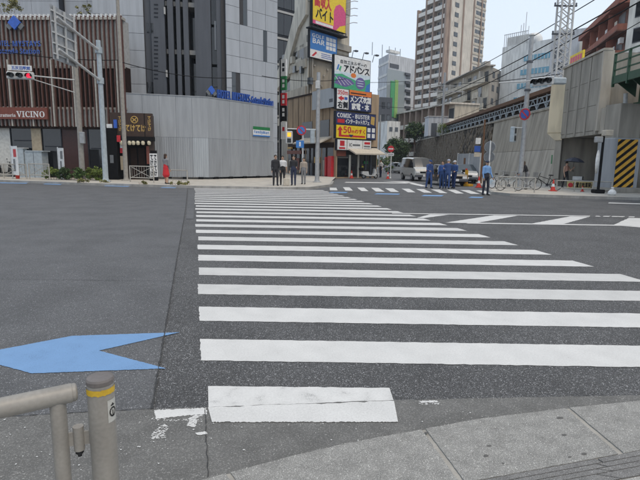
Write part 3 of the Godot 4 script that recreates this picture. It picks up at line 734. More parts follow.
func make_hotel_podium() -> void:
	var A := Vector3(-27.0, 0, -34.3); var B := Vector3(-13.0, 0, -33.35)
	var T := frame(A, B)
	var o := thing("hotel_podium", "low hotel front with brown and pale vertical fins above dark glass shops", "building", T)
	var L := A.distance_to(B)
	var top := uv(T, 122, 15).y; var mid := uv(T, 60, 66).y; var low := uv(T, 60, 107).y; var skirt := uv(T, 60, 126.5).y
	rbox(o, "wall", mats.panel_light, 0, L, mid, top - 0.25, -1.0, -0.32)
	rbox(o, "wall", mats.dark_brown, 0, L, low, mid, -1.02, -0.34)
	rbox(o, "wall", mats.panel_light, 0, L, skirt, low, -1.04, -0.36)
	rbox(o, "cornice", mats.fin_light, -0.05, L + 0.05, top - 0.26, top - 0.1, -0.5, -0.02)
	rbox(o, "beam", mats.fin_light, 0, L, mid - 0.1, mid + 0.06, -0.3, -0.2)
	rbox(o, "beam", mats.fin_light, 0, L, low - 0.12, low + 0.02, -0.3, -0.16)
	rbox(o, "beam", mats.dark_brown, 0, L, skirt - 0.12, skirt + 0.05, -0.4, -0.18)
	var p0 := uv(T, 0, 60).x; var p1 := uv(T, 122, 60).x
	var pitch := (p1 - p0) / 28.0
	var k := 0
	var u := L - 0.03
	while u > 0.1:
		rbox(o, "fin", mats.fin_brown, u - 0.03, u + 0.03, skirt, top - 0.02, -0.16, 0.0)
		rbox(o, "fin_cap", mats.sign_white, u - pitch * 0.62, u - pitch * 0.2, top - 0.1, top + 0.1, -0.28, -0.05)
		rbox(o, "fin", mats.fin_light, u - pitch * 0.6, u - pitch * 0.38, mid, top - 0.12, -0.3, -0.14)
		rbox(o, "fin", mats.fin_light, u - pitch * 0.6, u - pitch * 0.38, skirt, low - 0.1, -0.3, -0.14)
		if k % 5 == 1: rbox(o, "post", mats.fin_light, u - pitch * 0.62, u - pitch * 0.3, skirt, mid + 0.4, -0.3, 0.04)
		u -= pitch; k += 1
	# ground floor
	var base := 0.12
	var shops := [[-40, 12, "white_wall"], [12, 33.5, "glass_dark"], [33.5, 43, "beige_wall"], [43, 62, "glass_dark"], [62.5, 88, "door_red"], [89, 103, "glass_dark"], [103, 123, "black"]]
	for s in shops:
		var a := uv(T, s[0], 150, -0.5).x; var b := uv(T, s[1], 150, -0.5).x
		var w := rbox(o, "shop_window" if s[2] == "glass_dark" else "door" if s[2] == "door_red" else "wall_panel", mats[s[2]], a, minf(b, L), base, skirt, -0.9, -0.5 if s[2] != "beige_wall" else -0.38)
		if s[2] != "white_wall": rbox(o, "mullion", mats.slate_dark, a - 0.03, a + 0.03, base, skirt - 0.12, -0.52, -0.45)
	rbox(o, "base_wall", mats.dark_brown, 0, L, base - 0.12, skirt, -1.06, -0.9)
	for q in [[14, 140], [45, 146], [91, 148]]:
		fbox(o, "transom", mats.slate_dark, T, q[0], q[1], q[0] + 17 if q[0] != 91 else 102, q[1] + 1, -0.5, -0.46)
	# restaurant sign
	var s := thing("restaurant_sign", "terracotta sign board with white serif lettering below the fins", "sign", T)
	fbox(s, "board", mats.terracotta, T, -16, 107.2, 47.2, 119, 0.02, 0.12)
	fl(s, T, "latin", "VICINO", 16.5, 111.2, 44.5, 117.2, 0.125, mats.sign_white, "Droid Serif")
	fl(s, T, "latin", "trattoria", -1, 113.5, 15.5, 116.8, 0.125, mats.sign_white, "Droid Serif")
	# hotel lettering on the fins
	var hs := thing("hotel_sign", "blue hotel lettering and diamond emblem fixed to the fins", "sign", T)
	fl(hs, T, "latin", "HOTEL", -6.5, 40.6, 9.5, 46.2, 0.06, mats.sign_blue)
	fl(hs, T, "latin", "MYSTAYS", 12.5, 40.8, 40.5, 46.4, 0.06, mats.sign_blue)
	fl(hs, T, "latin", "Gotanda", -5.5, 48.2, 17.5, 53.6, 0.06, mats.sign_blue)
	fl(hs, T, "latin", "Station", 20, 48.2, 39.5, 53.8, 0.06, mats.sign_blue)
	for y in [43.6, 51.2]: fbox(hs, "mounting_rail", mats.slate_dark, T, -8, y - 0.4, 41, y + 0.4, 0.0, 0.05)
	var c := uv(T, 14.5, 22.7, 0.1); var r := uv(T, 21, 22.7, 0.1).x - c.x
	pbox(hs, "emblem_side", mats.logo_grey, Vector3(c.x - r * 0.85, c.y - r * 0.45, 0.06), Vector3(r * 0.8, r * 0.8, 0.1), Vector3(0, 0, PI / 4))
	pbox(hs, "emblem_side", mats.logo_grey, Vector3(c.x + r * 0.85, c.y - r * 0.45, 0.06), Vector3(r * 0.8, r * 0.8, 0.1), Vector3(0, 0, PI / 4))
	pbox(hs, "emblem", mats.logo_blue, Vector3(c.x, c.y, 0.1), Vector3(r * 1.4, r * 1.4, 0.14), Vector3(0, 0, PI / 4))
	# the wing that rises behind the fins
	var W := frame(Vector3(-32, 0, -40.6), Vector3(-13.2, 0, -40.0))
	var wg := thing("hotel_wing", "grey panelled hotel wing with brown column behind the finned front", "building", W)
	var h0 := top - 0.6
	rbox(wg, "wall", mats.panel_grey_b, 0, 18.8, 0, 20, -7, -0.1)
	for i in 8:
		for j in 5:
			rbox(wg, "panel", mats.panel_grey if (i + j) % 3 else mats.panel_grey_b, 2.2 * i + 0.6, 2.2 * i + 2.78, h0 + 1.7 * j, h0 + 1.7 * j + 1.68, -0.1, 0.0)
	fbox(wg, "column", mats.fin_brown, W, 96.5, -30, 105.5, 14, -0.4, 0.35)
	fbox(wg, "post", mats.slate_dark, W, 58, -30, 62, 14, -0.1, 0.25)
	shrub("roof_shrub", "dry grassy shrub on the roof behind the fins", at(8, 13, 36.5), 1.9, 1.1, 500, "leaf_dry", "")
	shrub("roof_shrub", "small olive shrub on the roof beside the brown column", at(84, 15, 36.3), 1.2, 0.8, 300, "leaf_dry", "")
func panel_wall(o: Node, T: Transform3D, u0: float, u1: float, v0: float, v1: float, cols: int, rowh: float, slots: Array) -> void:
	rbox(o, "joint_backing", mats.joint, u0, u1, 0, v1, -0.3, -0.04)
	var cw := (u1 - u0) / cols
	var v := v0
	var j := 0
	while v < v1:
		for i in cols:
			var a := u0 + cw * i; var b := a + cw - 0.025
			for s in slots:
				if s[0] < b and s[1] > a and s[2] < v + rowh * 0.5 and s[3] > v + rowh * 0.5:
					rbox(o, "slot_window", mats.glass_grey, s[0], s[1], v, v + rowh, -0.12, -0.03)
					if s[0] - a > b - s[1]: b = s[0] - 0.02
					else: a = s[1] + 0.02
			if b - a > 0.08: rbox(o, "panel", mats.panel_grey if rng.randf() < 0.6 else mats.panel_grey_b, a, b, v + 0.012, v + rowh - 0.012, -0.06, 0.0)
		v += rowh; j += 1
func make_grey_tower() -> void:
	var C := ground(228, 37.6); var A := ground(101, 36.2); var D := ground(277.5, 41.0)
	var T := frame(A, C); var R := frame(C, D)
	var o := thing("grey_tower", "tall grey panel-clad hotel tower with a dark slotted middle", "building", T)
	var H := 19.0
	var wL := A.distance_to(C); var wR := C.distance_to(D)
	var x1 := uv(T, 145, 50).x
	panel_wall(o, T, 0.0, x1, 1.0, H, 2, 1.16, [])
	# dark middle
	var back := -1.9
	rbox(o, "inner_wall", mats.slate_dark, x1, wL, 0, H, back - 2.0, back)
	var cols := [[145, 152, "slate", -0.25], [152, 165.5, "slate", 0.0], [168.5, 174, "slate", -0.1], [177, 181, "slate", -0.1], [184, 189, "slate", -0.1], [195.5, 211, "slate", 0.05], [217, 222, "slate", -0.1]]
	for c in cols:
		var a := uv(T, c[0], 50, c[3]).x; var b := uv(T, c[1], 50, c[3]).x
		rbox(o, "fin_wall", mats[c[2]], a, b, 0, H, back, c[3])
	var q0 := uv(T, 165, 50, -1.0).x; var q1 := uv(T, 196, 50, -1.0).x
	var fl0 := uv(T, 190, 56, -1.0).y
	for k in range(-1, 6):
		rbox(o, "floor_slab", mats.panel_light, q0, q1, fl0 + (k - 1) * 3.3, fl0 + (k - 1) * 3.3 + 0.32, back, -0.55)
		rbox(o, "window", mats.glass_dark, q0 + 0.1, q1 - 0.1, fl0 + (k - 1) * 3.3 + 0.5, fl0 + (k - 1) * 3.3 + 2.9, back, back + 0.06)
	var w0 := uv(T, 211, 50, -0.6).x; var w1 := uv(T, 217, 50, -0.6).x
	for k in 6: rbox(o, "window", mats.glass_dark, w0, w1, 2.8 * k + 0.1, 2.8 * k + 2.7, -0.8, -0.6)
	fbox(o, "light_strip", mats.panel_grey, T, 214.5, 21, 216.3, 50, -0.6, -0.5)
	for q in [[148, 23, 33], [148, 82, 92], [152, 23, 33], [152, 82, 92]]:
		fbox(o, "small_window", mats.glass_dark, T, q[0] - 1.2, q[1], q[0] + 1.2, q[2], -0.3, 0.015 if q[0] > 150 else -0.235)
	for k in 22:   # ventilation slats
		var y := 4 + k * 4.1
		if (y > 20 and y < 36) or (y > 79 and y < 96): continue
		fbox(o, "slat", mats.slate_dark, T, 154, y, 158, y + 1.2, -0.02, 0.02)
	for q in [[163.7, 7, 14], [165.8, 70, 77]]: fbox(o, "lamp_box", mats.panel_light, T, q[0], q[1], q[0] + 1.6, q[2], -0.1, 0.1)
	var v0 := uv(T, 222, 50, -0.3).x
	rbox(o, "vent_wall", mats.slate_dark, v0, wL - 0.02, 0, H, -0.8, -0.35)
	for k in 40: rbox(o, "slat", mats.slate, v0, wL - 0.06, 2.0 + 0.42 * k, 2.12 + 0.42 * k, -0.36, -0.22)
	# flank that turns away
	var rn := Node3D.new(); rn.name = "flank"; o.add_child(rn, true); rn.transform = T.affine_inverse() * R
	var s := []
	for q in [[243.3, 247, -20, 24], [263.3, 267, 28, 67], [232, 236, 64, 97]]:
		var a := uv(R, q[0], (q[2] + q[3]) / 2.0); var b := uv(R, q[1], (q[2] + q[3]) / 2.0)
		s.append([a.x, b.x, uv(R, q[0], q[3]).y, uv(R, q[0], q[2]).y])
	panel_wall(rn, R, 0.0, wR, 1.0, H, 4, 1.16, s)
	core(o, A + (C - A) * 0.96, C + (D - C) * 0.05 + R.basis.z * -0.35, D - R.basis.z * 0.35, H, mats.joint, 1.0)
	# lettering above the hoarding
	var hl := thing("hotel_sign", "blue hotel lettering with diamond emblem along the top of the hoarding", "sign", frame(ground(209, 35.15), ground(276.5, 41.0)))
	var HT := hl.transform
	var a0 := uv(HT, 217.5, 97.5, -0.05); var a1 := uv(HT, 273, 106.5, -0.05)
	rbox(hl, "support_rail", mats.slate_dark, a0.x - 1.0, a1.x, 5.74, 5.86, -0.16, -0.08)
	for k in 5: rbox(hl, "bracket", mats.slate_dark, lerpf(a0.x - 0.9, a1.x - 0.1, k / 4.0) - 0.03, lerpf(a0.x - 0.9, a1.x - 0.1, k / 4.0) + 0.03, 5.5, 6.2, -0.2, -0.16)
	latin(hl, "HOTEL MYSTAYS", a0.x, 5.84, lerpf(a0.x, a1.x, 0.55), 6.42, -0.05, mats.sign_blue, "Droid Sans", true, 0.12)
	latin(hl, "-Gotanda Station", lerpf(a0.x, a1.x, 0.56), 5.76, a1.x, 6.38, -0.05, mats.sign_blue, "Droid Sans", true, 0.12)
	var c := uv(HT, 211.5, 94.5, -0.05)
	pbox(hl, "emblem", mats.logo_blue, Vector3(c.x, 6.3, -0.05), Vector3(0.42, 0.42, 0.12), Vector3(0, 0, PI / 4))
	pbox(hl, "emblem_side", mats.logo_grey, Vector3(c.x - 0.26, 6.12, -0.08), Vector3(0.3, 0.3, 0.1), Vector3(0, 0, PI / 4))
	pbox(hl, "emblem_side", mats.logo_grey, Vector3(c.x + 0.26, 6.12, -0.08), Vector3(0.3, 0.3, 0.1), Vector3(0, 0, PI / 4))
func ribbed(u0: float, u1: float, v0: float, v1: float, pitch: float, deep: float) -> MB:
	var mb := MB.new()
	var n := maxi(2, int((u1 - u0) / pitch))
	var w := (u1 - u0) / n
	for i in n:
		var a := u0 + w * i
		var xs := [a, a + w * 0.55, a + w * 0.65, a + w * 0.9, a + w]
		var zs := [0.0, 0.0, deep, deep, 0.0]
		for k in 4: mb.quad(Vector3(xs[k], v0, zs[k]), Vector3(xs[k + 1], v0, zs[k + 1]), Vector3(xs[k + 1], v1, zs[k + 1]), Vector3(xs[k], v1, zs[k]), Vector3(-(zs[k + 1] - zs[k]), 0, xs[k + 1] - xs[k]).normalized())
	return mb
func make_hoarding() -> void:
	var P := [ground(127.5, 33.6), ground(209, 35.15), ground(276.5, 41.0)]
	var o := thing("site_hoarding", "grey site hoarding of ribbed sheets bending round the corner", "hoarding", Transform3D(Basis.IDENTITY, P[1]))
	var top := 5.77; var split := 3.0
	for s in 2:
		var T := frame(P[s], P[s + 1])
		var n := Node3D.new(); n.name = "panel_run"; o.add_child(n, true); n.transform = o.transform.affine_inverse() * T
		var L: float = P[s].distance_to(P[s + 1])
		var k := 5 if s == 0 else 7
		rbox(n, "backing", mats.slate_dark, 0.01, L - 0.01, 0.3, top - 0.06, -0.12, -0.05)
		for i in k:
			var a := L * i / k + 0.006; var b := L * (i + 1) / k - 0.006
			var mm: Material = mats[pick(["hoard_a", "hoard_b", "hoard_a"])]
			rbox(n, "upper_sheet", mm, a, b, split, top, -0.05, -0.01 - 0.006 * (i % 2))
			var lm: Material = mats.hoard_d if s == 0 and i == 4 else mats[pick(["hoard_a", "hoard_c", "hoard_c"])]
			build(ribbed(a, b, 0.26, split - 0.01, 0.14, 0.022), "lower_sheet", lm, n)
		rbox(n, "cap_rail", mats.hoard_b, 0, L, top, top + 0.05, -0.1, 0.02)
		for i in 5: rbox(n, "foot_block", mats.black, L * (i + 0.3) / 5, L * (i + 0.3) / 5 + 0.35, 0.12, 0.28, -0.12, 0.1)
		if s == 1:
			var g := thing("store_sign", "green, white and blue store sign board on the grey hoarding", "sign", T)
			var c0 := uv(T, 253, 131, 0.06).x; var c1 := uv(T, 270, 131, 0.06).x
			var y1 := uv(T, 253, 126.3, 0.06).y; var y0 := uv(T, 253, 135.8, 0.06).y
			rbox(g, "board", mats.sign_white, c0, c1, y0, y1, 0.03, 0.06)
			rbox(g, "green_band", mats.green_sign, c0, c1, lerpf(y0, y1, 0.68), y1 + 0.01, 0.05, 0.065)
			rbox(g, "blue_band", mats.blue_bright, c0, c1, y0 - 0.01, lerpf(y0, y1, 0.12), 0.05, 0.065)
			latin(g, "FamilyMart", c0 + 0.12, lerpf(y0, y1, 0.2), c1 - 0.12, lerpf(y0, y1, 0.6), 0.064, mats.blue_bright)
func make_izakaya() -> void:
	var T := frame(ground(112.5, 32.55), ground(153.6, 32.95))
	var o := thing("izakaya_front", "dark brown restaurant front with gold lettering and row of lanterns", "shopfront", T)
	var L := ground(112.5, 32.55).distance_to(ground(153.6, 32.95))
	var e := uv(T, 130, 140).y; var s1 := uv(T, 130, 113).y; var s0 := uv(T, 130, 136.5).y
	rbox(o, "wall", mats.black, 0, L, 0.12, s1 - 0.1, -0.62, -0.5)  # black colour stands in for the shaded interior of the open front
	rbox(o, "side_wall", mats.restaurant_brown, 0, 0.25, 0.12, s1 - 0.1, -0.5, -0.02)
	rbox(o, "side_wall", mats.restaurant_brown, L - 0.25, L, 0.12, s1 - 0.1, -0.5, -0.02)
	rbox(o, "sign_board", mats.restaurant_brown, -0.02, L + 0.02, s0, s1, -0.3, 0.1)
	rbox(o, "eave", mats.black, -0.1, L + 0.1, e - 0.05, s0, -0.3, 0.25)
	fl(o, T, "pen", "てけてけ", 124.5, 124.5, 146, 131.5, 0.105, mats.gold, 1.5)
	var mb := MB.new()
	var c := uv(T, 134.3, 119.8, 0.105)
	mb.ring(Vector3(c.x, c.y, 0.11), Vector3.BACK, 0.21, 0.03, 20, 5)
	mb.box(Vector3(c.x, c.y, 0.11), Vector3(0.32, 0.06, 0.02), Basis(Vector3.BACK, 0.7)); mb.box(Vector3(c.x, c.y, 0.112), Vector3(0.32, 0.06, 0.02), Basis(Vector3.BACK, -0.7))
	build(mb, "emblem", mats.gold, o)
	fl(o, T, "down", "てけてけ", 147.5, 116, 151, 131, 0.105, mats.gold, 1.4)
	fl(o, T, "down", "てけてけ", 118.2, 116, 121.2, 131, 0.105, mats.gold, 1.4)
	rbox(o, "sign_seam", mats.black, uv(T, 144, 120, 0.1).x, uv(T, 144.8, 120, 0.1).x, s0, s1, 0.1, 0.112)
	for x in [121.5, 129.5, 133.5, 138, 143, 149]:
		var q := uv(T, x, 142.6, 0.15)
		mb = MB.new()
		mb.lathe(Vector3(q.x, q.y, 0.15), [[0.04, -0.16], [0.1, -0.13], [0.13, 0.0], [0.1, 0.13], [0.04, 0.16]], 10)
		build(mb, "lantern", mats.lantern, o)
	for x in [126, 134, 142]: fbox(o, "door_panel", mats.dark_brown, T, x - 3.2, 148, x + 3.2, 180, -0.5, -0.44)
	fbox(o, "poster", mats.red_sign, T, 120, 148, 123.5, 153, -0.02, 0.02)
	fbox(o, "poster", mats.sign_white, T, 120, 144, 123.5, 148, -0.02, 0.02)
	fbox(o, "poster", mats.beige_wall, T, 120.5, 156, 124, 170, -0.02, 0.02)
	fbox(o, "wood_panel", mats.terracotta, T, 146.5, 146, 149.5, 164, -0.5, -0.03)
	# standing banner beside it
	var bt := frame(ground(149, 31.8), ground(158, 31.85))
	var b := thing("standing_sign", "white standing sign with black brush lettering beside the restaurant", "sign", bt)
	fbox(b, "board", mats.sign_white, bt, 149.8, 153.5, 157.2, 177, -0.12, 0.0)
	fbox(b, "top_cap", mats.black, bt, 150.2, 150.5, 156.6, 153.5, -0.1, -0.02)
	fbox(b, "foot", mats.black, bt, 149.6, 177, 157.6, 180.5, -0.2, 0.05)
	fl(b, bt, "down", "てけてけ", 150.2, 154.5, 153.3, 176, 0.004, mats.ink, 1.9)
	fl(b, bt, "down", "てけてけ", 153.8, 154.5, 156.8, 176, 0.004, mats.ink, 1.9)
	# black pillar sign next to the steel mast
	var kt := frame(ground(106.5, 32.2), ground(118, 32.3))
	var kp := thing("menu_pillar", "black pillar-shaped menu stand with white and blue top", "sign", kt)
	fbox(kp, "pillar", mats.black, kt, 106.5, 128, 117.3, 180.5, -0.5, 0.0)
	fbox(kp, "top_plate", mats.sign_white, kt, 106.5, 124, 112, 128, -0.4, -0.05)
	fbox(kp, "blue_plate", mats.logo_blue, kt, 113.5, 119.5, 116.7, 128, -0.3, -0.1)
	fbox(kp, "picture", mats.logo_grey, kt, 110, 155, 113.5, 163, 0.0, 0.01)
func billboard(called: String, label: String, T: Transform3D, px: Array, py: Array, m: Material, thick := 0.3) -> Node3D: # board with a thin dark frame; px, py: left and right pixel edges, top and bottom at the left edge
	var o := thing(called, label, "billboard", T)
	var a := uv(T, px[0], (py[0] + py[1]) / 2.0).x; var b := uv(T, px[1], (py[0] + py[1]) / 2.0).x
	var y1 := uv(T, px[0], py[0]).y; var y0 := uv(T, px[0], py[1]).y
	rbox(o, "case", mats.slate_dark, a - 0.06, b + 0.06, y0 - 0.06, y1 + 0.06, -thick, -0.012)
	rbox(o, "face", m, a, b, y0, y1, -0.02, 0.0)
	o.set_meta("rect", [a, y0, b, y1])
	return o
func br(o: Node3D) -> Array:
	return o.get_meta("rect")
func part_rect(o: Node3D, called: String, m: Material, f: Array, z := 0.004) -> void: # a printed field given in shares of the face
	var r := br(o)
	rbox(o, called, m, lerpf(r[0], r[2], f[0]), lerpf(r[0], r[2], f[2]), lerpf(r[1], r[3], f[1]), lerpf(r[1], r[3], f[3]), -0.01, z)
func wr(o: Node3D, kind: String, text: String, f: Array, m: Material, z := 0.006, w := 1.3) -> void:
	var r := br(o)
	var x0 := lerpf(r[0], r[2], f[0]); var x1 := lerpf(r[0], r[2], f[2]); var y0 := lerpf(r[1], r[3], f[1]); var y1 := lerpf(r[1], r[3], f[3])
	if kind == "latin": latin(o, text, x0, y0, x1, y1, z, m, "Droid Sans", true, 0.006)
	else: strokes(o, text, x0, y0, x1, y1, z, m, w, kind == "down")
func poly_rect(o: Node3D, called: String, m: Material, pts: Array, z: float) -> void:
	var r := br(o)
	var q := PackedVector2Array()
	for p in pts: q.append(Vector2(lerpf(r[0], r[2], p[0]), lerpf(r[1], r[3], p[1])))
	var mb := MB.new()
	mb.prism(q, Transform3D.IDENTITY, -0.005, z)
	build(mb, called, m, o)
func circ(cx: float, cy: float, rx: float, ry: float, n := 20) -> Array:
	var out := []
	for i in n: out.append([cx + cos(TAU * i / n) * rx, cy + sin(TAU * i / n) * ry])
	return out
func make_sign_buildings() -> void:
	# taller building behind: flank to the left, front to the right
	var C := ground(308, 50.0); var A := ground(279, 58.0); var D := ground(346.5, 54.6)
	var F := frame(C, D); var G := frame(A, C)
	var o := thing("old_building", "weathered beige building hung with pipes behind the street signs", "building", F)
	var wF := C.distance_to(D); var wG := A.distance_to(C)
	core(o, A, C, D, 12.6, mats.old_wall)
	core(o, A.lerp(C, 0.55), C, D, 17.0, mats.old_wall)
	rbox(o, "cornice", mats.old_grey, -0.2, wF + 0.1, 12.9, 13.5, -0.2, 0.25)
	rbox(o, "parapet", mats.old_grey, -0.05, wF, 16.6, 18.6, -0.4, 0.06)
	var g := Node3D.new(); g.name = "flank"; o.add_child(g, true); g.transform = F.affine_inverse() * G
	rbox(g, "flank_wall", mats.old_grey, 0, wG - 0.05, 0, 12.6, -0.02, 0.02)
	rbox(g, "stair_wall", mats.old_pale, wG * 0.55, wG - 0.1, 12.6, 18.5, -0.06, 0.03)
	var mb := MB.new() # the pale sloping stair wall
	mb.prism(PackedVector2Array([Vector2(0.0, 11.2), Vector2(wG * 0.3, 12.6), Vector2(wG * 0.62, 16.2), Vector2(wG * 0.98, 17.6), Vector2(wG * 0.98, 15.4), Vector2(wG * 0.74, 14.6), Vector2(wG * 0.5, 12.4), Vector2(wG * 0.42, 10.4), Vector2(0, 9.4)]), Transform3D.IDENTITY, -0.1, 0.35)
	build(mb, "sloping_wall", mats.old_pale, g)
	for k in 3:
		rbox(g, "ledge", mats.old_wall, 0.2, wG * 0.96, 5.4 + 2.6 * k, 6.2 + 2.6 * k, 0, 0.25)
		for i in 4: rbox(g, "window", mats.glass_dark, wG * (0.12 + 0.2 * i), wG * (0.25 + 0.2 * i), 6.4 + 2.6 * k, 7.8 + 2.6 * k, -0.02, 0.03)
	for q in [[309, 30, 140], [312.5, 55, 140], [306.5, 45, 90]]:
		var p := uv(F, q[0], q[1], 0.1); var w := uv(F, q[0], q[2], 0.1)
		mb = MB.new(); mb.tube(Vector3(maxf(p.x, 0.12), p.y, 0.1), Vector3(maxf(p.x, 0.12), w.y, 0.1), 0.08)
		build(mb, "drain_pipe", mats.old_grey, o)
	for q in [[294.5, 69.5, 4], [292, 60, 3.4], [301, 70, 3], [311, 81, 2.6], [316, 95, 2.8]]:
		var p := uv(F if q[0] > 308 else G, q[0], q[1], 0.3)
		rbox(o if q[0] > 308 else g, "condenser", mats.old_pale if q[1] < 65 else mats.glass_grey, p.x - q[2] * 0.08, p.x + q[2] * 0.08, p.y - 0.32, p.y + 0.32, 0, 0.4)
	for q in [[290, 60, 301, 93], [302, 62, 308, 96]]:
		fbox(g, "rendered_patch", mats.old_pale, G, q[0], q[1], q[2], q[3], 0, 0.06)
	for k in 9: # cables and stains of old fixings on the front
		var p := uv(F, rng.randf_range(313, 333), rng.randf_range(62, 92), 0.1)
		rbox(o, "fixing", mats.old_grey, p.x - 0.1, p.x + 0.1, p.y - 0.08, p.y + 0.08, 0, 0.12)
	# dark glass block behind it
	var K0 := below(268, 20, 62); var K1 := below(306, 20, 66)
	var kt := frame(K0, K1)
	var kb := thing("dark_glass_block", "dark glass office block behind the weathered beige building", "building", kt)
	var kw := K0.distance_to(K1)
	rbox(kb, "wall", mats.slate_dark, 0, kw, 0, 27, -5, 0)
	for k in 8:
		rbox(kb, "glass_band", mats.glass_dark, 0.1, kw - 0.1, 3.1 * k + 1.2, 3.1 * k + 3.6, 0, 0.05)
		rbox(kb, "spandrel", mats.panel_light, 0, kw, 3.1 * k + 3.7, 3.1 * k + 3.95, 0, 0.1)
		for i in 5: rbox(kb, "mullion", mats.slate, kw * i / 5.0, kw * i / 5.0 + 0.08, 3.1 * k + 1.2, 3.1 * k + 3.6, 0.04, 0.1)
	# its rooftop and wall boards
	var B1 := F.translated_local(Vector3(0, 0, 0.7))
	var b := billboard("yellow_billboard", "yellow and pink billboard with red and black characters high on the wall", B1, [313, 346], [-16, 23], mats.yellow_sign)
	part_rect(b, "pink_field", mats.pink_sign, [0, 0, 0.66, 0.1])
	poly_rect(b, "pink_field", mats.pink_sign, [[0.62, 0.0], [0.62, 0.5], [0.68, 0.66], [0.8, 0.74], [0.92, 0.68], [1, 0.55], [1, 0.22], [0.82, 0.14], [0.7, 0.0]], 0.005)
	part_rect(b, "white_field", mats.sign_white, [0.08, 0.015, 0.6, 0.085], 0.006)
	wr(b, "pen", "高収入", [0.04, 0.47, 0.54, 0.76], mats.red_sign, 0.008, 1.9)
	wr(b, "pen", "バイト", [0.08, 0.16, 0.62, 0.43], mats.ink, 0.008, 1.7)
	rbox(b, "catwalk", mats.slate_dark, br(b)[0] - 0.2, br(b)[2] + 0.2, br(b)[1] - 0.42, br(b)[1] - 0.3, -0.7, 0.15)
	for k in 9: rbox(b, "catwalk_post", mats.slate_dark, lerpf(br(b)[0], br(b)[2], k / 8.0) - 0.03, lerpf(br(b)[0], br(b)[2], k / 8.0) + 0.03, br(b)[1] - 0.32, br(b)[1] - 0.02, 0.05, 0.1)
	for k in 4:
		mb = MB.new()
		var y := lerpf(br(b)[1], br(b)[3], 0.25 + 0.2 * k)
		mb.path([Vector3(br(b)[2], y, 0), Vector3(br(b)[2] + 0.7, y + 0.25, 0.5), Vector3(br(b)[2] + 0.95, y + 0.2, 0.8)], 0.035)
		build(mb, "lamp_arm", mats.steel, b)
	var B2 := F.translated_local(Vector3(0, 0, 0.35))
	b = billboard("blue_billboard", "blue and white bar billboard below the yellow board", B2, [310.3, 337], [29.5, 56.5], mats.sign_white)
	part_rect(b, "blue_field", mats.blue_bright, [0, 0.3, 1, 1])
	wr(b, "latin", "GOLF", [0.06, 0.76, 0.5, 0.9], mats.sign_white, 0.006)
	wr(b, "latin", "BAR", [0.08, 0.54, 0.52, 0.73], mats.sign_white, 0.006)
	for i in 3:
		for j in 3: part_rect(b, "square", mats.sign_white, [0.58 + i * 0.13, 0.42 + j * 0.17, 0.69 + i * 0.13, 0.56 + j * 0.17], 0.007)
	poly_rect(b, "red_mark", mats.red_sign, [[0.05, 0.05], [0.2, 0.24], [0.25, 0.2], [0.12, 0.04]], 0.006)
	for i in 3: part_rect(b, "text_line", mats.sign_blue, [0.4, 0.06 + 0.07 * i, 0.95 - 0.1 * i, 0.085 + 0.07 * i], 0.006)
	# the lower corner building with the stacked boards
	var cA := ground(287.5, 52.5); var cC := ground(336, 44.2); var cD := ground(377, 47.6)
	var S := frame(cC, cD); var W := frame(cA, cC)
	var wS := cC.distance_to(cD); var wW := cA.distance_to(cC)
	var n := thing("corner_building", "tan two-storey corner building with shop awnings at the street", "building", S)
	core(n, cA, cC, cD, 7.7, mats.old_tan)
	rbox(n, "shop_shade_glass", mats.glass_dark, 0.15, wS - 0.1, 0.12, 2.9, -0.1, 0.02)  # glazing coloured dark in place of the shaded shop interior
	var wf := Node3D.new(); wf.name = "flank"; n.add_child(wf, true); wf.transform = S.affine_inverse() * W
	rbox(wf, "coping", mats.dark_brown, -0.1, wW - 0.05, 7.7, 7.85, -0.1, 0.08)
	for k in 8: rbox(wf, "board_joint", mats.dark_brown, wW * k / 8.0, wW * k / 8.0 + 0.04, 3.8, 7.68, 0, 0.02)
	fbox(wf, "window", mats.glass_dark, W, 320, 120, 329, 139, 0, 0.04)
	fbox(wf, "window", mats.glass_dark, W, 302, 122, 312, 138, 0, 0.04)
	for q in [[288, 305], [306, 321], [322, 333]]:
		fbox(wf, "shop_shade_glass", mats.glass_dark, W, q[0], 146, q[1], 178, -0.03, 0.02)  # dark glass fields paint the shade inside the side shops
	for x in [291, 295, 299.5, 309, 313, 317.5, 325.5]: fbox(wf, "shop_mullion", mats.dark_brown, W, x, 146, x + 0.7, 178, 0, 0.08)
	for q in [[289, 160, 294, 177, "old_pale"], [296, 158, 299, 170, "terracotta"], [307, 163, 312, 177, "slate"], [314, 157, 320, 163, "gold"], [322.5, 160, 324.5, 176, "old_grey"]]: fbox(wf, "shop_display", mats[q[4]], W, q[0], q[1], q[2], q[3], 0.02, 0.06)
	fbox(wf, "shop_fascia", mats.dark_brown, W, 302, 143, 333, 148, 0, 0.12)
	fbox(wf, "red_pillar", mats.red_sign, W, 327.5, 156, 331, 177, 0, 0.3)
	fbox(wf, "red_pillar", mats.red_sign, W, 324.5, 157, 325.5, 176, 0, 0.3)
	fbox(wf, "red_fascia", mats.terracotta, W, 287, 150.5, 301, 154, 0, 0.35)
	fbox(wf, "shop_panel", mats.dark_brown, W, 288, 129, 300, 147, 0, 0.15)
	fbox(wf, "lit_panel", mats.gold, W, 287.5, 147, 291, 149, 0.1, 0.3)
	# awnings
	for q in [[wf, W, 304, 332, 142.5], [n, S, 346, 376, 152]]:
		var a: Vector2 = uv(q[1], q[2], q[4]); var b2: Vector2 = uv(q[1], q[3], q[4])
		mb = MB.new()
		mb.prism(PackedVector2Array([Vector2(0.0, 0.55), Vector2(1.25, 0.0), Vector2(1.25, -0.12), Vector2(0.0, 0.42)]), Transform3D(Basis(Vector3.BACK, Vector3.UP, Vector3.LEFT), Vector3(0, a.y - 0.1, 0)), -b2.x, -a.x)
		build(mb, "awning", mats.awning, q[0])
	for x in [350, 358.5, 366, 371]: fbox(n, "shop_post", mats.old_pale if x < 360 else mats.slate, S, x - 0.7, 155, x + 0.7, 178, 0, 0.1)
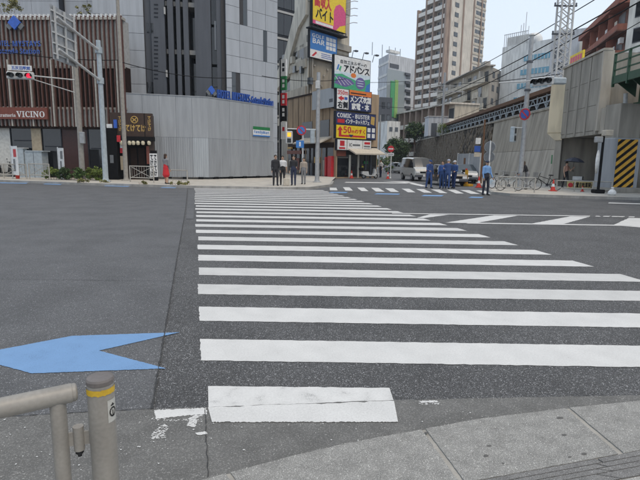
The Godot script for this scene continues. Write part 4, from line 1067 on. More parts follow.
	fbox(n, "green_board", mats.green_sign, S, 364, 161, 368, 164, 0.05, 0.1)
	fbox(n, "shop_cladding", mats.terracotta, S, 337, 150, 346, 156, 0, 0.08)
	# grey notice panel on the flank
	var gp_ := thing("blank_panel", "pale grey blank sign panel on the tan corner building", "sign", W.translated_local(Vector3(0, 0, 0.4)))
	fbox(gp_, "face", mats.hoard_d, gp_.transform, 312, 89.5, 333.5, 108.5, -0.1, 0)
	var fc := uv(gp_.transform, 331, 101)
	rbox(gp_, "printed_note", mats.slate, fc.x - 0.3, fc.x + 0.3, fc.y - 0.1, fc.y + 0.2, 0, 0.006)
	for x in [314, 331]: fbox(gp_, "support", mats.slate_dark, gp_.transform, x, 92, x + 1, 108, -0.4, -0.1)
	# shop boards
	var S2 := S.translated_local(Vector3(0, 0, 0.3))
	b = billboard("solar_billboard", "white billboard with hills, orange sun and dark characters on the roof", S2, [334.5, 370.2], [54.5, 87.5], mats.sign_white)
	part_rect(b, "sky_print", mats.sky_print, [0, 0.3, 1, 0.52])
	poly_rect(b, "hills", mats.hill_green, [[0, 0], [1, 0], [1, 0.42], [0.8, 0.36], [0.62, 0.3], [0.4, 0.38], [0.2, 0.46], [0, 0.42]], 0.006)
	poly_rect(b, "solar_field", mats.purple, [[0.0, 0.14], [0.3, 0.06], [0.56, 0.2], [0.45, 0.32], [0.1, 0.38]], 0.008)
	poly_rect(b, "solar_field", mats.purple, [[0.0, 0.3], [0.06, 0.38], [0.0, 0.4]], 0.0085)
	for k in 4: poly_rect(b, "field_row", mats.sign_white, [[0.02 + 0.1 * k, 0.36 - 0.02 * k], [0.035 + 0.1 * k, 0.36 - 0.02 * k], [0.2 + 0.1 * k, 0.1 + 0.02 * k], [0.185 + 0.1 * k, 0.1 + 0.02 * k]], 0.0095)
	poly_rect(b, "sun_disc", mats.orange_sign, circ(0.52, 0.46, 0.075, 0.075), 0.010)
	poly_rect(b, "globe", mats.purple, circ(0.72, 0.24, 0.14, 0.19), 0.012)
	for k in 3: poly_rect(b, "globe_line", mats.sky_print, circ(0.72, 0.24 + 0.08 * (k - 1), 0.1, 0.012, 10), 0.014)
	poly_rect(b, "water", mats.blue_bright, [[0.86, 0.0], [1, 0.0], [1, 0.3], [0.9, 0.2]], 0.010)
	wr(b, "pen", "自然エネルギーの", [0.14, 0.78, 0.9, 0.89], mats.ink, 0.010, 1.2)
	wr(b, "pen", "アドバンス", [0.24, 0.53, 0.98, 0.75], mats.ink, 0.010, 1.7)
	poly_rect(b, "emblem", mats.blue_bright, [[0.05, 0.55], [0.09, 0.73], [0.13, 0.73], [0.1, 0.58]], 0.008)
	poly_rect(b, "emblem", mats.hill_green, [[0.11, 0.58], [0.15, 0.52], [0.19, 0.68], [0.16, 0.7]], 0.0085)
	for k in 3:
		mb = MB.new()
		var u := lerpf(br(b)[0], br(b)[2], 0.5 + 0.3 * k - 0.02)
		mb.path([Vector3(u, br(b)[3], -0.1), Vector3(u - 0.2, br(b)[3] + 0.55, 0.3), Vector3(u - 0.2, br(b)[3] + 0.5, 0.6)], 0.03)
		mb.box(Vector3(u - 0.2, br(b)[3] + 0.46, 0.65), Vector3(0.3, 0.12, 0.22))
		build(mb, "flood_lamp", mats.slate, b)
	for u in [0.1, 0.5, 0.9]: rbox(b, "leg", mats.slate_dark, lerpf(br(b)[0], br(b)[2], u) - 0.07, lerpf(br(b)[0], br(b)[2], u) + 0.07, 6.5, br(b)[3] - 0.3, -0.5, -0.31)
	b = billboard("arrow_billboard", "white board with red distance, arrow and two black characters", S2, [337, 348.6], [88.3, 108.4], mats.sign_white)
	wr(b, "latin", "350m", [0.06, 0.72, 0.94, 0.94], mats.red_sign)
	poly_rect(b, "arrow", mats.red_sign, [[0.08, 0.54], [0.42, 0.68], [0.42, 0.6], [0.6, 0.6], [0.6, 0.48], [0.42, 0.48], [0.42, 0.4]], 0.006)
	part_rect(b, "blue_mark", mats.sign_blue, [0.64, 0.48, 0.9, 0.62], 0.007)
	wr(b, "pen", "右側", [0.06, 0.05, 0.94, 0.38], mats.ink, 0.008, 1.7)
	b = billboard("clothing_billboard", "dark blue and orange board with white characters beside the arrow board", S2, [349.4, 371.4], [89.6, 109.8], mats.navy_sign)
	part_rect(b, "orange_band", mats.orange_sign, [0, 0.74, 1, 1])
	part_rect(b, "text_line", mats.ink, [0.05, 0.82, 0.75, 0.88], 0.006)
	wr(b, "pen", "メンズ衣類", [0.03, 0.39, 0.98, 0.71], mats.sign_white, 0.008, 1.8)
	wr(b, "pen", "家電・本", [0.1, 0.04, 0.9, 0.36], mats.sign_white, 0.008, 1.8)
	b = billboard("cafe_billboard", "navy internet cafe board with white lettering above the yellow board", S2, [336.3, 375.6], [111.2, 123.8], mats.navy_sign)
	wr(b, "latin", "COMIC - BUSTER", [0.02, 0.55, 0.84, 0.9], mats.sign_white)
	part_rect(b, "red_tag", mats.red_sign, [0.03, 0.12, 0.2, 0.42], 0.006)
	wr(b, "pen", "インターネットカフェ", [0.22, 0.1, 0.84, 0.47], mats.sign_white, 0.008, 1.7)
	poly_rect(b, "yellow_badge", mats.gold, [[0.87, 0.2], [0.97, 0.1], [0.98, 0.8], [0.88, 0.85]], 0.006)
	b = billboard("distance_billboard", "yellow board with red arrow and distance under the navy board", S2, [336.3, 375.6], [124.6, 137.6], mats.yellow_sign)
	part_rect(b, "navy_field", mats.navy_sign, [0.75, 0, 1, 1], 0.002)
	for i in 2:
		for j in 2: part_rect(b, "pictogram", mats.sign_white, [0.78 + 0.12 * i, 0.12 + 0.46 * j, 0.86 + 0.12 * i, 0.46 + 0.46 * j], 0.006)
	wr(b, "latin", "50", [0.17, 0.4, 0.36, 0.92], mats.red_sign)
	wr(b, "latin", "m", [0.37, 0.42, 0.44, 0.64], mats.red_sign)
	wr(b, "pen", "のすく", [0.45, 0.4, 0.74, 0.74], mats.red_sign, 0.008, 1.6)
	poly_rect(b, "red_arrow", mats.red_sign, [[0.06, 0.1], [0.72, 0.1], [0.72, 0.25], [0.12, 0.25], [0.12, 0.6], [0.16, 0.6], [0.09, 0.92], [0.02, 0.6], [0.06, 0.6]], 0.006)
	poly_rect(b, "navy_mark", mats.navy_sign, [[0.36, 0.05], [0.42, 0.3], [0.3, 0.3]], 0.008)
	b = billboard("shop_sign", "white and red shop signs in a row above the awning", S2, [337.5, 371], [139.3, 149.6], mats.sign_white)
	part_rect(b, "red_mark", mats.red_sign, [0.07, 0.38, 0.2, 0.9]); part_rect(b, "red_mark", mats.red_sign, [0.05, 0.08, 0.22, 0.26])
	part_rect(b, "divider", mats.old_grey, [0.26, 0, 0.285, 1]); part_rect(b, "divider", mats.old_grey, [0.73, 0, 0.755, 1])
	wr(b, "latin", "iC", [0.34, 0.35, 0.42, 0.7], mats.ink); part_rect(b, "text_line", mats.logo_grey, [0.44, 0.42, 0.66, 0.6], 0.006)
	part_rect(b, "red_mark", mats.red_sign, [0.79, 0.62, 0.97, 0.86]); part_rect(b, "text_line", mats.logo_grey, [0.78, 0.34, 0.97, 0.5], 0.006); part_rect(b, "text_line", mats.logo_grey, [0.78, 0.1, 0.97, 0.22], 0.006)
	# hanging blade sign at the edge of the hoarding
	var bt := frame(ground(282, 43.5), ground(286, 43.3))
	var bs := thing("blade_sign", "tall narrow stacked shop sign in white, green, red and black", "sign", bt)
	for q in [[59, 76, "sign_white"], [76, 90, "green_sign"], [93, 105.5, "red_sign"], [105.8, 121, "black"], [122, 139, "sign_white"]]:
		fbox(bs, "sign_field", mats[q[2]], bt, 280.8, q[0], 285.8, q[1], -0.2, 0.0)
	for q in [[63, "ink"], [68, "ink"], [79, "sign_white"], [84, "sign_white"], [95, "sign_white"], [100, "sign_white"], [108, "sign_white"], [113, "sign_white"]]: fbox(bs, "mark", mats[q[1]], bt, 282.2, q[0], 284.4, q[0] + 3.4, 0, 0.006)
	fbox(bs, "red_dot", mats.red_sign, bt, 282.3, 127, 284.5, 131, 0, 0.006)
	fbox(bs, "bracket", mats.slate_dark, bt, 279.5, 58, 280.8, 178, -0.2, -0.06)
func far_tower(called: String, label: String, T: Transform3D, w: float, d: float, h: float, m: Material) -> Node3D:
	var o := thing(called, label, "building", T)
	if d > 0: rbox(o, "wall", m, 0, w, 0, h, -d, 0)
	return o
func window_grid(o: Node, x0: float, x1: float, y0: float, y1: float, nx: int, ny: int, fw: float, fh: float, m: Material, frame_m: Material, deep := 0.12) -> void:
	for i in nx:
		for j in ny:
			var cx := lerpf(x0, x1, (i + 0.5) / nx); var cy := lerpf(y0, y1, (j + 0.5) / ny)
			var hw := (x1 - x0) / nx * fw / 2; var hh := (y1 - y0) / ny * fh / 2
			var f := rbox(o, "window", frame_m, cx - hw, cx + hw, cy - hh, cy + hh, -0.05, 0.03)
			var p := pbox(f, "pane", m, Vector3(0, 0, 0.5), Vector3(0.9, 0.86, 0.4))
func make_far_buildings() -> void:
	# grey office tower wrapped in green netting
	var A := ground(375.5, 118); var C := ground(385, 112); var D := ground(410.5, 118)
	var T := frame(C, D); var W := frame(A, C)
	var w := C.distance_to(D); var ww := A.distance_to(C)
	var h: float = uv(T, 386, 53).y
	var o := far_tower("netted_tower", "pale grey office tower with green netting and outside stairs", T, w, 0, h, mats.office_grey)
	var fk := Node3D.new(); fk.name = "flank"; o.add_child(fk, true); fk.transform = T.affine_inverse() * W
	core(o, A, C, D, h, mats.office_grey)
	for k in 9: rbox(fk, "floor_band", mats.office_white, 0, ww, 2.6 * k + 2.0, 2.6 * k + 2.5, 0, 0.08)
	fbox(o, "glass_strip", mats.glass_pale, T, 386, 70, 404, 150, 0, 0.1)
	fbox(o, "louvre", mats.slate, T, 390, 64, 399, 68, 0, 0.1)
	for q in [[390.5, 394.5, 81, 117, "net_green"], [394.7, 397.8, 80, 118, "net_lime"]]: fbox(o, "netting", mats[q[4]], T, q[0], q[2], q[1], q[3], 0.1, 0.25)
	for k in 9:
		var y := 73 + k * 8.3
		fbox(o, "stair_landing", mats.slate, T, 406, y, 410.6, y + 2.5, 0, 0.5)
		fbox(o, "stair_shade_panel", mats.glass_grey, T, 406.3, y + 2.5, 410.4, y + 6, 0, 0.06)  # dark glassy panel painted in for the shade of the open stair
	fbox(o, "roof_plant", mats.office_white, T, 390, 50.5, 400, 53, -2, -0.8)
	for x in [379, 389, 396, 402, 407]:
		var mb := MB.new(); var p := uv(T, x, 53); mb.tube(Vector3(p.x, h - 0.5, -2), Vector3(p.x, h + 2.2, -2), 0.06)
		build(mb, "antenna", mats.slate, o)
	# lower dark block in front of it
	var bt := frame(ground(378, 100), ground(392, 101))
	o = far_tower("dark_block", "dark narrow block in front of the netted tower", bt, 2.7, 5, uv(bt, 380, 97).y, mats.slate)
	window_grid(o, 0.2, 2.5, 2, uv(bt, 380, 97).y - 0.4, 2, 5, 0.6, 0.5, mats.glass_grey, mats.slate_dark)
	bt = frame(ground(386, 96), ground(397, 97))
	o = far_tower("pale_block", "pale stepped low house at the foot of the netted tower", bt, 2.9, 5, uv(bt, 390, 121).y, mats.office_white)
	window_grid(o, 0.2, 2.7, 2, uv(bt, 390, 121).y - 0.4, 2, 3, 0.6, 0.4, mats.glass_grey, mats.office_grey)
	# apartment tower
	C = below(448.5, 30, 150); A = below(418.5, 50, 162); D = below(484.5, 30, 163)
	T = frame(C, D); W = frame(A, C)
	w = C.distance_to(D); ww = A.distance_to(C)
	h = uv(T, 455, 0).y + 4.0
	o = far_tower("apartment_tower", "tall white and brown apartment tower with rows of balconies", T, w, 0, h, mats.apartment_white)
	fk = Node3D.new(); fk.name = "flank"; o.add_child(fk, true); fk.transform = T.affine_inverse() * W
	var hs: float = uv(W, 423, 10).y
	core(o, A.lerp(C, 0.3), C, D, h - 0.3, mats.apartment_white)
	core(o, A, A.lerp(C, 0.3), A.lerp(C, 0.3) + (D - C) * 0.8, hs, mats.apartment_white)
	var fh := 2.72
	for x in [0.0, 0.3, 0.56, 0.86]: rbox(fk, "pilaster", mats.apartment_brown, ww * x, ww * x + 0.5, 0, hs if x == 0.0 else h - 0.3, 0, 1.2)
	rbox(fk, "pilaster", mats.apartment_brown, ww - 0.7, ww + 0.02, 0, h - 0.25, 0, 1.2)
	for k in range(1, 20):
		var y := 2.0 + fh * k
		for c in [[0.05, 0.3], [0.35, 0.56], [0.61, 0.86], [0.9, 0.98]]:
			if y + 2 > (hs if c[0] < 0.1 else h): continue
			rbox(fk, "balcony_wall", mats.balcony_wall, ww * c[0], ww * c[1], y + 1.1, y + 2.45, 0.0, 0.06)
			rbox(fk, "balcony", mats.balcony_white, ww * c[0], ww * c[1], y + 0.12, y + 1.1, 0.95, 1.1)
			rbox(fk, "balcony_slab", mats.balcony_white, ww * c[0], ww * c[1], y - 0.05, y + 0.12, 0, 1.1)
			rbox(fk, "balcony_shade_glass", mats.glass_grey, ww * lerpf(c[0], c[1], 0.12), ww * lerpf(c[0], c[1], 0.7 + 0.2 * rng.randf()), y + 0.2, y + 2.25, 0.04, 0.1)  # balcony glazing, kept dark in colour for the shade inside the recess
	for x in [0.0, 0.35, 0.64, 0.86]: rbox(o, "pilaster", mats.apartment_brown, w * x, w * x + 0.55, 0, h - 0.2, 0, 0.25)
	for k in range(1, 20):
		var y := 2.0 + fh * k
		var f := rbox(o, "window", mats.slate, w * 0.14, w * 0.24, y + 0.8, y + 2.0, 0, 0.08)
		pbox(f, "pane", mats.glass_grey, Vector3(0, 0, 0.5), Vector3(0.86, 0.86, 0.4))
		if k >= 2:
			for c in [[0.72, 0.8], [0.81, 0.86], [0.91, 0.97]]: rbox(o, "window", mats.glass_grey, w * c[0], w * c[1], y + 0.9, y + 2.0, 0, 0.06)
			rbox(o, "floor_band", mats.apartment_beige, w * 0.68, w, y, y + 0.5, 0, 0.12)
	# beige apartment block with deep balconies
	A = below(441, 95, 128); C = below(489.5, 80, 100); D = below(501.5, 85, 106)
	T = frame(A, C); W = frame(C, D)
	w = A.distance_to(C); ww = C.distance_to(D)
	h = uv(T, 489, 66.5).y
	o = far_tower("balcony_block", "beige apartment block with deep dark balconies stepping behind the railway", T, w, 0, h, mats.apartment_beige)
	fk = Node3D.new(); fk.name = "flank"; o.add_child(fk, true); fk.transform = T.affine_inverse() * W
	core(o, A, C, D, h - 0.02, mats.apartment_beige)
	rbox(fk, "flank_wall", mats.apartment_grey, 0.05, ww, 0, h - 0.15, -0.02, 0.03)
	rbox(o, "roof_slab", mats.apartment_grey, 0, w + 0.1, h, h + 0.25, -1, 1.1)
	rbox(o, "water_tank", mats.apartment_grey, w * 0.8, w * 0.87, h + 0.25, h + 1.6, -1.6, -0.4)
	for k in 5:
		var y := h - 2.0 - 2.55 * k
		for i in 10:
			if rng.randf() < 0.04: continue
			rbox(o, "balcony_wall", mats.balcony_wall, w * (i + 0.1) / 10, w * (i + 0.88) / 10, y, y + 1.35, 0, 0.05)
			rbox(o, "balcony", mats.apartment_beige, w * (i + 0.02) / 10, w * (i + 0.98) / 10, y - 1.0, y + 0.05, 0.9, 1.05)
			rbox(o, "balcony_slab", mats.apartment_beige, w * (i + 0.02) / 10, w * (i + 0.98) / 10, y - 1.15, y - 1.0, 0, 1.05)
			rbox(o, "balcony_shade_glass", mats.glass_grey, w * (i + 0.2) / 10, w * (i + 0.8) / 10, y - 0.95, y + 1.2, 0.03, 0.08)  # dark glass colour stands in for shade at the back of the balcony
			if i % 3 == 0: rbox(o, "divider", mats.apartment_white, w * i / 10.0, w * i / 10.0 + 0.2, y - 1.0, y + 1.45, 0, 1.05)
		for i in 2:
			var f := rbox(fk, "window", mats.slate, ww * (0.2 + 0.4 * i), ww * (0.38 + 0.4 * i), y, y + 1.2, 0, 0.06)
			pbox(f, "pane", mats.glass_grey, Vector3(0, 0, 0.5), Vector3(0.85, 0.85, 0.4))
	# low terrace with brown posts in front of the tower
	A = ground(396, 116); C = ground(452, 92)
	T = frame(A, C)
	w = A.distance_to(C)
	h = uv(T, 440, 107).y
	o = far_tower("terrace_block", "low beige terrace with brown posts above the stone wall", T, w, 5, h, mats.apartment_beige)
	rbox(o, "roof_slab", mats.apartment_white, -0.3, w + 0.2, h, h + 0.3, -5, 1.2)
	for k in 3:
		var y := h - 2.6 - 2.9 * k
		rbox(o, "balcony", mats.balcony_white, 0, w, y - 0.9, y, 0, 1.0)
		for i in 9:
			rbox(o, "post", mats.apartment_brown, w * i / 9.0, w * i / 9.0 + 0.5, y - 2, y + 2.6, 0, 1.05)
			rbox(o, "window", mats.glass_grey, w * (i + 0.3) / 9.0, w * (i + 0.9) / 9.0, y, y + 1.9, 0, 0.06)
	# white office with blue window bands
	A = below(501, 70, 104); C = below(553, 55, 96)
	T = frame(A, C)
	w = A.distance_to(C); h = uv(T, 505, 47).y
	o = far_tower("white_office", "white office block with pale blue window bands", T, w, 6, h, mats.office_white)
	for k in 4:
		var y := 54.0 + k * 14.0
		fbox(o, "window_band", mats.glass_blue, T, 524 - k * 3.5, y, 550, y + 5.5, 0, 0.08)
		for i in 7: fbox(o, "mullion", mats.office_white, T, 526 - k * 3 + i * 3.6, y, 526.6 - k * 3 + i * 3.6, y + 5.5, 0.05, 0.12)
	rbox(o, "penthouse", mats.office_white, w * 0.06, w * 0.5, h, h + 1.8, -5, -0.5)
	fbox(o, "penthouse", mats.office_white, T, 552, 30, 566, 44, -6, -0.2)
	for k in 12: rbox(o, "roof_railing", mats.steel_pale, w * (0.02 + 0.04 * k), w * (0.02 + 0.04 * k) + 0.08, h, h + 2.4, -0.2, -0.1)
	rbox(o, "roof_railing", mats.steel_pale, 0.1, w * 0.5, h + 2.3, h + 2.4, -0.2, -0.1)
	for q in [[521.5, 25], [524, 23], [527, 12], [529, 26]]:
		var mb := MB.new(); var p := uv(T, q[0], q[1], -1.0); mb.tube(Vector3(p.x, h, -1), Vector3(p.x, p.y, -1), 0.06)
		build(mb, "antenna", mats.steel_pale, o)
	var mb2 := MB.new(); mb2.ball(Vector3(uv(T, 535, 40, -1.0).x, uv(T, 535, 40, -1.0).y, -1.0), Vector3(1.4, 1.4, 1.4), 14)
	build(mb2, "antenna_dome", mats.sign_white, o)
	# plain grey wall building right of it
	A = below(551, 45, 88); C = below(592, 45, 84)
	T = frame(A, C)
	w = A.distance_to(C); h = uv(T, 570, 30).y
	o = far_tower("grey_wall_building", "plain pale grey windowless building beside the white office", T, w, 6, h, mats.office_grey)
	fbox(o, "step", mats.old_pale, T, 579, 41, 592, 62, 0, 1.6)
	for k in 2: fbox(o, "window", mats.glass_grey, T, 553, 50 + 12 * k, 562, 58 + 12 * k, 0, 0.08)
	# red-brown apartments
	A = below(590, 45, 72); C = below(631, 15, 56)
	T = frame(A, C)
	w = A.distance_to(C)
	h = uv(T, 630, 1).y
	o = far_tower("red_apartments", "red-brown apartment block with balconies full of air conditioners", T, w, 4.5, h - 0.4, mats.brick_dark)
	rbox(o, "roof_slab", mats.brick_red, -1.2, w, h - 0.35, h + 0.35, -4, 1.3)
	for k in 5:
		var y := h - 3.1 - 2.75 * k
		rbox(o, "balcony", mats.brick_red, -0.8 - 0.15 * k, w, y, y + 0.62, 0, 1.2)
		rbox(o, "balcony_slab", mats.brick_dark, -0.8, w, y - 0.14, y, 0, 1.25)
		for i in 4:
			rbox(o, "window", mats.glass_pale, w * (0.06 + 0.23 * i), w * (0.2 + 0.23 * i), y + 0.6, y + 2.3, 0, 0.06)
			rbox(o, "partition", mats.brick_red, w * (0.03 + 0.24 * i), w * (0.03 + 0.24 * i) + 0.12, y + 0.7, y + 2.6, 0, 1.1)
			if rng.randf() < 0.8: rbox(o, "air_conditioner", mats.sign_white, w * (0.22 + 0.23 * i), w * (0.22 + 0.23 * i) + 0.7, y + 1.5, y + 2.1, 0.2, 0.6)
			rbox(o, "laundry", mats[pick(["sign_white", "office_white", "old_pale"])], w * (0.12 + 0.22 * i), w * (0.17 + 0.22 * i), y + 0.7, y + 1.6, 0.5, 0.56)
	# white tiled building at the edge
	A = below(628, 20, 51); C = below(690, 20, 45)
	T = frame(A, C)
	w = A.distance_to(C)
	o = far_tower("white_tiled_building", "white tiled building with dark windows beside the red apartments", T, w, 5, 24, mats.white_tile)
	for k in 7: 
		for i in 3:
			var f := rbox(o, "window", mats.slate, w * (0.12 + 0.3 * i), w * (0.34 + 0.3 * i), 6.2 + 2.35 * k, 7.6 + 2.35 * k, -0.1, 0.03)
			pbox(f, "pane", mats.glass_dark, Vector3(0, 0, 0.5), Vector3(0.9, 0.86, 0.4))

# ================= railway =================
func make_railway() -> void:
	var N := Vector3(16.35, 0, -34.0); var K := Vector3(17.55, 0, -50.5); var E := Vector3(19.6, 0, -118.0)
	var T := frame(E, N)          # facade along the street, right end nearest
	var L := E.distance_to(N)
	var uk := L - N.distance_to(K)
	var o := thing("railway_embankment", "high retaining wall of dark stone and stained concrete carrying the railway", "retaining wall", T)
	var h := 5.7; var bat := 0.9
	rbox(o, "core", mats.rail_dark, 0, L - 0.05, 0, h - 0.05, -13, -bat - 0.25)
	# concrete bays
	var cuts := [uk, uk + 4.3, uk + 8.6, uk + 12.6, L]
	for i in 4:
		for j in 2:
			var mb := MB.new()
			var y0 := 0.0 if j == 0 else 2.62; var y1 := 2.6 if j == 0 else h
			var z0 := -bat * y0 / h; var z1 := -bat * y1 / h
			var sk := 1.9 if i == 0 else 0.0
			var a: float = cuts[i] - sk * (0.0 if j == 0 else 0.45); var b: float = cuts[i + 1] - 0.03
			mb.quad(Vector3(a, y0, z0), Vector3(b, y0, z0), Vector3(b, y1, z1), Vector3(a - (sk * 0.45 if j == 0 else sk * 0.55), y1, z1), Vector3(0, bat / h, 1).normalized())
			mb.quad(Vector3(a, y1, z1), Vector3(b, y1, z1), Vector3(b, y1, z1 - 0.4), Vector3(a, y1, z1 - 0.4), Vector3.UP)
			build(mb, "concrete_bay", mats.rail_concrete if j == 1 else mats.rail_concrete_pale, o)
	# stone courses further along; nearer stones one by one
	var ch := 0.4
	var meshes := []
	for k in 6:
		var mb := MB.new()
		mb.bevel(Vector3.ZERO, Vector3(0.5 + 0.05 * (k % 3), 0.5, 0.4), 0.07)
		meshes.append(mb.mesh())
	var rest := MB.new()
	var cnt := 0
	for j in 14:
		var y := ch * (j + 0.5)
		var u := uk - 0.5 - 0.15 * j - (0.4 if j % 2 else 0.0)
		while u > 0.5:
			var c := Vector3(u, y, -bat * y / h - 0.2 + rng.randf_range(-0.05, 0.07))
			if u > uk - 14.5 and cnt < 295:
				var q := MeshInstance3D.new()
				q.mesh = meshes[rng.randi() % 6]; q.material_override = mats[pick(["stone_dark", "stone_mid", "stone_dark", "stone_deep"])]
				q.name = "stone"; q.transform = Transform3D(Basis(Vector3.BACK, PI / 4 + rng.randf_range(-0.12, 0.12)), c)
				o.add_child(q, true); cnt += 1
				u -= 0.8
			else:
				rest.box(c, Vector3(rng.randf_range(0.48, 0.58), 0.52, 0.4), Basis(Vector3.BACK, PI / 4 + rng.randf_range(-0.12, 0.12)))
				u -= 0.8
	var rs := build(rest, "far_stones", mats.stone_dark, o)
	rs.set_meta("kind", "stuff")
	rbox(o, "coping", mats.rail_concrete, 0, L, h, h + 0.18, -bat - 0.6, -bat + 0.08)
	rbox(o, "drain_pipe", mats.slate, uk + 8.58, uk + 8.66, 0.2, h, -0.9, -0.85)
	# platform edge: lattice fence and canopy
	var f := thing("platform_fence", "grey steel lattice fence and dark canopy edge on top of the railway wall", "fence", T)
	var z := -bat - 0.35
	for k in range(0, 42):
		var u := L - 0.6 - k * 1.9
		rbox(f, "post", mats.steel_blue, u - 0.05, u + 0.05, h + 0.1, h + 1.35, z - 0.05, z + 0.05)
		var mb := MB.new()
		mb.bar(Vector3(u, h + 0.3, z), Vector3(u - 0.95, h + 1.2, z), 0.06, 0.06); mb.bar(Vector3(u - 0.95, h + 1.2, z), Vector3(u - 1.9, h + 0.3, z), 0.06, 0.06)
		build(mb, "brace", mats.steel_blue, f)
	for y in [0.28, 0.75, 1.22]: rbox(f, "rail", mats.steel_blue, L - 80, L - 0.6, h + y - 0.04, h + y + 0.04, z - 0.03, z + 0.03)
	rbox(f, "canopy", mats.rust, L - 84, L - 1.2, h + 1.42, h + 1.75, z - 5, z + 0.3)
	rbox(f, "platform_wall", mats.rail_dark, L - 84, L - 1.2, h + 0.1, h + 1.42, z - 3.2, z - 3.0)
	# underpass with the deck above it
	var U0 := below(563.5, 76, 33.75); var U1 := below(603.5, 58, 28.2)
	var P := frame(U0, U1)
	var pl := U0.distance_to(U1)
	var dk := thing("railway_underpass", "concrete railway deck with ribbed panels above a dark underpass", "bridge", P)
	var b0 := 3.3; var t0 := 7.75
	rbox(dk, "deck", mats.rail_dark, 0, pl, b0 + 0.02, t0 - 0.1, -14, -0.2)
	for i in 4: # fascia panels between darker ribs
		var a := pl * i / 4.0; var b := pl * (i + 1) / 4.0
		for j in 3: rbox(dk, "fascia_panel", mats.rail_panel, a + 0.02, b - 0.27, b0 + 0.18 + j * 1.42 + 0.01, b0 + 0.18 + (j + 1) * 1.42 - 0.01, -0.2, 0.0)
		rbox(dk, "rib", mats.rail_panel, b - 0.26, b - 0.02, b0, t0 - 0.05, -0.2, 0.03)
	rbox(dk, "end_pilaster", mats.rail_concrete_pale, pl - 0.02, pl + 0.14, b0 + 0.15, t0, -0.5, 0.05)
	rbox(dk, "coping", mats.rail_concrete_pale, -0.1, pl + 0.16, t0, t0 + 0.12, -0.4, 0.08)
	rbox(dk, "soffit_edge", mats.rail_panel, 0, pl, b0 - 0.05, b0 + 0.17, -0.2, -0.02)
	rbox(dk, "inner_wall", mats.rail_concrete_pale, -0.35, -0.05, 0, b0, -12, -0.15)
	rbox(dk, "end_wall", mats.rail_concrete, -0.3, pl + 0.3, 0, b0, -12.4, -12)
	rbox(dk, "shading_side_wall", mats.rail_concrete, pl, pl + 0.4, 0, b0, -12.0, -0.3)  # near-side wall, run forward to shut light out of the underpass
	fbox(dk, "green_plate", mats.green_sign, Transform3D(P.basis.rotated(Vector3.UP, -PI / 2), U0), 560.5, 155, 563, 164, 0.1, 0.13)
	# the beam that faces the road
	var Q := frame(below(604, 125, 27.6), Vector3(31, 0, -26.8))
	var bm := thing("deck_end_beam", "dark stained concrete beam under the green railway bridge", "beam", Q)
	rbox(bm, "beam", mats.rail_panel, 0.35, 14, b0, 4.65, -0.9, 0)
	rbox(bm, "beam_end", mats.rail_concrete_pale, 0.0, 0.34, b0 - 0.02, 4.68, -0.9, 0.02)
	rbox(bm, "recess_wall", mats.rail_panel, 0.4, 14, 4.65, 7.6, -0.9, -0.5)
	rbox(bm, "bearing_shelf", mats.rail_concrete, 1.6, 3.2, 4.65, 4.95, -0.5, -0.1)
	var mb3 := MB.new(); mb3.path([Vector3(0.9, 5.4, 0.12), Vector3(0.95, 4.6, 0.14), Vector3(1.05, 4.1, 0.12)], 0.11, 10)
	build(mb3, "hanging_duct", mats.steel_pale, bm)
	# pillar at the corner
	var ap := thing("abutment_pillar", "cream concrete pillar at the corner of the underpass", "pillar", frame(below(550.5, 110, 33.9), below(562, 110, 33.5)))
	var mb := MB.new()
	mb.bevel(Vector3(0.42, 5.35, -0.3), Vector3(0.95, 3.5, 1.0), 0.05)
	build(mb, "corbel", mats.cream_pillar, ap)
	mb = MB.new()
	mb.prism(PackedVector2Array([Vector2(-0.05, 3.6), Vector2(0.89, 3.6), Vector2(0.89, 3.15), Vector2(0.45, 3.15)]), Transform3D.IDENTITY, -0.78, 0.18)
	build(mb, "corbel_foot", mats.cream_pillar, ap)
	mb = MB.new(); mb.bevel(Vector3(0.68, 1.6, -0.3), Vector3(0.42, 3.2, 0.8), 0.03)
	build(mb, "shaft", mats.rail_concrete_pale, ap)
	# green girder bridge
	var G0 := below(612, 76, 27.4)
	var G := frame(G0, Vector3(G0.x - 0.5, 0, -4.0))
	var gl := 23.5
	var g := thing("green_railway_bridge", "dark green steel girder bridge with walkway railing over the road", "bridge", G)
	rbox(g, "girder_web", mats.bridge_green, 0.4, gl, 4.85, 6.1, -1.4, -1.3)
	rbox(g, "girder_flange", mats.bridge_green, 0.4, gl, 4.78, 4.86, -1.65, -1.05)
	rbox(g, "deck_plate", mats.bridge_green, 0, gl, 6.1, 6.2, -6, -0.1)
	rbox(g, "fascia", mats.bridge_green, 0, gl, 5.85, 6.25, -0.12, 0.0)
	for k in 18:
		var u := 0.1 + 1.3 * k
		rbox(g, "railing_post", mats.bridge_green, u - 0.05, u + 0.05, 5.7, 7.4, -0.1, 0.02)
		var br_ := MB.new()
		br_.prism(PackedVector2Array([Vector2(0, 6.1), Vector2(1.3, 6.1), Vector2(1.3, 5.2)]), Transform3D(Basis(Vector3.FORWARD, Vector3.UP, Vector3.RIGHT), Vector3(0, 0, 0)), u - 0.03, u + 0.03)
		build(br_, "bracket", mats.bridge_green, g)
	for y in [6.55, 6.95, 7.38]: rbox(g, "handrail", mats.bridge_green, 0, gl, y - 0.035, y + 0.035, -0.08, -0.02)
	# advertising strip on the deck
	var s := thing("trackside_sign", "small yellow and pink sign strip on top of the railway deck", "sign", P)
	rbox(s, "board", mats.yellow_sign, 0.3, 2.3, t0 + 0.15, t0 + 0.75, -0.3, -0.2)
	rbox(s, "stand", mats.slate, 0.5, 0.56, t0 + 0.05, t0 + 0.7, -0.4, -0.3)
	for k in 5: rbox(s, "pink_mark", mats.pink_sign, 0.42 + 0.36 * k, 0.68 + 0.36 * k, t0 + 0.28, t0 + 0.6, -0.2, -0.19)
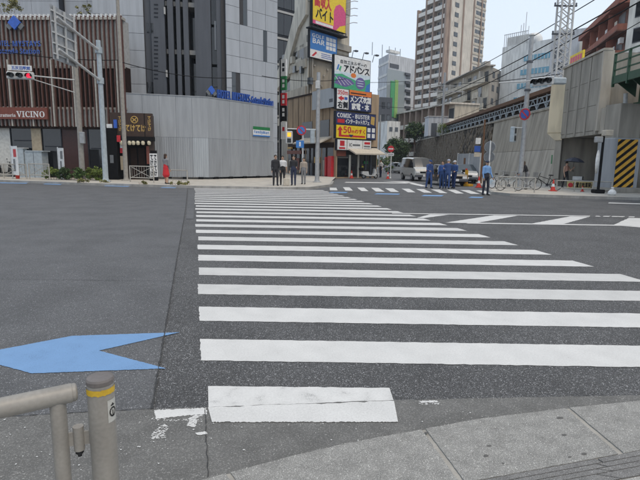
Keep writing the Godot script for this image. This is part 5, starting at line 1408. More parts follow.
	# striped pier guard
	var S := frame(Vector3(15.45, 0, -26.3), Vector3(17.1, 0, -26.55))
	var pr := thing("striped_pier", "bridge pier wrapped in yellow and black hazard stripes", "pier", S)
	rbox(pr, "column", mats.rail_panel, 0.25, 1.5, 0.12, 4.78, -1.3, -0.16)
	mb = MB.new(); mb.bevel(Vector3(0.82, 1.62, -0.7), Vector3(1.62, 2.75, 1.3), 0.04)
	build(mb, "casing", mats.hoard_c, pr)
	mb = MB.new(); mb.bevel(Vector3(0.85, 0.24, -0.62), Vector3(1.85, 0.26, 1.5), 0.03)
	build(mb, "footing", mats.rail_panel, pr)
	rbox(pr, "yellow_field", mats.hazard_yellow, 0.2, 1.36, 0.4, 2.92, -0.06, -0.035)
	var poly := PackedVector2Array([Vector2(0.2, 0.4), Vector2(1.36, 0.4), Vector2(1.36, 2.92), Vector2(0.2, 2.92)])
	for k in 9:
		var y := -0.45 + 0.42 * k
		var st := PackedVector2Array([Vector2(0.1, y), Vector2(1.5, y + 1.1), Vector2(1.5, y + 1.3), Vector2(0.1, y + 0.2)])
		for q in Geometry2D.intersect_polygons(poly, st):
			mb = MB.new(); mb.prism(q, Transform3D.IDENTITY, -0.05, -0.03)
			build(mb, "black_stripe", mats.black, pr)
	# catenary mast
	var M := at(563.5, 30, 37.0)
	var m := thing("catenary_mast", "tall grey lattice mast carrying the railway wires", "mast", Transform3D(Basis.IDENTITY, Vector3(M.x, 7.65, M.z)))
	for x in [-0.42, 0.42]:
		for zz in [-0.35, 0.35]:
			mb = MB.new(); mb.bar(Vector3(x, 0, zz), Vector3(x, 9.5, zz), 0.11, 0.11)
			build(mb, "leg", mats.steel_pale, m)
	for k in 28:
		mb = MB.new()
		for zz in [-0.35 if k > 13 else 0.35]:
			mb.bar(Vector3(-0.42, 0.65 * (k % 14), zz), Vector3(0.42, 0.65 * (k % 14) + 0.62, zz), 0.05, 0.05)
			mb.bar(Vector3(0.42, 0.65 * (k % 14), zz), Vector3(-0.42, 0.65 * (k % 14) + 0.62, zz), 0.05, 0.05)
		build(mb, "lacing", mats.steel_pale, m)
	for y in [3.1, 5.0]:
		mb = MB.new(); mb.bar(Vector3(-0.8, y, 0), Vector3(0.8, y, 0), 0.1, 0.1)
		for x in [-0.75, 0.75]: mb.lathe(Vector3(x, y, 0), [[0.03, 0.05], [0.07, 0.08], [0.03, 0.12], [0.07, 0.16], [0.03, 0.22]], 8)
		build(mb, "insulator_arm", mats.slate, m)
	# a steel mast far along the platform
	var q2 := at(441, 112, 76.0)
	var pm := thing("platform_mast", "thin grey mast rising above the platform canopy", "mast", Transform3D(Basis.IDENTITY, Vector3(q2.x + 0.3, 5.7, q2.z)))
	mb = MB.new(); mb.tube(Vector3.ZERO, Vector3(0, 9, 0), 0.18); build(mb, "shaft", mats.steel, pm)
	mb = MB.new(); mb.bar(Vector3(-2.4, 6.3, 0), Vector3(3, 6.3, 0), 0.14, 0.14); mb.bar(Vector3(-2.4, 7.1, 0), Vector3(3, 7.1, 0), 0.1, 0.1); build(mb, "cross_arm", mats.steel, pm)
	var cab := thing("equipment_cabin", "pale grey equipment cabin beside the platform canopy", "cabin", Transform3D(Basis.IDENTITY, Vector3(18.6, 5.7, -82)))
	pbox(cab, "body", mats.office_grey, Vector3(0, 1.5, 0), Vector3(3, 3.0, 3)); pbox(cab, "roof", mats.steel_pale, Vector3(0, 3.06, 0), Vector3(3.2, 0.12, 3.2)); pbox(cab, "door", mats.slate, Vector3(-0.6, 1.0, 1.51), Vector3(0.9, 2.0, 0.04))

# ================= poles, signals, signs, wires =================
func pole(called: String, label: String, base: Vector3, h: float, r0: float, r1: float, m: Material, cat := "pole") -> Node3D:
	var o := thing(called, label, cat, Transform3D(Basis.IDENTITY, base))
	var mb := MB.new()
	mb.tube(Vector3.ZERO, Vector3(0, h, 0), r0, r1, 16)
	build(mb, "shaft", m, o)
	mb = MB.new(); mb.lathe(Vector3.ZERO, [[r0 * 2.0, 0.0], [r0 * 2.0, 0.03], [r0 * 1.2, 0.07], [r0 * 1.02, 0.2]], 14)
	build(mb, "base_collar", m, o)
	return o
func disc(o: Node, called: String, m: Material, c: Vector3, r: float, thick: float, n := Vector3.BACK) -> MeshInstance3D:
	var mb := MB.new(); mb.tube(c - n * thick / 2, c + n * thick / 2, r, r, 28)
	return build(mb, called, m, o)
func signal_head(o: Node, c: Vector3, b: Basis, lit: int, cols: Array, w := 1.25, h := 0.36) -> void: # three lenses side by side with visors
	var n := Node3D.new(); n.name = "signal_head"; o.add_child(n, true); n.transform = Transform3D(b, c)
	var mb := MB.new()
	mb.bevel(Vector3.ZERO, Vector3(w, h, 0.14), 0.05)
	build(mb, "housing", mats.steel_pale, n)
	for i in cols.size():
		var x := (i - (cols.size() - 1) / 2.0) * w / cols.size() * 0.96
		disc(n, "lens", mats[cols[i]] , Vector3(x, 0, 0.075), 0.135, 0.03)
		mb = MB.new()
		for k in 14:
			var a := PI * (k / 14.0) * 1.2 - 0.1 * PI; var a2 := PI * ((k + 1) / 14.0) * 1.2 - 0.1 * PI
			var p := Vector3(x + cos(a) * 0.155, sin(a) * 0.155, 0.07); var q := Vector3(x + cos(a2) * 0.155, sin(a2) * 0.155, 0.07)
			var ln := Vector3(0, -0.03, 0.26)
			mb.quad(p, q, q + ln, p + ln, Vector3(cos(a), sin(a), 0))
		build(mb, "visor", mats.black, n)
func lamp_mats() -> void:
	for q in [["lens_red_lit", 0.9, 0.02, 0.06, 1.1], ["lens_amber_lit", 0.95, 0.45, 0.03, 0.9]]:
		var m := mat(q[0], lin(q[1] * 0.6, q[2] * 0.6, q[3] * 0.6), 0.3)
		m.emission_enabled = true; m.emission = lin(q[1], q[2], q[3]); m.emission_energy_multiplier = q[4]
	mat("lens_off", lin(0.015, 0.018, 0.02), 0.25)
func make_poles() -> void:
	lamp_mats()
	# left corner: steel mast with the road sign seen from behind
	var b := gp(106, 183.5)
	b.y = 0.12
	var o := pole("sign_mast", "pale steel mast carrying a large road sign on two arms", b, 8.1, 0.16, 0.13, mats.steel_blue, "sign mast")
	var f2 := at(75.5, 43, 27.4) - b; var k52 := at(52, 42, 1.0).x; var k75 := at(75.5, 43, 1.0).x
	var n2 := at(52, 42, 27.4 * k75 / k52) - b
	for y in [1, -1]:
		var mb := MB.new()
		mb.tube(Vector3(0, 7.55 if y == 1 else 5.85, 0), Vector3(n2.x + 0.16, f2.y + 0.75 * y, n2.z - 0.3), 0.085, 0.065, 10)
		build(mb, "arm", mats.steel_pale, o)
		mb = MB.new(); mb.tube(Vector3(0, 7.38 if y == 1 else 5.68, 0), Vector3(0, 7.72 if y == 1 else 6.02, 0), 0.2, 0.2, 14)
		build(mb, "collar", mats.steel_blue, o)
	var sg := Node3D.new(); sg.name = "road_sign"; o.add_child(sg, true); sg.position = Vector3(f2.x, f2.y, (f2.z + n2.z) / 2)
	var sw := n2.z - f2.z
	pbox(sg, "panel", mats.steel, Vector3.ZERO, Vector3(0.03, 2.55, sw))
	for k in 5: pbox(sg, "stiffener", mats.steel_pale, Vector3(0.05, -1.0 + 0.5 * k, 0), Vector3(0.07, 0.07, sw * 0.98))
	for k in 3: pbox(sg, "stiffener", mats.steel_pale, Vector3(0.1, 0, sw * (-0.4 + 0.4 * k)), Vector3(0.06, 2.45, 0.1))
	# concrete pole with the red signal
	b = gp(83, 182.3); b.y = 0.12
	var T := Transform3D(Basis.IDENTITY, b)
	var cp := pole("concrete_pole", "concrete utility pole holding a horizontal traffic signal", b, 7.6, 0.17, 0.12, mats.concrete_pole)
	var mb2 := MB.new(); mb2.bevel(Vector3(-0.02, 7.35, 0.1), Vector3(0.3, 0.32, 0.26), 0.04); build(mb2, "junction_box", mats.sign_white, cp)
	mb2 = MB.new(); mb2.bevel(Vector3(0.2, 2.6, 0.15), Vector3(0.3, 0.7, 0.2), 0.03); build(mb2, "cabinet", mats.steel, cp)
	var sc := at(20.5, 75.6, 29.2) - b
	mb2 = MB.new(); mb2.tube(Vector3(0, sc.y + 0.02, 0), sc + Vector3(0.5, 0.02, 0), 0.04, 0.035, 8); build(mb2, "arm", mats.steel_pale, cp)
	mb2 = MB.new(); mb2.tube(Vector3(0, sc.y - 0.75, 0), sc + Vector3(0.45, -0.12, 0), 0.03, 0.025, 8); build(mb2, "brace", mats.steel_pale, cp)
	signal_head(cp, sc, Basis(Vector3.UP, 0.2), 2, ["lens_off", "lens_off", "lens_red_lit"], 1.45, 0.42)
	var np := Node3D.new(); np.name = "name_plate"; cp.add_child(np, true); np.transform = Transform3D(Basis(Vector3.UP, 0.2), sc + Vector3(0, 0.42, 0))
	pbox(np, "plate", mats.sign_white, Vector3.ZERO, Vector3(1.25, 0.3, 0.03))
	strokes(np, "五反田駅前", -0.45, -0.1, 0.55, 0.1, 0.017, mats.sign_blue, 1.5)
	# slim pole in front of the restaurant
	b = gp(126.3, 182.5); b.y = 0.12
	var sp := pole("utility_pole", "slim brown-grey utility pole in front of the restaurant", b, 13.0, 0.14, 0.09, mats.concrete_pole)
	mb2 = MB.new(); mb2.bevel(Vector3(-0.3, 2.6, 0.12), Vector3(0.22, 0.4, 0.1), 0.02); build(mb2, "notice", mats.red_sign, sp)
	mb2 = MB.new(); mb2.bar(Vector3(-0.6, 11.6, 0), Vector3(0.6, 11.6, 0), 0.09, 0.09); build(mb2, "cross_arm", mats.steel, sp)
	# crossing signal pole in the middle
	b = gp(317, 184); b.y = 0.12
	var mp := pole("signal_pole", "grey signal pole with pedestrian lights at the far end of the crossing", b, 7.1, 0.15, 0.12, mats.steel)
	mb2 = MB.new(); mb2.bevel(Vector3(-0.05, 6.3, 0.12), Vector3(0.28, 0.5, 0.2), 0.03); build(mb2, "control_box", mats.steel_pale, mp)
	var ay := at(302, 129.5, 33).y - b.y
	mb2 = MB.new(); mb2.tube(Vector3(0.1, ay, 0), Vector3(-2.0, ay + 0.05, 0.05), 0.05, 0.04, 10); build(mb2, "arm", mats.steel_pale, mp)
	var hd := Node3D.new(); hd.name = "pedestrian_signal"; mp.add_child(hd, true); hd.position = Vector3(-1.88, ay - 0.52, 0.1)
	mb2 = MB.new(); mb2.bevel(Vector3.ZERO, Vector3(0.45, 0.82, 0.2), 0.04); build(mb2, "housing", mats.steel_pale, hd)
	pbox(hd, "lens", mats.lens_amber_lit, Vector3(0, 0.18, 0.105), Vector3(0.24, 0.27, 0.02)); pbox(hd, "lens", mats.lens_off, Vector3(0, -0.2, 0.105), Vector3(0.26, 0.27, 0.02))
	hd = Node3D.new(); hd.name = "signal_head"; mp.add_child(hd, true); hd.position = Vector3(-0.34, ay - 0.42, 0.1)
	mb2 = MB.new(); mb2.bevel(Vector3.ZERO, Vector3(0.3, 0.95, 0.3), 0.05); build(mb2, "housing", mats.steel_blue, hd)
	# round sign with a blue plate under it
	b = gp(302.5, 185); b.y = 0.12
	var rs := pole("round_sign", "thin pole with a red-rimmed round sign above a blue plate", b, 3.55, 0.045, 0.045, mats.steel_pale, "road sign")
	disc(rs, "rim", mats.red_sign, Vector3(-0.1, 3.3, 0.06), 0.3, 0.02); disc(rs, "face", mats.blue_bright, Vector3(-0.1, 3.3, 0.075), 0.22, 0.02)
	pbox(rs, "slash", mats.red_sign, Vector3(-0.1, 3.3, 0.088), Vector3(0.42, 0.06, 0.01), Vector3(0, 0, -0.78))
	pbox(rs, "blue_plate", mats.blue_bright, Vector3(-0.18, 2.45, 0.06), Vector3(0.5, 0.45, 0.02)); pbox(rs, "arrow", mats.sign_white, Vector3(-0.18, 2.45, 0.075), Vector3(0.1, 0.28, 0.01))
	# no entry sign
	b = gp(390.3, 178.3)
	var ne := pole("no_entry_sign", "red no entry sign on a white pole beside the side street", b, 3.0, 0.045, 0.045, mats.sign_white, "road sign")
	disc(ne, "face", mats.red_sign, Vector3(-0.06, 2.72, 0.06), 0.3, 0.02); pbox(ne, "bar", mats.sign_white, Vector3(-0.06, 2.72, 0.075), Vector3(0.44, 0.11, 0.012))
	pbox(ne, "plate", mats.sign_white, Vector3(-0.06, 2.22, 0.06), Vector3(0.6, 0.26, 0.02))
	for k in 2: pbox(ne, "printed_line", mats.ink, Vector3(-0.06, 2.27 - 0.09 * k, 0.075), Vector3(0.46, 0.03, 0.006))
	# pole with the no parking sign
	b = gp(519.3, 191.5); b.y = 0.12
	var npk := pole("no_parking_pole", "tall grey pole with a round blue and red no parking sign", b, 8.35, 0.14, 0.11, mats.steel, "road sign")
	disc(npk, "rim", mats.red_sign, Vector3(-0.1, 4.15, 0.16), 0.32, 0.02, Vector3(-0.8, 0, 0.6)); disc(npk, "face", mats.sign_blue, Vector3(-0.11, 4.15, 0.172), 0.24, 0.02, Vector3(-0.8, 0, 0.6))
	pbox(npk, "slash", mats.red_sign, Vector3(-0.12, 4.15, 0.184), Vector3(0.48, 0.07, 0.01), Vector3(0, -0.927, -0.8))
	var hb := Node3D.new(); hb.name = "pedestrian_signal"; npk.add_child(hb, true); hb.position = Vector3(-0.62, 3.05, 0.05); hb.rotation.y = 0.9
	mb2 = MB.new(); mb2.bevel(Vector3.ZERO, Vector3(0.42, 0.85, 0.24), 0.04); build(mb2, "housing", mats.steel_blue, hb)
	for y in [-0.2, 0.2]: pbox(hb, "lens", mats.lens_off, Vector3(0, y, 0.125), Vector3(0.26, 0.28, 0.02))
	mb2 = MB.new(); mb2.tube(Vector3(0, 3.42, 0), Vector3(-0.65, 3.42, 0.05), 0.035, 0.03, 8); build(mb2, "arm", mats.steel_pale, npk)
	var sv := at(549, 81.5, 26.6) - b
	mb2 = MB.new(); mb2.tube(Vector3(-1.6, sv.y + 0.12, 0), Vector3(sv.x + 0.7, sv.y + 0.12, sv.z), 0.035, 0.035, 8); build(mb2, "arm", mats.steel_pale, npk)
	signal_head(npk, sv - Vector3(0.32, 0, 0), Basis(Vector3.UP, -0.9), -1, ["lens_off", "lens_off", "lens_off"], 1.15, 0.45)
	mb2 = MB.new(); mb2.bevel(sv + Vector3(0.42, 0.03, 0), Vector3(0.9, 0.34, 0.3), 0.06); build(mb2, "control_box", mats.steel_blue, npk)
	mb2 = MB.new(); mb2.lathe(Vector3(0, 8.3, 0), [[0.13, 0.0], [0.15, 0.04], [0.1, 0.12], [0.0, 0.15]], 12); build(mb2, "cap", mats.steel_pale, npk)
	for y in [5.4, 6.9]:
		mb2 = MB.new(); mb2.lathe(Vector3(0, y, 0), [[0.14, 0.0], [0.17, 0.01], [0.17, 0.11], [0.14, 0.12]], 12); build(mb2, "band", mats.slate, npk)
	# brown pole with small plates and the traffic mirror
	b = gp(480.5, 185); b.y = 0.0
	var bp := pole("wooden_pole", "dark brown slim pole with small white and blue plates", b, 4.6, 0.08, 0.06, mats.rust)
	pbox(bp, "plate", mats.sign_white, Vector3(-0.4, 3.1, 0.08), Vector3(0.36, 0.42, 0.02)); pbox(bp, "plate", mats.sign_blue, Vector3(-0.42, 2.55, 0.08), Vector3(0.42, 0.42, 0.02)); pbox(bp, "plate", mats.awning, Vector3(-0.42, 2.15, 0.08), Vector3(0.42, 0.3, 0.02))
	b = gp(487.5, 187); b.y = 0.12
	var mr := pole("traffic_mirror", "two round grey traffic mirrors on a white pole by the wall", b, 2.9, 0.05, 0.05, mats.sign_white, "mirror")
	for y in [2.5, 1.85]:
		disc(mr, "hood", mats.steel, Vector3(0, y, -0.06), 0.36, 0.05, Vector3(-0.5, 0, 0.86)); disc(mr, "mirror_face", mats.logo_grey, Vector3(-0.03, y, -0.01), 0.32, 0.03, Vector3(-0.5, 0, 0.86))
	# black lamp post by the underpass
	b = gp(597.5, 195.5); b.y = 0.12
	var lp := pole("black_post", "black post with a lamp box and white oval plate before the underpass", b, 3.05, 0.07, 0.06, mats.black)
	mb2 = MB.new(); mb2.bevel(Vector3(0.12, 3.05, 0.1), Vector3(0.4, 0.3, 0.4), 0.03); build(mb2, "lamp_box", mats.awning, lp)
	mb2 = MB.new(); mb2.bevel(Vector3(-0.3, 2.72, 0.1), Vector3(0.35, 0.3, 0.25), 0.03); build(mb2, "camera_box", mats.steel, lp)
	mb2 = MB.new(); mb2.ball(Vector3(-0.22, 1.6, 0.05), Vector3(0.1, 0.62, 0.06), 14); build(mb2, "oval_plate", mats.sign_white, lp)
	mb2 = MB.new(); mb2.bevel(Vector3(0, 0.1, 0), Vector3(0.5, 0.2, 0.5), 0.04); build(mb2, "foot_weight", mats.black, lp)
	# thin far pole
	var fpole := pole("street_pole", "thin grey pole beside the sign boards in the side street", ground(379, 60), 7.0, 0.1, 0.08, mats.steel)
	mb2 = MB.new(); mb2.bar(Vector3(-0.5, 6.2, 0), Vector3(0.5, 6.2, 0), 0.08, 0.08); build(mb2, "cross_arm", mats.steel, fpole)
func wire(label: String, a: Vector3, b: Vector3, sag: float, r: float) -> void:
	var mb := MB.new()
	var pts := []
	for i in 15:
		var t := i / 14.0
		pts.append(a.lerp(b, t) - Vector3.UP * sag * 4 * t * (1 - t))
	mb.path(pts, r, 5)
	var o := build(mb, "overhead_wire", mats.black, self)
	o.set_meta("label", label); o.set_meta("category", "wire"); o.set_meta("group", "overhead wires")
func make_wires() -> void:
	wire("thick black cable running from the catenary mast past the white office", at(700, -42, 30), at(425, 103, 95), 0.7, 0.05)
	wire("thick twin cable just below the one past the white office", at(702, -34, 30), at(430, 108, 95), 0.7, 0.05)
	wire("thin feeder cable above the others by the lattice mast", at(640, -28, 31), at(420, 95, 100), 0.6, 0.035)
	wire("thin wire crossing the lower part of the white office", at(640, 22, 30), at(455, 118, 80), 0.5, 0.025)
	wire("thin wire level with the balcony block roof", at(560, 74, 36), at(415, 82, 90), 0.5, 0.03)
	wire("thin wire from the sign boards towards the netted tower", at(346, 82, 46), at(440, 76, 90), 0.4, 0.025)
	wire("thin wire strung low before the netted tower", at(372, 105, 60), at(430, 106, 80), 0.3, 0.03)
	wire("thin wire along the tan corner building", at(262, 76, 36), at(345, 79, 44), 0.25, 0.025)
	wire("drooping wire from the slim pole across the finned hotel front", at(121, 60, 33), at(-40, 43, 31), 0.3, 0.025)
	wire("wire from the slim pole towards the grey tower", at(121, 62, 33), at(232, 78, 36.5), 0.3, 0.025)
# ================= street furniture =================
func pipe_fence(called: String, label: String, a: Vector3, b: Vector3, h: float, bays: int, m: Material, group: String, mesh_panel := true) -> void:
	var T := frame(a, b)
	var L := a.distance_to(b)
	var o := thing(called, label, "fence", T, group)
	for i in bays + 1:
		var mb := MB.new(); mb.tube(Vector3(L * i / bays, 0, 0), Vector3(L * i / bays, h, 0), 0.035, 0.035, 10)
		build(mb, "post", m, o)
	for y in [h - 0.03, h * 0.28]:
		var mb := MB.new(); mb.tube(Vector3(0, y, 0), Vector3(L, y, 0), 0.028, 0.028, 8)
		build(mb, "rail", m, o)
	if mesh_panel:
		for i in bays:
			var mb := MB.new()
			var x0 := L * (i + 0.08) / bays; var x1 := L * (i + 0.92) / bays
			mb.bar(Vector3(x0, h * 0.3, 0), Vector3(x1, h * 0.92, 0), 0.025, 0.025); mb.bar(Vector3(x0, h * 0.92, 0.01), Vector3(x1, h * 0.3, 0.01), 0.025, 0.025)
			build(mb, "cross_brace", m, o)
			mb = MB.new()
			for k in 9: mb.bar(Vector3(lerpf(x0, x1, k / 8.0), h * 0.3, -0.01), Vector3(lerpf(x0, x1, k / 8.0), h * 0.95, -0.01), 0.012, 0.012)
			build(mb, "bar_panel", m, o)
func cone(label: String, p: Vector3, h: float, group: String) -> void:
	var o := thing("traffic_cone", label, "cone", Transform3D(Basis.IDENTITY, p), group)
	var mb := MB.new(); mb.lathe(Vector3(0, 0.03, 0), [[h * 0.22, 0.0], [h * 0.13, h * 0.35]], 14); mb.lathe(Vector3(0, 0.03, 0), [[h * 0.095, h * 0.6], [h * 0.04, h * 0.95], [0.0, h]], 14)
	build(mb, "body", mats.cone_red, o)
	mb = MB.new(); mb.lathe(Vector3(0, 0.03, 0), [[h * 0.131, h * 0.35], [h * 0.096, h * 0.6]], 14)
	build(mb, "white_band", mats.sign_white, o)
	mb = MB.new(); mb.bevel(Vector3(0, 0.02, 0), Vector3(h * 0.56, 0.04, h * 0.56), 0.012)
	build(mb, "base", mats.cone_red, o)
func bicycle(label: String, p: Vector3, yaw: float, m: Material, group: String) -> void:
	var o := thing("bicycle", label, "bicycle", Transform3D(Basis(Vector3.UP, yaw), p), group)
	for x in [-0.52, 0.52]:
		var w := Node3D.new(); w.name = "wheel"; o.add_child(w, true); w.position = Vector3(x, 0.33, 0)
		var mb := MB.new(); mb.ring(Vector3.ZERO, Vector3.BACK, 0.31, 0.02, 24, 6); build(mb, "tyre", mats.black_rubber, w)
		mb = MB.new()
		for k in 10: mb.tube(Vector3.ZERO, Vector3(cos(k * TAU / 10), sin(k * TAU / 10), 0) * 0.3, 0.004, 0.004, 4)
		build(mb, "spokes", mats.steel, w)
	var mb := MB.new()
	mb.tube(Vector3(-0.52, 0.33, 0), Vector3(-0.08, 0.3, 0), 0.014); mb.tube(Vector3(-0.08, 0.3, 0), Vector3(-0.2, 0.8, 0), 0.016); mb.tube(Vector3(-0.08, 0.3, 0), Vector3(0.36, 0.62, 0), 0.018); mb.tube(Vector3(-0.16, 0.62, 0), Vector3(0.34, 0.78, 0), 0.016); mb.tube(Vector3(-0.52, 0.33, 0), Vector3(-0.18, 0.7, 0), 0.012); mb.tube(Vector3(0.52, 0.33, 0), Vector3(0.32, 0.95, 0), 0.016)
	build(mb, "bicycle_frame", m, o)
	mb = MB.new(); mb.tube(Vector3(0.32, 0.95, 0), Vector3(0.28, 1.02, 0), 0.014); mb.tube(Vector3(0.28, 1.02, 0), Vector3(0.18, 1.0, 0.26), 0.012); mb.tube(Vector3(0.28, 1.02, 0), Vector3(0.18, 1.0, -0.26), 0.012); build(mb, "handlebar", mats.steel, o)
	mb = MB.new(); mb.ball(Vector3(-0.23, 0.84, 0), Vector3(0.14, 0.04, 0.08), 10); build(mb, "saddle", mats.black_rubber, o)
	mb = MB.new()
	for k in 7:
		mb.bar(Vector3(0.42, 0.72 + 0.04 * k, -0.16), Vector3(0.42, 0.72 + 0.04 * k, 0.16), 0.01, 0.01); mb.bar(Vector3(0.68, 0.72 + 0.04 * k, -0.18), Vector3(0.68, 0.72 + 0.04 * k, 0.18), 0.01, 0.01)
		for s in [-0.17, 0.17]: mb.bar(Vector3(0.42, 0.72 + 0.04 * k, s), Vector3(0.68, 0.72 + 0.04 * k, s), 0.01, 0.01)
	build(mb, "basket", mats.slate, o)
	mb = MB.new(); mb.tube(Vector3(-0.08, 0.3, 0.06), Vector3(-0.08, 0.3, 0.075), 0.09, 0.09, 14); mb.bar(Vector3(-0.08, 0.3, 0.08), Vector3(0.04, 0.18, 0.08), 0.02, 0.02); build(mb, "crank", mats.slate, o)
func leaves(c: Vector3, r: Vector3, count: int, size: float, seed_: int) -> MB: # leaf-sized faces in clumps through an uneven volume
	var g := RandomNumberGenerator.new(); g.seed = seed_
	var mb := MB.new()
	var clumps := []
	for k in maxi(6, count / 45): 
		var d := Vector3(g.randfn(), g.randfn(), g.randfn()).normalized() * pow(g.randf(), 0.45)
		clumps.append([c + d * r, g.randf_range(0.16, 0.34) * r.length() * 0.5, g.randf_range(0.65, 1.15)])
	for k in count:
		var cl = clumps[g.randi() % clumps.size()]
		var p: Vector3 = cl[0] + Vector3(g.randfn(), g.randfn() * 0.8, g.randfn()) * cl[1] * 0.6
		var a := Vector3(g.randfn(), g.randfn() * 0.6, g.randfn()).normalized() * size * g.randf_range(0.6, 1.2)
		var b := a.cross(Vector3(g.randfn(), g.randfn(), g.randfn()).normalized()).normalized() * size * 0.45
		var t: float = cl[2] * g.randf_range(0.75, 1.2)
		mb.col = Color(t, t, t * 0.9)
		mb.tri(p - a, p + b, p + a); mb.tri(p - a, p + a, p - b)
	return mb
func shrub(called: String, label: String, p: Vector3, w: float, h: float, count: int, m: String, group: String) -> void:
	if not mats.has(m):
		var mm := mat(m, {"leaf_dry": lin(0.26, 0.25, 0.1), "leaf": lin(0.08, 0.14, 0.035), "leaf_dark": lin(0.045, 0.085, 0.022), "leaf_light": lin(0.18, 0.24, 0.045)}[m], 0.7)
		mm.vertex_color_use_as_albedo = true; mm.backlight_enabled = true; mm.backlight = Color(0.1, 0.14, 0.04)
	var o := thing(called, label, "plant", Transform3D(Basis.IDENTITY, p), group)
	build(leaves(Vector3(0, h * 0.5, 0), Vector3(w * 0.5, h * 0.46, minf(w, h) * 0.42), count, 0.05 + 0.035 * h, int(p.x * 977) + count), "foliage", mats[m], o)
	var mb := MB.new()
	for k in 5: mb.tube(Vector3(w * 0.12 * (k - 2), 0, 0), Vector3(w * 0.18 * (k - 2), h * 0.6, 0.05 * (k - 2)), 0.014, 0.006, 5)
	build(mb, "stem", mats.rust, o)
func tree(label: String, p: Vector3, h: float, r: float, count: int, m: String) -> void:
	shrub_mat(m)
	var o := thing("tree", label, "tree", Transform3D(Basis.IDENTITY, p), "trees on the slope beside the railway")
	var mb := MB.new()
	mb.tube(Vector3.ZERO, Vector3(0.1, h * 0.5, 0), 0.2, 0.13, 8)
	for k in 6:
		var a := k * 1.05
		mb.tube(Vector3(0.1, h * (0.3 + 0.05 * k), 0), Vector3(cos(a) * r * 0.7, h * (0.55 + 0.06 * k), sin(a) * r * 0.7), 0.08, 0.02, 5)
	build(mb, "trunk", mats.rust, o)
	build(leaves(Vector3(0, h * 0.62, 0), Vector3(r, h * 0.38, r), count, 0.24, int(p.z * 31)), "crown", mats[m], o)
func shrub_mat(m: String) -> void:
	if mats.has(m): return
	var mm := mat(m, {"leaf_dry": lin(0.26, 0.25, 0.1), "leaf": lin(0.08, 0.14, 0.035), "leaf_dark": lin(0.045, 0.085, 0.022), "leaf_light": lin(0.18, 0.24, 0.045)}[m], 0.7)
	mm.vertex_color_use_as_albedo = true; mm.backlight_enabled = true; mm.backlight = Color(0.1, 0.14, 0.04)
func up(p: Vector3, y := 0.12) -> Vector3:
	return Vector3(p.x, y, p.z)
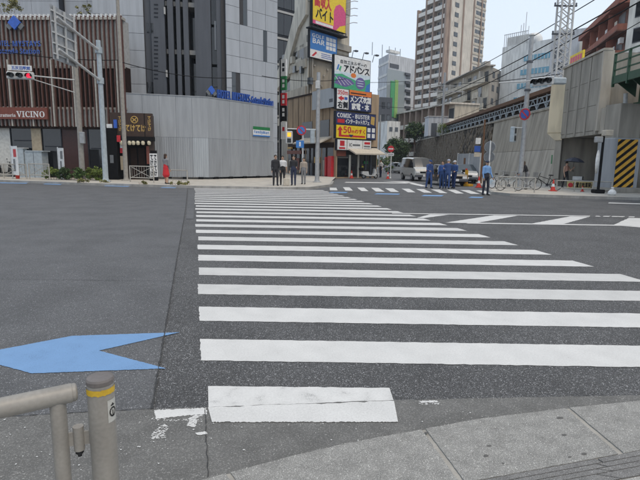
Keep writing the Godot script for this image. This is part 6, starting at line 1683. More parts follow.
func make_furniture() -> void:
	plain("cone_red", 0.62, 0.035, 0.02, 0.55); plain("fence_beige", 0.42, 0.40, 0.36, 0.55); plain("cream_sign", 0.62, 0.50, 0.24, 0.6)
	for m in ["leaf", "leaf_dark", "leaf_light", "leaf_dry"]: shrub_mat(m)
	pipe_fence("guard_fence", "long pale pipe fence beside the hotel's blue-grey boards", up(gp(-60, 178.5)), up(gp(27, 181.2)), 0.95, 4, mats.fence_beige, "pipe guard fences")
	pipe_fence("guard_fence", "pale pipe fence with pale panel in front of the hotel glass", up(gp(30, 181.3)), up(gp(50, 182)), 1.0, 1, mats.fence_beige, "pipe guard fences")
	pipe_fence("guard_fence", "pipe fence in front of the restaurant lanterns", up(gp(130.5, 184)), up(gp(154, 185)), 0.98, 1, mats.fence_beige, "pipe guard fences")
	pipe_fence("guard_fence", "low pipe fence in front of the grey hoarding", up(gp(168, 185)), up(gp(187.5, 186)), 0.8, 1, mats.fence_beige, "pipe guard fences", false)
	pipe_fence("guard_fence", "pipe fence under the no parking sign", up(gp(497, 193.2)), up(gp(534, 195)), 0.78, 2, mats.fence_beige, "pipe guard fences")
	pipe_fence("guard_fence", "low pipe fence between the cone and the black post", up(gp(556, 193)), up(gp(611, 195)), 0.6, 3, mats.fence_beige, "pipe guard fences", false)
	# boards leaning in front of the hotel
	var L := frame(up(gp(17, 179)), up(gp(42, 179.6)))
	var a := thing("equipment_cabinet", "wide blue-grey street cabinet behind the pipe fence", "cabinet", L)
	fbox(a, "body", mats.steel_blue, L, 25.5, 151.5, 42.5, 179.8, -0.6, 0); fbox(a, "door_gap", mats.slate, L, 33.8, 152.5, 34.2, 178, -0.1, 0.006)
	fbox(a, "top", mats.steel_blue, L, 25, 150.5, 43, 151.6, -0.65, 0.04)
	a = thing("tall_cabinet", "tall narrow blue-grey board standing left of the street cabinet", "cabinet", L)
	fbox(a, "body", mats.steel_blue, L, 16.5, 148, 24, 179, -0.3, 0.05); fbox(a, "edge", mats.steel_pale, L, 16, 147.6, 24.4, 148.4, -0.32, 0.07)
	for q in [[11.5, 17.5, 146, 175, "white banner with red and grey print leaning by the tall board"], [58.5, 64, 148, 180, "white banner stand beside the red-brown door"]]:
		var b := frame(up(gp(q[0], 180.5)), up(gp(q[1], 181)))
		var o := thing("banner_stand", q[4], "banner", b)
		fbox(o, "cloth", mats.sign_white, b, q[0], q[2], q[1], q[3], -0.03, 0)
		fbox(o, "print", mats.red_sign if q[0] < 30 else mats.logo_grey, b, q[0] + 1.6, q[2] + 3, q[1] - 1.6, q[2] + 11, 0, 0.006); fbox(o, "print", mats.logo_grey, b, q[0] + 2, q[2] + 13, q[1] - 2, q[3] - 4, 0, 0.006)
		fbox(o, "pole", mats.steel_pale, b, q[0] - 0.6, q[2] - 1, q[0], 180.3, -0.04, 0); fbox(o, "foot", mats.black, b, q[0] - 1.5, 179.2, q[1] + 1, 180.6, -0.3, 0.2)
	var m := thing("parked_scooter", "dark parked scooter behind the long pipe fence", "scooter", Transform3D(Basis(Vector3.UP, 0.2), up(gp(4, 178.5))))
	scooter_parts(m, mats.black, mats.slate)
	m = thing("parked_scooter", "grey and white scooter parked by the shop under the awning", "scooter", Transform3D(Basis(Vector3.UP, 0.35), gp(369.5, 178.6)))
	scooter_parts(m, mats.steel_pale, mats.black)
	# hedge pieces
	var hd := [[54, 181.5, 1.2, "leaf_light", "small bright shrub next to the panelled pipe fence"], [68, 181.8, 1.5, "leaf_dark", "dark green shrub in front of the red-brown door"], [81.5, 182.6, 0.8, "leaf", "narrow shrub at the foot of the concrete pole"], [93, 182, 1.1, "leaf_light", "bright yellow-green shrub between concrete pole and steel mast"], [100, 182.4, 0.8, "leaf_light", "yellow-green shrub touching the steel mast"]]
	for q in hd: shrub("street_shrub", q[4], up(gp(q[0], q[1])), q[2] * 1.1, 0.82, 1000, q[3], "shrubs along the left kerb")
	for q in [[106, 184.6, 0.5, "weeds at the foot of the steel mast"], [178, 187.2, 0.6, "weeds at the kerb below the grey hoarding"], [186.5, 186.8, 0.35, "weed tuft at the end of the low pipe fence"], [82, 185, 0.5, "weeds at the kerb below the concrete pole"], [143, 186.6, 0.4, "weeds at the kerb before the restaurant"]]:
		shrub("kerb_weeds", q[3], up(gp(q[0], q[1]), 0.1), q[2] * 1.8, 0.22, 260, "leaf_dry", "weeds along the kerb")
	var bx := thing("red_bucket", "small red bucket at the foot of the leaning banner", "bucket", Transform3D(Basis.IDENTITY, up(gp(18, 180.6))))
	var mb := MB.new(); mb.lathe(Vector3.ZERO, [[0.1, 0.0], [0.14, 0.3], [0.13, 0.3], [0.09, 0.02]], 14); build(mb, "bucket_body", mats.cone_red, bx)
	mb = MB.new(); mb.ring(Vector3(0, 0.3, 0), Vector3(0, 0.3, 1).normalized(), 0.135, 0.008, 16, 5); build(mb, "handle", mats.steel, bx)
	# right side clutter
	cone("red and white cone beside the bicycle under the concrete wall", up(gp(552.5, 193.3)), 0.62, "traffic cones")
	cone("low red cone below the yellow notice board", up(gp(582, 193.8)), 0.3, "traffic cones")
	cone("orange cone by the shop awning posts", gp(351.5, 178.3), 0.7, "traffic cones")
	cone("orange cone at the foot of the no entry sign", gp(387.8, 178.8), 0.6, "traffic cones")
	cone("red and white cone behind the policeman by the wall", gp(478.5, 187.5), 0.7, "traffic cones")
	bicycle("bicycle leaning under the no parking sign", up(gp(509, 193)), 0.15, mats.steel_blue, "parked bicycles")
	bicycle("dark bicycle parked beside the red and white cone", up(gp(545, 192.4)), 2.7, mats.black, "parked bicycles")
	bicycle("pale bicycle parked behind the policeman", up(gp(498, 190.5)), 0.5, mats.steel_pale, "parked bicycles")
	var nb := frame(up(gp(567, 190.8)), up(gp(595.5, 191.6)))
	var n := thing("notice_board", "long yellow notice board with brown characters before the underpass", "sign", nb)
	fbox(n, "board", mats.cream_sign, nb, 567, 181, 595.5, 189, -0.04, 0)
	fl(n, nb, "pen", "放置自転車禁止", 573, 182.5, 594, 187.6, 0.004, mats.dark_brown, 1.5)
	disc(n, "round_mark", mats.red_sign, Vector3(uv(nb, 570.5, 185).x, uv(nb, 570.5, 185).y, 0.0), 0.14, 0.012)
	for x in [568.5, 594]: fbox(n, "leg", mats.steel, nb, x - 0.4, 184, x + 0.4, 191.5, -0.08, -0.04)
	var bg := thing("rubbish_bag", "white tied plastic bag at the foot of the striped pier", "bag", Transform3D(Basis.IDENTITY, up(gp(611.5, 198))))
	mb = MB.new(); mb.lathe(Vector3.ZERO, [[0.12, 0.0], [0.19, 0.08], [0.18, 0.18], [0.1, 0.28], [0.035, 0.31]], 11); build(mb, "bag_body", mats.sign_white, bg)
	mb = MB.new(); mb.lathe(Vector3.ZERO, [[0.035, 0.31], [0.08, 0.37], [0.05, 0.4]], 7); build(mb, "knot", mats.sign_white, bg)
	nb = frame(up(gp(602, 189)), up(gp(616, 189.5)))
	n = thing("barrier_boards", "white barrier of two long boards before the dark underpass", "barrier", nb)
	fbox(n, "rail_board", mats.sign_white, nb, 600, 177.5, 614, 180.5, -0.04, 0); fbox(n, "rail_board", mats.sign_white, nb, 600, 183, 614, 186, -0.04, 0)
	for x in [601, 611]: fbox(n, "leg", mats.steel, nb, x, 177, x + 1, 190, -0.08, -0.04)
	nb = frame(up(gp(572, 188.5)), up(gp(583, 189)))
	n = thing("stacked_boards", "low white and dark boxes stacked behind the yellow notice board", "box", nb)
	fbox(n, "white_box", mats.sign_white, nb, 572.5, 176.5, 582, 180, -0.4, 0); fbox(n, "dark_box", mats.slate, nb, 572, 180, 588, 188.5, -0.5, 0)
	# pale sheet panel and white boards under the wall
	nb = frame(gp(457, 181.5), gp(481, 183.5))
	n = thing("sheet_panel", "tall translucent grey sheet panel standing before the stone wall", "panel", nb)
	fbox(n, "sheet", mats.hoard_c, nb, 456.5, 153.5, 479.5, 181, -0.05, 0); fbox(n, "post", mats.rust, nb, 463, 158, 464.4, 183, 0.0, 0.05)
	for x in [456.5, 468, 479]: fbox(n, "frame_post", mats.steel_pale, nb, x, 153, x + 0.7, 183.5, -0.06, 0.02)
	nb = frame(up(gp(487, 189)), up(gp(497, 189.5)))
	n = thing("white_board", "white printed board leaning behind the policeman", "board", nb)
	fbox(n, "face", mats.sign_white, nb, 487, 178.5, 495, 188, -0.04, 0); fbox(n, "blue_print", mats.sky_print, nb, 488.5, 180, 493.5, 184, 0, 0.006); fbox(n, "stand", mats.steel, nb, 488, 178, 489, 189.5, -0.1, -0.04)
	nb = frame(up(gp(523, 191)), up(gp(533, 191.5)))
	n = thing("white_board", "white sign with a dark diagonal line behind the pipe fence", "board", nb)
	fbox(n, "face", mats.sign_white, nb, 523, 181, 532, 190.5, -0.04, 0); fbox(n, "stand", mats.steel, nb, 524, 180.5, 525, 191.5, -0.1, -0.04)
	pbox(n, "printed_line", mats.logo_grey, Vector3(uv(nb, 527.5, 186).x, uv(nb, 527.5, 186).y, 0.003), Vector3(0.5, 0.04, 0.008), Vector3(0, 0, 0.6))
	nb = frame(gp(464.5, 186), gp(468, 186.2))
	n = thing("yellow_barricade", "yellow folding barricade beside the men in blue", "barrier", nb)
	fbox(n, "panel", mats.hazard_yellow, nb, 464.8, 170, 467.6, 184, -0.05, 0); fbox(n, "foot", mats.hazard_yellow, nb, 463.5, 184, 469, 186.2, -0.3, 0.2); fbox(n, "top_lamp", mats.cone_red, nb, 465.4, 168.5, 467, 170, -0.05, 0)
	# trees and slope
	tree("dark leafy tree on the slope left of the stone wall", ground(397, 92), 5.6, 2.3, 3800, "leaf_dark")
	tree("tall green tree below the terrace block", Vector3(18.6, 5.0, -100), 4.2, 2.1, 3200, "leaf_dark")
	tree("bushy dark tree at the end of the side street", ground(388, 104), 7.5, 3.2, 4600, "leaf_dark")
	shrub("wall_shrub", "light green shrub growing on top of the stone wall", Vector3(18.5, 5.85, -76), 4.0, 1.5, 900, "leaf_light", "")
	shrub("wall_shrub", "mid green shrub behind the shop signs in the side street", ground(384, 66), 2.6, 2.4, 900, "leaf", "")
	# corner plate kerb by the shops
	nb = frame(gp(338, 177.5), gp(345, 177.8))
func scooter_parts(o: Node3D, m: Material, seat: Material) -> void:
	for x in [-0.6, 0.62]:
		var w := Node3D.new(); w.name = "wheel"; o.add_child(w, true); w.position = Vector3(x, 0.22, 0)
		var mb := MB.new(); mb.ring(Vector3.ZERO, Vector3.BACK, 0.17, 0.055, 20, 8); build(mb, "tyre", mats.black_rubber, w)
		mb = MB.new(); mb.tube(Vector3(0, 0, -0.04), Vector3(0, 0, 0.04), 0.12, 0.12, 14); build(mb, "rim", mats.steel, w)
	var mb := MB.new()
	mb.prism(PackedVector2Array([Vector2(-0.82, 0.42), Vector2(-0.8, 0.66), Vector2(-0.2, 0.66), Vector2(-0.12, 0.34), Vector2(0.28, 0.3), Vector2(0.38, 0.5), Vector2(0.42, 0.9), Vector2(0.5, 0.9), Vector2(0.62, 0.5), Vector2(0.5, 0.24), Vector2(-0.3, 0.22)]), Transform3D.IDENTITY, -0.17, 0.17)
	build(mb, "body", m, o)
	mb = MB.new(); mb.bevel(Vector3(-0.48, 0.73, 0), Vector3(0.68, 0.13, 0.28), 0.04); build(mb, "seat", seat, o)
	mb = MB.new(); mb.tube(Vector3(0.46, 0.9, 0), Vector3(0.42, 1.02, 0), 0.03); mb.tube(Vector3(0.4, 1.02, -0.32), Vector3(0.4, 1.02, 0.32), 0.018); build(mb, "handlebar", mats.slate, o)
	for s in [-0.3, 0.3]:
		mb = MB.new(); mb.tube(Vector3(0.4, 1.02, s), Vector3(0.42, 1.18, s * 1.15), 0.008); mb.ball(Vector3(0.42, 1.22, s * 1.15), Vector3(0.02, 0.05, 0.07), 8); build(mb, "mirror", mats.black, o)
	mb = MB.new(); mb.ball(Vector3(0.53, 0.78, 0), Vector3(0.05, 0.09, 0.09), 10); build(mb, "headlight", mats.sign_white, o)
	mb = MB.new(); mb.bevel(Vector3(-0.85, 0.85, 0), Vector3(0.36, 0.3, 0.36), 0.05); build(mb, "rear_box", seat, o)

# ================= vehicles =================
func vehicle(called: String, label: String, p: Vector3, yaw: float, st: Array, paint: Material, wheels: Array, group: String) -> Node3D:
	# st rows: x, bottom, belt, top, half width, half width of the roof, kind of the interval that follows (b body, s side glass, w windscreen)
	var o := thing(called, label, "vehicle", Transform3D(Basis(Vector3.UP, yaw), p), group)
	var body := MB.new(); var side := MB.new(); var screen := MB.new()
	var sec := func(s: Array) -> Array:
		return [Vector3(s[0], s[1], s[4] * 0.9), Vector3(s[0], s[1] + 0.16, s[4]), Vector3(s[0], s[2], s[4] * 0.985), Vector3(s[0], lerpf(s[2], s[3], 0.9), lerpf(s[4], s[5], 0.9)), Vector3(s[0], s[3], s[5] * 0.82), Vector3(s[0], s[3] + 0.02, 0)]
	for i in st.size() - 1:
		var a: Array = sec.call(st[i]); var b: Array = sec.call(st[i + 1])
		for r in 5:
			for sg in [1.0, -1.0]:
				var f := Vector3(1, 1, sg)
				var mb := body
				if r == 2 and st[i][6] == "s": mb = side
				if r >= 2 and st[i][6] == "w": mb = screen
				var q := [a[r] * f, b[r] * f, b[r + 1] * f, a[r + 1] * f]
				var nn: Vector3 = (q[1] - q[0]).cross(q[3] - q[0])
				if nn.length() < 1e-6: nn = (q[2] - q[1]).cross(q[3] - q[1])
				var cen := Vector3((st[i][0] + st[i + 1][0]) / 2, 0.6, 0)
				if nn.dot((q[0] + q[1] + q[2] + q[3]) / 4 - cen) < 0: nn = -nn
				mb.quad(q[0], q[1], q[2], q[3], nn.normalized())
	for e in [0, st.size() - 1]:
		var a: Array = sec.call(st[e])
		for r in 5: body.quad(a[r], a[r + 1], a[r + 1] * Vector3(1, 1, -1), a[r] * Vector3(1, 1, -1), Vector3(1 if e == 0 else -1, 0, 0))
	build(body, "body", paint, o)
	if side.v.size(): build(side, "side_window", mats.glass_dark, o)
	if screen.v.size(): build(screen, "windscreen", mats.glass_grey, o)
	var W: float = st[3][4]
	for x in [wheels[0], wheels[1]]:
		for s in [-1.0, 1.0]:
			var w := Node3D.new(); w.name = "wheel"; o.add_child(w, true); w.position = Vector3(x, wheels[2], s * (W - 0.08))
			var mb := MB.new(); mb.tube(Vector3(0, 0, -0.1), Vector3(0, 0, 0.1), wheels[2], wheels[2], 20); build(mb, "tyre", mats.black_rubber, w)
			mb = MB.new(); mb.tube(Vector3(0, 0, s * 0.09), Vector3(0, 0, s * 0.115), wheels[2] * 0.62, wheels[2] * 0.6, 16); build(mb, "rim", mats.steel, w)
	var fx: float = st[0][0]; var fy: float = st[0][3]
	for s in [-1.0, 1.0]:
		var mb := MB.new(); mb.bevel(Vector3(fx + 0.005, fy - 0.1, s * W * 0.68), Vector3(0.06, 0.17, W * 0.36), 0.02); build(mb, "headlight", mats.sign_white, o)
		mb = MB.new(); mb.bevel(Vector3(st[st.size() - 1][0] - 0.01, 0.85, s * W * 0.78), Vector3(0.05, 0.26, 0.14), 0.02); build(mb, "tail_light", mats.red_sign, o)
		mb = MB.new(); mb.bevel(Vector3(st[2][0] - 0.15, st[2][2] + 0.12, s * (W + 0.12)), Vector3(0.1, 0.2, 0.2), 0.03); build(mb, "wing_mirror", mats.black, o)
	var mb := MB.new(); mb.bevel(Vector3(fx + 0.03, st[0][1] + 0.1, 0), Vector3(0.1, 0.2, W * 1.9), 0.03); build(mb, "bumper", mats.slate, o)
	mb = MB.new(); mb.bevel(Vector3(fx + 0.01, fy - 0.1, 0), Vector3(0.05, 0.12, W * 0.9), 0.02); build(mb, "grille", mats.black, o)
	pbox(o, "number_plate", mats.sign_white, Vector3(fx + 0.085, st[0][1] + 0.12, 0), Vector3(0.015, 0.16, 0.32))
	return o
func make_vehicles() -> void:
	plain("car_silver", 0.6, 0.6, 0.57, 0.35, 0.1); plain("car_white", 0.72, 0.73, 0.73, 0.3); plain("car_black", 0.02, 0.02, 0.022, 0.2); plain("car_navy", 0.03, 0.04, 0.07, 0.25)
	for k in ["car_silver", "car_white", "car_black", "car_navy"]:
		mats[k].clearcoat_enabled = true; mats[k].clearcoat = 0.7; mats[k].clearcoat_roughness = 0.1
	var van := [[2.2, 0.34, 0.72, 0.82, 0.76, 0.74, "b"], [2.12, 0.32, 0.92, 1.0, 0.83, 0.8, "b"], [1.72, 0.32, 1.06, 1.14, 0.85, 0.82, "w"], [1.1, 0.32, 1.08, 1.88, 0.85, 0.72, "s"], [-0.2, 0.32, 1.08, 1.94, 0.85, 0.72, "s"], [-2.1, 0.34, 1.08, 1.92, 0.85, 0.71, "b"], [-2.22, 0.36, 1.05, 1.7, 0.82, 0.7, "b"]]
	var car := [[2.1, 0.3, 0.6, 0.66, 0.76, 0.74, "b"], [2.0, 0.26, 0.72, 0.78, 0.84, 0.8, "b"], [1.0, 0.26, 0.88, 0.93, 0.86, 0.8, "w"], [0.35, 0.26, 0.9, 1.42, 0.86, 0.62, "s"], [-0.9, 0.26, 0.9, 1.42, 0.86, 0.62, "s"], [-1.6, 0.26, 0.92, 1.0, 0.85, 0.66, "b"], [-2.1, 0.3, 0.86, 0.92, 0.8, 0.72, "b"]]
	var face := func(p: Vector3, extra: float) -> float: return atan2(-(-p.z), -p.x) + extra
	var p := gp(417.5, 181.2)
	vehicle("parked_van", "silver van facing the crossing beside the men in blue", p + Vector3(0.3, 0, -2.2), -PI / 2 + 0.12, van, mats.car_silver, [1.35, -1.35, 0.31], "vehicles in the side street")
	p = gp(449, 186.3)
	vehicle("taxi", "black car with pale windscreen behind the men in blue", p + Vector3(0.3, 0, -2.3), -PI / 2 + 0.1, car, mats.car_black, [1.3, -1.3, 0.31], "vehicles in the side street")
	vehicle("parked_car", "white car parked far down the side street by the stone wall", ground(401, 66), -PI / 2 + 0.5, car, mats.car_white, [1.3, -1.3, 0.31], "vehicles in the side street")
	vehicle("parked_car", "dark car parked far down the side street near the no entry sign", ground(395.5, 72), -PI / 2 + 0.3, car, mats.car_navy, [1.3, -1.3, 0.31], "vehicles in the side street")
	vehicle("parked_car", "white car between the pale sheet panel and the wall", gp(472, 185) + Vector3(0.7, 0, -4.4), -PI / 2 - 0.2, car, mats.car_white, [1.3, -1.3, 0.31], "vehicles in the side street")
	vehicle("parked_van", "white van half hidden behind the striped pier", Vector3(20.2, 0, -27.0), PI - 0.3, van, mats.car_white, [1.35, -1.35, 0.31], "vehicles in the side street")

# ================= people =================
# The body is one surface: distances to tapered bones joined with a smooth minimum, meshed as surface nets.
func body_mesh(bones: Array, cell: float) -> MB:
	var lo := Vector3.ONE * 99; var hi := -lo
	for b in bones:
		var m: float = maxf(b[2], b[3]) + 0.06
		lo = lo.min(b[0] - Vector3.ONE * m).min(b[1] - Vector3.ONE * m); hi = hi.max(b[0] + Vector3.ONE * m).max(b[1] + Vector3.ONE * m)
	var nx := int((hi.x - lo.x) / cell) + 2; var ny := int((hi.y - lo.y) / cell) + 2; var nz := int((hi.z - lo.z) / cell) + 2
	var f := PackedFloat32Array(); f.resize(nx * ny * nz); f.fill(1.0)
	var near := PackedFloat32Array(); near.resize(nx * ny * nz); near.fill(9.0)
	var who := PackedByteArray(); who.resize(nx * ny * nz)
	var kk := 0.035
	for bi in bones.size():
		var b = bones[bi]
		var a: Vector3 = b[0]; var d: Vector3 = b[1] - b[0]; var ra: float = b[2]; var rb: float = b[3]
		var sq: Vector3 = b[5] if b.size() > 5 else Vector3.ONE
		var m := maxf(ra, rb) * maxf(sq.x, maxf(sq.y, sq.z)) + 0.07
		var l0 := ((a.min(b[1]) - Vector3.ONE * m - lo) / cell); var h0 := ((a.max(b[1]) + Vector3.ONE * m - lo) / cell)
		var dd := maxf(d.length_squared(), 1e-6)
		for z in range(maxi(0, int(l0.z)), mini(nz, int(h0.z) + 1)):
			for y in range(maxi(0, int(l0.y)), mini(ny, int(h0.y) + 1)):
				for x in range(maxi(0, int(l0.x)), mini(nx, int(h0.x) + 1)):
					var p := lo + Vector3(x, y, z) * cell
					var t := clampf((p - a).dot(d) / dd, 0, 1)
					var e := ((p - a - d * t) / sq).length() - lerpf(ra, rb, t)
					var i := (z * ny + y) * nx + x
					var o := f[i]
					var hh := maxf(kk - absf(o - e), 0.0) / kk
					f[i] = minf(o, e) - hh * hh * kk * 0.25
					if e < near[i]: near[i] = e; who[i] = bi
	var mb := MB.new()
	var idx := {}
	var pos := []; var nor := []; var colr := []
	var st := [1, nx, nx * ny]
	for z in nz - 1:
		for y in ny - 1:
			for x in nx - 1:
				var i := (z * ny + y) * nx + x
				var mask := 0
				var any := 0
				for k in 8:
					if f[i + (k & 1) + ((k >> 1) & 1) * nx + ((k >> 2) & 1) * nx * ny] < 0: any += 1
				if any == 0 or any == 8: continue
				var s := Vector3.ZERO; var c := 0
				for ed in [[0, 1], [2, 3], [4, 5], [6, 7], [0, 2], [1, 3], [4, 6], [5, 7], [0, 4], [1, 5], [2, 6], [3, 7]]:
					var p0: int = ed[0]; var p1: int = ed[1]
					var f0 := f[i + (p0 & 1) + ((p0 >> 1) & 1) * nx + ((p0 >> 2) & 1) * nx * ny]; var f1 := f[i + (p1 & 1) + ((p1 >> 1) & 1) * nx + ((p1 >> 2) & 1) * nx * ny]
					if (f0 < 0) == (f1 < 0): continue
					var t := f0 / (f0 - f1)
					s += Vector3(p0 & 1, (p0 >> 1) & 1, (p0 >> 2) & 1).lerp(Vector3(p1 & 1, (p1 >> 1) & 1, (p1 >> 2) & 1), t); c += 1
				idx[i] = pos.size()
				pos.append(lo + (Vector3(x, y, z) + s / c) * cell)
				nor.append(Vector3(f[i + 1] - f[i], f[i + nx] - f[i], f[i + nx * ny] - f[i]).normalized())
				colr.append(bones[who[i]][4])
	for i in idx:
		for ax in 3:
			var u: int = st[(ax + 1) % 3]; var v: int = st[(ax + 2) % 3]
			if not (idx.has(i - u) and idx.has(i - v) and idx.has(i - u - v)): continue
			if (f[i] < 0) == (f[i + st[ax]] < 0): continue
			var q := [idx[i], idx[i - u], idx[i - u - v], idx[i - v]]
			mb.col = colr[q[0]]
			mb.tri_s(pos[q[0]], pos[q[1]], pos[q[2]], nor[q[0]], nor[q[1]], nor[q[2]])
			mb.tri_s(pos[q[0]], pos[q[2]], pos[q[3]], nor[q[0]], nor[q[2]], nor[q[3]])
	return mb
func person(label: String, p: Vector3, yaw: float, h: float, cloth: Dictionary, pose: Dictionary, group := "people at the far corners") -> Node3D:
	# front is +z; x to the person's left
	var s := h / 1.72
	var skin: Color = Color(0.42, 0.27, 0.19)
	var top: Color = cloth.top; var low: Color = cloth.low; var shoe: Color = cloth.get("shoe", Color(0.02, 0.02, 0.02)); var sleeve: Color = cloth.get("sleeve", top)
	var lean: float = pose.get("lean", 0.0); var stride: float = pose.get("stride", 0.05)
	var bend := Basis(Vector3.RIGHT, lean)
	var hip := Vector3(0, 0.92, 0)
	var J := func(v: Vector3) -> Vector3: return (hip + bend * (v - hip)) * s
	var bones := []
	var neck: Vector3 = J.call(Vector3(0, 1.45, -0.01))
	# torso and head
	bones.append([J.call(Vector3(0, 0.95, 0)), J.call(Vector3(0, 1.12, 0)), 0.135 * s, 0.125 * s, low, Vector3(1.18, 1, 0.85)])
	bones.append([J.call(Vector3(0, 1.1, 0)), J.call(Vector3(0, 1.34, 0)), 0.13 * s, 0.145 * s, top, Vector3(1.2, 1, 0.8)])
	bones.append([J.call(Vector3(-0.13, 1.38, 0)), J.call(Vector3(0.13, 1.38, 0)), 0.075 * s, 0.075 * s, top])
	bones.append([J.call(Vector3(0, 1.4, -0.01)), J.call(Vector3(0, 1.52, 0.005)), 0.055 * s, 0.052 * s, skin])
	var hd := bend * Basis(Vector3.RIGHT, pose.get("nod", 0.0))
	var hc: Vector3 = neck + hd * Vector3(0, 0.15, 0.02) * s
	bones.append([hc + hd * Vector3(0, 0.03, -0.01) * s, hc + hd * Vector3(0, -0.05, 0.015) * s, 0.094 * s, 0.07 * s, skin, Vector3(0.86, 1.08, 1.02)])
	bones.append([hc + hd * Vector3(0, 0.0, 0.085) * s, hc + hd * Vector3(0, -0.03, 0.1) * s, 0.012 * s, 0.017 * s, skin])
	for sg in [-1.0, 1.0]:
		bones.append([hc + hd * Vector3(0.082 * sg, 0.012, 0) * s, hc + hd * Vector3(0.084 * sg, -0.025, 0) * s, 0.017 * s, 0.013 * s, skin])
	# legs
	for sg in [-1.0, 1.0]:
		var fw: float = stride * sg
		var hj := Vector3(0.09 * sg, 0.9, 0) * s
		var kn := Vector3(0.1 * sg, 0.5, fw * 0.6 + 0.03) * s
		var an := Vector3(0.1 * sg, 0.09, fw) * s
		bones.append([hj, kn, 0.092 * s, 0.062 * s, low]); bones.append([kn, an, 0.062 * s, 0.05 * s, low if not cloth.has("skirt") else skin])
		bones.append([an + Vector3(0, -0.04, -0.03) * s, an + Vector3(0.02 * sg, -0.055, 0.14) * s, 0.042 * s, 0.034 * s, shoe])
	if cloth.has("skirt"):
		bones.append([Vector3(0, 0.95, 0) * s, Vector3(0, 0.55, 0) * s, 0.14 * s, 0.2 * s, low, Vector3(1.1, 1, 0.9)])
	# arms: forward raise and elbow bend for each side
	var hands := []
	for sg in [-1.0, 1.0]:
		var ar: Array = pose.get("left" if sg > 0 else "right", [0.05, 0.25, 0.1])
		var sh: Vector3 = J.call(Vector3(0.19 * sg, 1.37, 0))
		var d1 := bend * (Basis(Vector3.BACK, ar[2] * sg) * Basis(Vector3.RIGHT, -ar[0]) * Vector3.DOWN)
		var el := sh + d1 * 0.28 * s
		var d2 := bend * (Basis(Vector3.BACK, ar[2] * sg * 0.4) * Basis(Vector3.RIGHT, -ar[0] - ar[1]) * Vector3.DOWN)
		var wr_ := el + d2 * 0.25 * s
		bones.append([sh, el, 0.055 * s, 0.044 * s, sleeve]); bones.append([el, wr_, 0.042 * s, 0.031 * s, skin if cloth.has("short") else sleeve])
		var pe := wr_ + d2 * 0.085 * s
		bones.append([wr_, pe, 0.03 * s, 0.036 * s, skin, Vector3(0.75, 1, 1)])
		hands.append([pe, d2, sg])
	var mb := body_mesh(bones, 0.022)
	mb.col = skin
	for hnd in hands: # fingers, each its own short chain, and the thumb from the side of the palm
		var fwd := hd.z.slide(hnd[1]).normalized()
		var inw: Vector3 = fwd.cross(hnd[1]) * hnd[2]
		for k in 4:
			var r0: Vector3 = hnd[0] + fwd * (k - 1.5) * 0.019 * s
			var ln: float = [0.065, 0.075, 0.07, 0.055][k] * s
			var m1: Vector3 = r0 + hnd[1] * ln * 0.6
			mb.tube(r0, m1, 0.0095 * s, 0.0085 * s, 5); mb.tube(m1, m1 + (hnd[1] * 0.7 + inw * 0.6) * ln * 0.5, 0.0085 * s, 0.007 * s, 5)
		var th: Vector3 = hnd[0] - hnd[1] * 0.05 * s + fwd * 0.03 * s
		var t2: Vector3 = th + (hnd[1] * 0.7 + fwd * 0.6) * 0.035 * s
		mb.tube(th, t2, 0.011 * s, 0.009 * s, 5); mb.tube(t2, t2 + hnd[1] * 0.03 * s, 0.009 * s, 0.007 * s, 5)
	mb.col = Color(0.03, 0.02, 0.02)
	for sg in [-1.0, 1.0]: mb.ball(hc + hd * Vector3(0.032 * sg, 0.005, 0.083) * s, Vector3.ONE * 0.011 * s, 6)
	mb.col = Color(0.3, 0.12, 0.1)
	mb.box(hc + hd * Vector3(0, -0.062, 0.083) * s, Vector3(0.042, 0.008, 0.012) * s, hd)
	var o := thing("person", label, "person", Transform3D(Basis(Vector3.UP, yaw), p), group)
	build(mb, "body", mats.person, o)
	mb = MB.new()
	mb.col = cloth.get("hair", Color(0.02, 0.017, 0.015))
	if cloth.has("cap"):
		mb.col = cloth.cap
		mb.ball(hc + hd * Vector3(0, 0.055, -0.005) * s, Vector3(0.098, 0.075, 0.112) * s, 14)
		mb.box(hc + hd * Vector3(0, 0.045, 0.13) * s, Vector3(0.13, 0.012, 0.09) * s, hd)
		build(mb, "cap", mats.person, o)
	else:
		mb.ball(hc + hd * Vector3(0, 0.045, -0.022) * s, Vector3(0.093, 0.095, 0.104) * s, 14)
		if cloth.get("long_hair", false): mb.ball(hc + hd * Vector3(0, -0.06, -0.065) * s, Vector3(0.085, 0.16, 0.055) * s, 12)
		build(mb, "hair", mats.person, o)
	return o
func bag(label: String, p: Vector3, w: float, h: float, m: Material) -> void:
	var o := thing("carried_bag", label, "bag", Transform3D(Basis.IDENTITY, p))
	var mb := MB.new(); mb.bevel(Vector3(0, h / 2, 0), Vector3(w, h, w * 0.4), 0.03); build(mb, "bag_body", m, o)
	mb = MB.new(); mb.path([Vector3(-w * 0.25, h, 0), Vector3(-w * 0.2, h + 0.16, 0), Vector3(w * 0.2, h + 0.16, 0), Vector3(w * 0.25, h, 0)], 0.012, 6); build(mb, "handle", m, o)
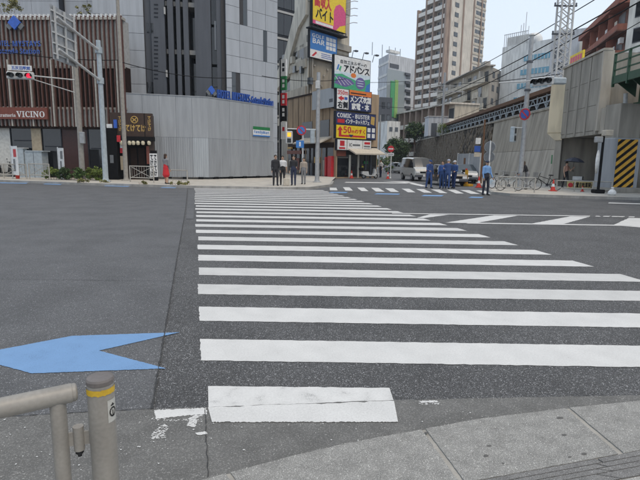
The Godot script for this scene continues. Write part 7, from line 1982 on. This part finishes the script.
func make_people() -> void:
	var pm := mat("person", Color.WHITE, 0.85); pm.vertex_color_use_as_albedo = true
	var dark := Color(0.02, 0.02, 0.024); var navy := Color(0.025, 0.035, 0.07); var white := Color(0.62, 0.63, 0.64); var grey := Color(0.2, 0.2, 0.21); var overall := Color(0.028, 0.065, 0.19)
	# waiting at the far end of the crossing
	person("person in dark suit and white shirt waiting beside the hoarding", up(gp(275.5, 187.8)), 0.3, 1.72, {"top": dark, "low": dark, "sleeve": dark}, {"left": [0.1, 0.4, 0.1]})
	person("person in white shirt and dark trousers between the dark-suited pair", up(gp(282.5, 187.2)), 0.1, 1.68, {"top": white, "low": dark, "short": true}, {"right": [0.4, 1.2, 0.1]})
	person("person in black jacket beside the round sign pole", up(gp(293.5, 187.6)), -0.1, 1.7, {"top": dark, "low": navy}, {"left": [0.3, 1.1, 0.1]})
	person("person in beige top with light trousers left of the signal pole", up(gp(303.5, 186.2)), -0.2, 1.6, {"top": Color(0.34, 0.29, 0.24), "low": grey, "long_hair": true}, {})
	var bp := gp(286.3, 187.8)
	bag("beige shopping bag beside the waiting people", up(bp), 0.34, 0.42, mats.awning)
	person("person in grey top and red skirt standing in front of the hoarding", up(gp(166.5, 186.0)), 2.6, 1.68, {"top": grey, "low": Color(0.5, 0.02, 0.03), "skirt": true, "long_hair": true, "hair": Color(0.05, 0.03, 0.02)}, {"left": [0.3, 0.8, 0.1]})
	# workers in blue beside the van
	var wk := [[428.5, 188.2, 0.4, "worker in blue overalls standing nearest the silver van", [0.4, 1.0, 0.2]], [441.5, 188.6, -0.5, "worker in blue overalls seen in front of the black car's left side", [0.1, 0.3, 0.1]], [447, 188.9, 2.8, "worker in blue overalls with his back turned in the middle of the group", [0.5, 1.1, 0.1]], [453.5, 188.4, -0.9, "worker in blue overalls beside the black car's right side", [0.2, 0.6, 0.15]]]
	var wi := 0
	for q in wk:
		var cl := {"top": overall * [1.0, 1.3, 0.85, 1.1][wi], "low": overall * [1.0, 0.8, 0.85, 0.6][wi]}
		if wi != 1: cl["cap"] = [overall * 0.8, overall, Color(0.3, 0.34, 0.42), Color(0.5, 0.52, 0.55)][wi]
		person(q[3], gp(q[0], q[1]), q[2], [1.72, 1.66, 1.77, 1.7][wi], cl, {"right": q[4], "left": [[0.1, 0.2, 0.1], [0.7, 1.2, 0.1], [0.1, 0.3, 0.2], [0.05, 1.3, 0.1]][wi], "stride": [0.12, 0.03, 0.16, 0.06][wi], "lean": [0.05, 0.0, 0.1, -0.03][wi], "nod": [0.2, 0.0, 0.1, 0.15][wi]}, "workers in blue overalls")
		wi += 1
	person("policeman in light blue shirt and dark trousers with cap", gp(485, 195.2), 0.3, 1.7, {"top": Color(0.17, 0.32, 0.58), "low": Color(0.02, 0.024, 0.04), "cap": Color(0.03, 0.04, 0.08)}, {"left": [0.15, 0.5, 0.12], "right": [0.1, 0.3, 0.12]})
	# by the bicycles
	person("person in dark clothes bending over a bicycle under the no parking sign", up(gp(526, 191.5)), -1.6, 1.66, {"top": dark, "low": grey, "long_hair": true, "hair": Color(0.06, 0.04, 0.025)}, {"lean": 0.45, "left": [0.9, 0.4, 0.1], "right": [0.9, 0.4, 0.1]})
	var up_ := up(gp(564.5, 189.8))
	person("person with bare arms and pinkish top holding a dark umbrella", up_, 0.4, 1.6, {"top": Color(0.5, 0.28, 0.22), "low": dark, "short": true, "sleeve": Color(0.42, 0.27, 0.19)}, {"left": [0.6, 1.7, 0.0], "stride": 0.12})
	var um := thing("umbrella", "dark blue open umbrella held in front of the underpass", "umbrella", Transform3D(Basis(Vector3.BACK, -0.08), up_ + Vector3(0.22, 1.12, 0.32)))
	var mb := MB.new()
	for k in 8:
		var a := TAU * k / 8; var b := TAU * (k + 1) / 8
		for r in 4:
			var r0 := 0.62 * r / 4.0; var r1 := 0.62 * (r + 1) / 4.0
			var y0 := 0.75 - 0.26 * pow(r / 4.0, 2); var y1 := 0.75 - 0.26 * pow((r + 1) / 4.0, 2)
			var q := [Vector3(cos(a) * r0, y0, sin(a) * r0), Vector3(cos(a) * r1, y1, sin(a) * r1), Vector3(cos(b) * r1, y1, sin(b) * r1), Vector3(cos(b) * r0, y0, sin(b) * r0)]
			if r > 0: mb.tri(q[0], q[1], q[2]); mb.tri(q[0], q[2], q[3])
			else: mb.tri(q[0], q[1], q[2])
	plain("umbrella_cloth", 0.035, 0.04, 0.065, 0.6)
	build(mb, "canopy", mats.umbrella_cloth, um)
	mb = MB.new(); mb.tube(Vector3(0, -0.06, 0), Vector3(0, 0.8, 0), 0.008, 0.008, 6); mb.ring(Vector3(0.04, -0.06, 0), Vector3.BACK, 0.04, 0.01, 12, 5); build(mb, "shaft", mats.black, um)
	# near the shops
	person("person in white shirt and dark trousers walking under the shop awning", gp(345, 177.6), 1.2, 1.7, {"top": white, "low": dark, "short": true}, {"stride": 0.22})
	person("person in pale blue shirt standing behind the scooter", gp(373, 177.2), -0.3, 1.72, {"top": Color(0.4, 0.5, 0.68), "low": navy, "short": true}, {"left": [0.4, 1.0, 0.1]})
	person("person in white shirt right of the scooter near the no entry sign", gp(380.5, 177.4), -0.8, 1.7, {"top": white, "low": navy, "short": true}, {"right": [0.5, 0.9, 0.1]})
	person("person in yellow top beside the shop post and scooter", gp(361.5, 177.9), 0.5, 1.35, {"top": Color(0.6, 0.5, 0.05), "low": grey, "short": true}, {})
func more() -> void:
	make_building_materials()
	make_hotel_podium()
	make_grey_tower()
	make_hoarding()
	make_izakaya()
	make_sign_buildings()
	make_far_buildings()
	make_railway()
	make_poles()
	make_wires()
	make_furniture()
	make_vehicles()
	make_people()
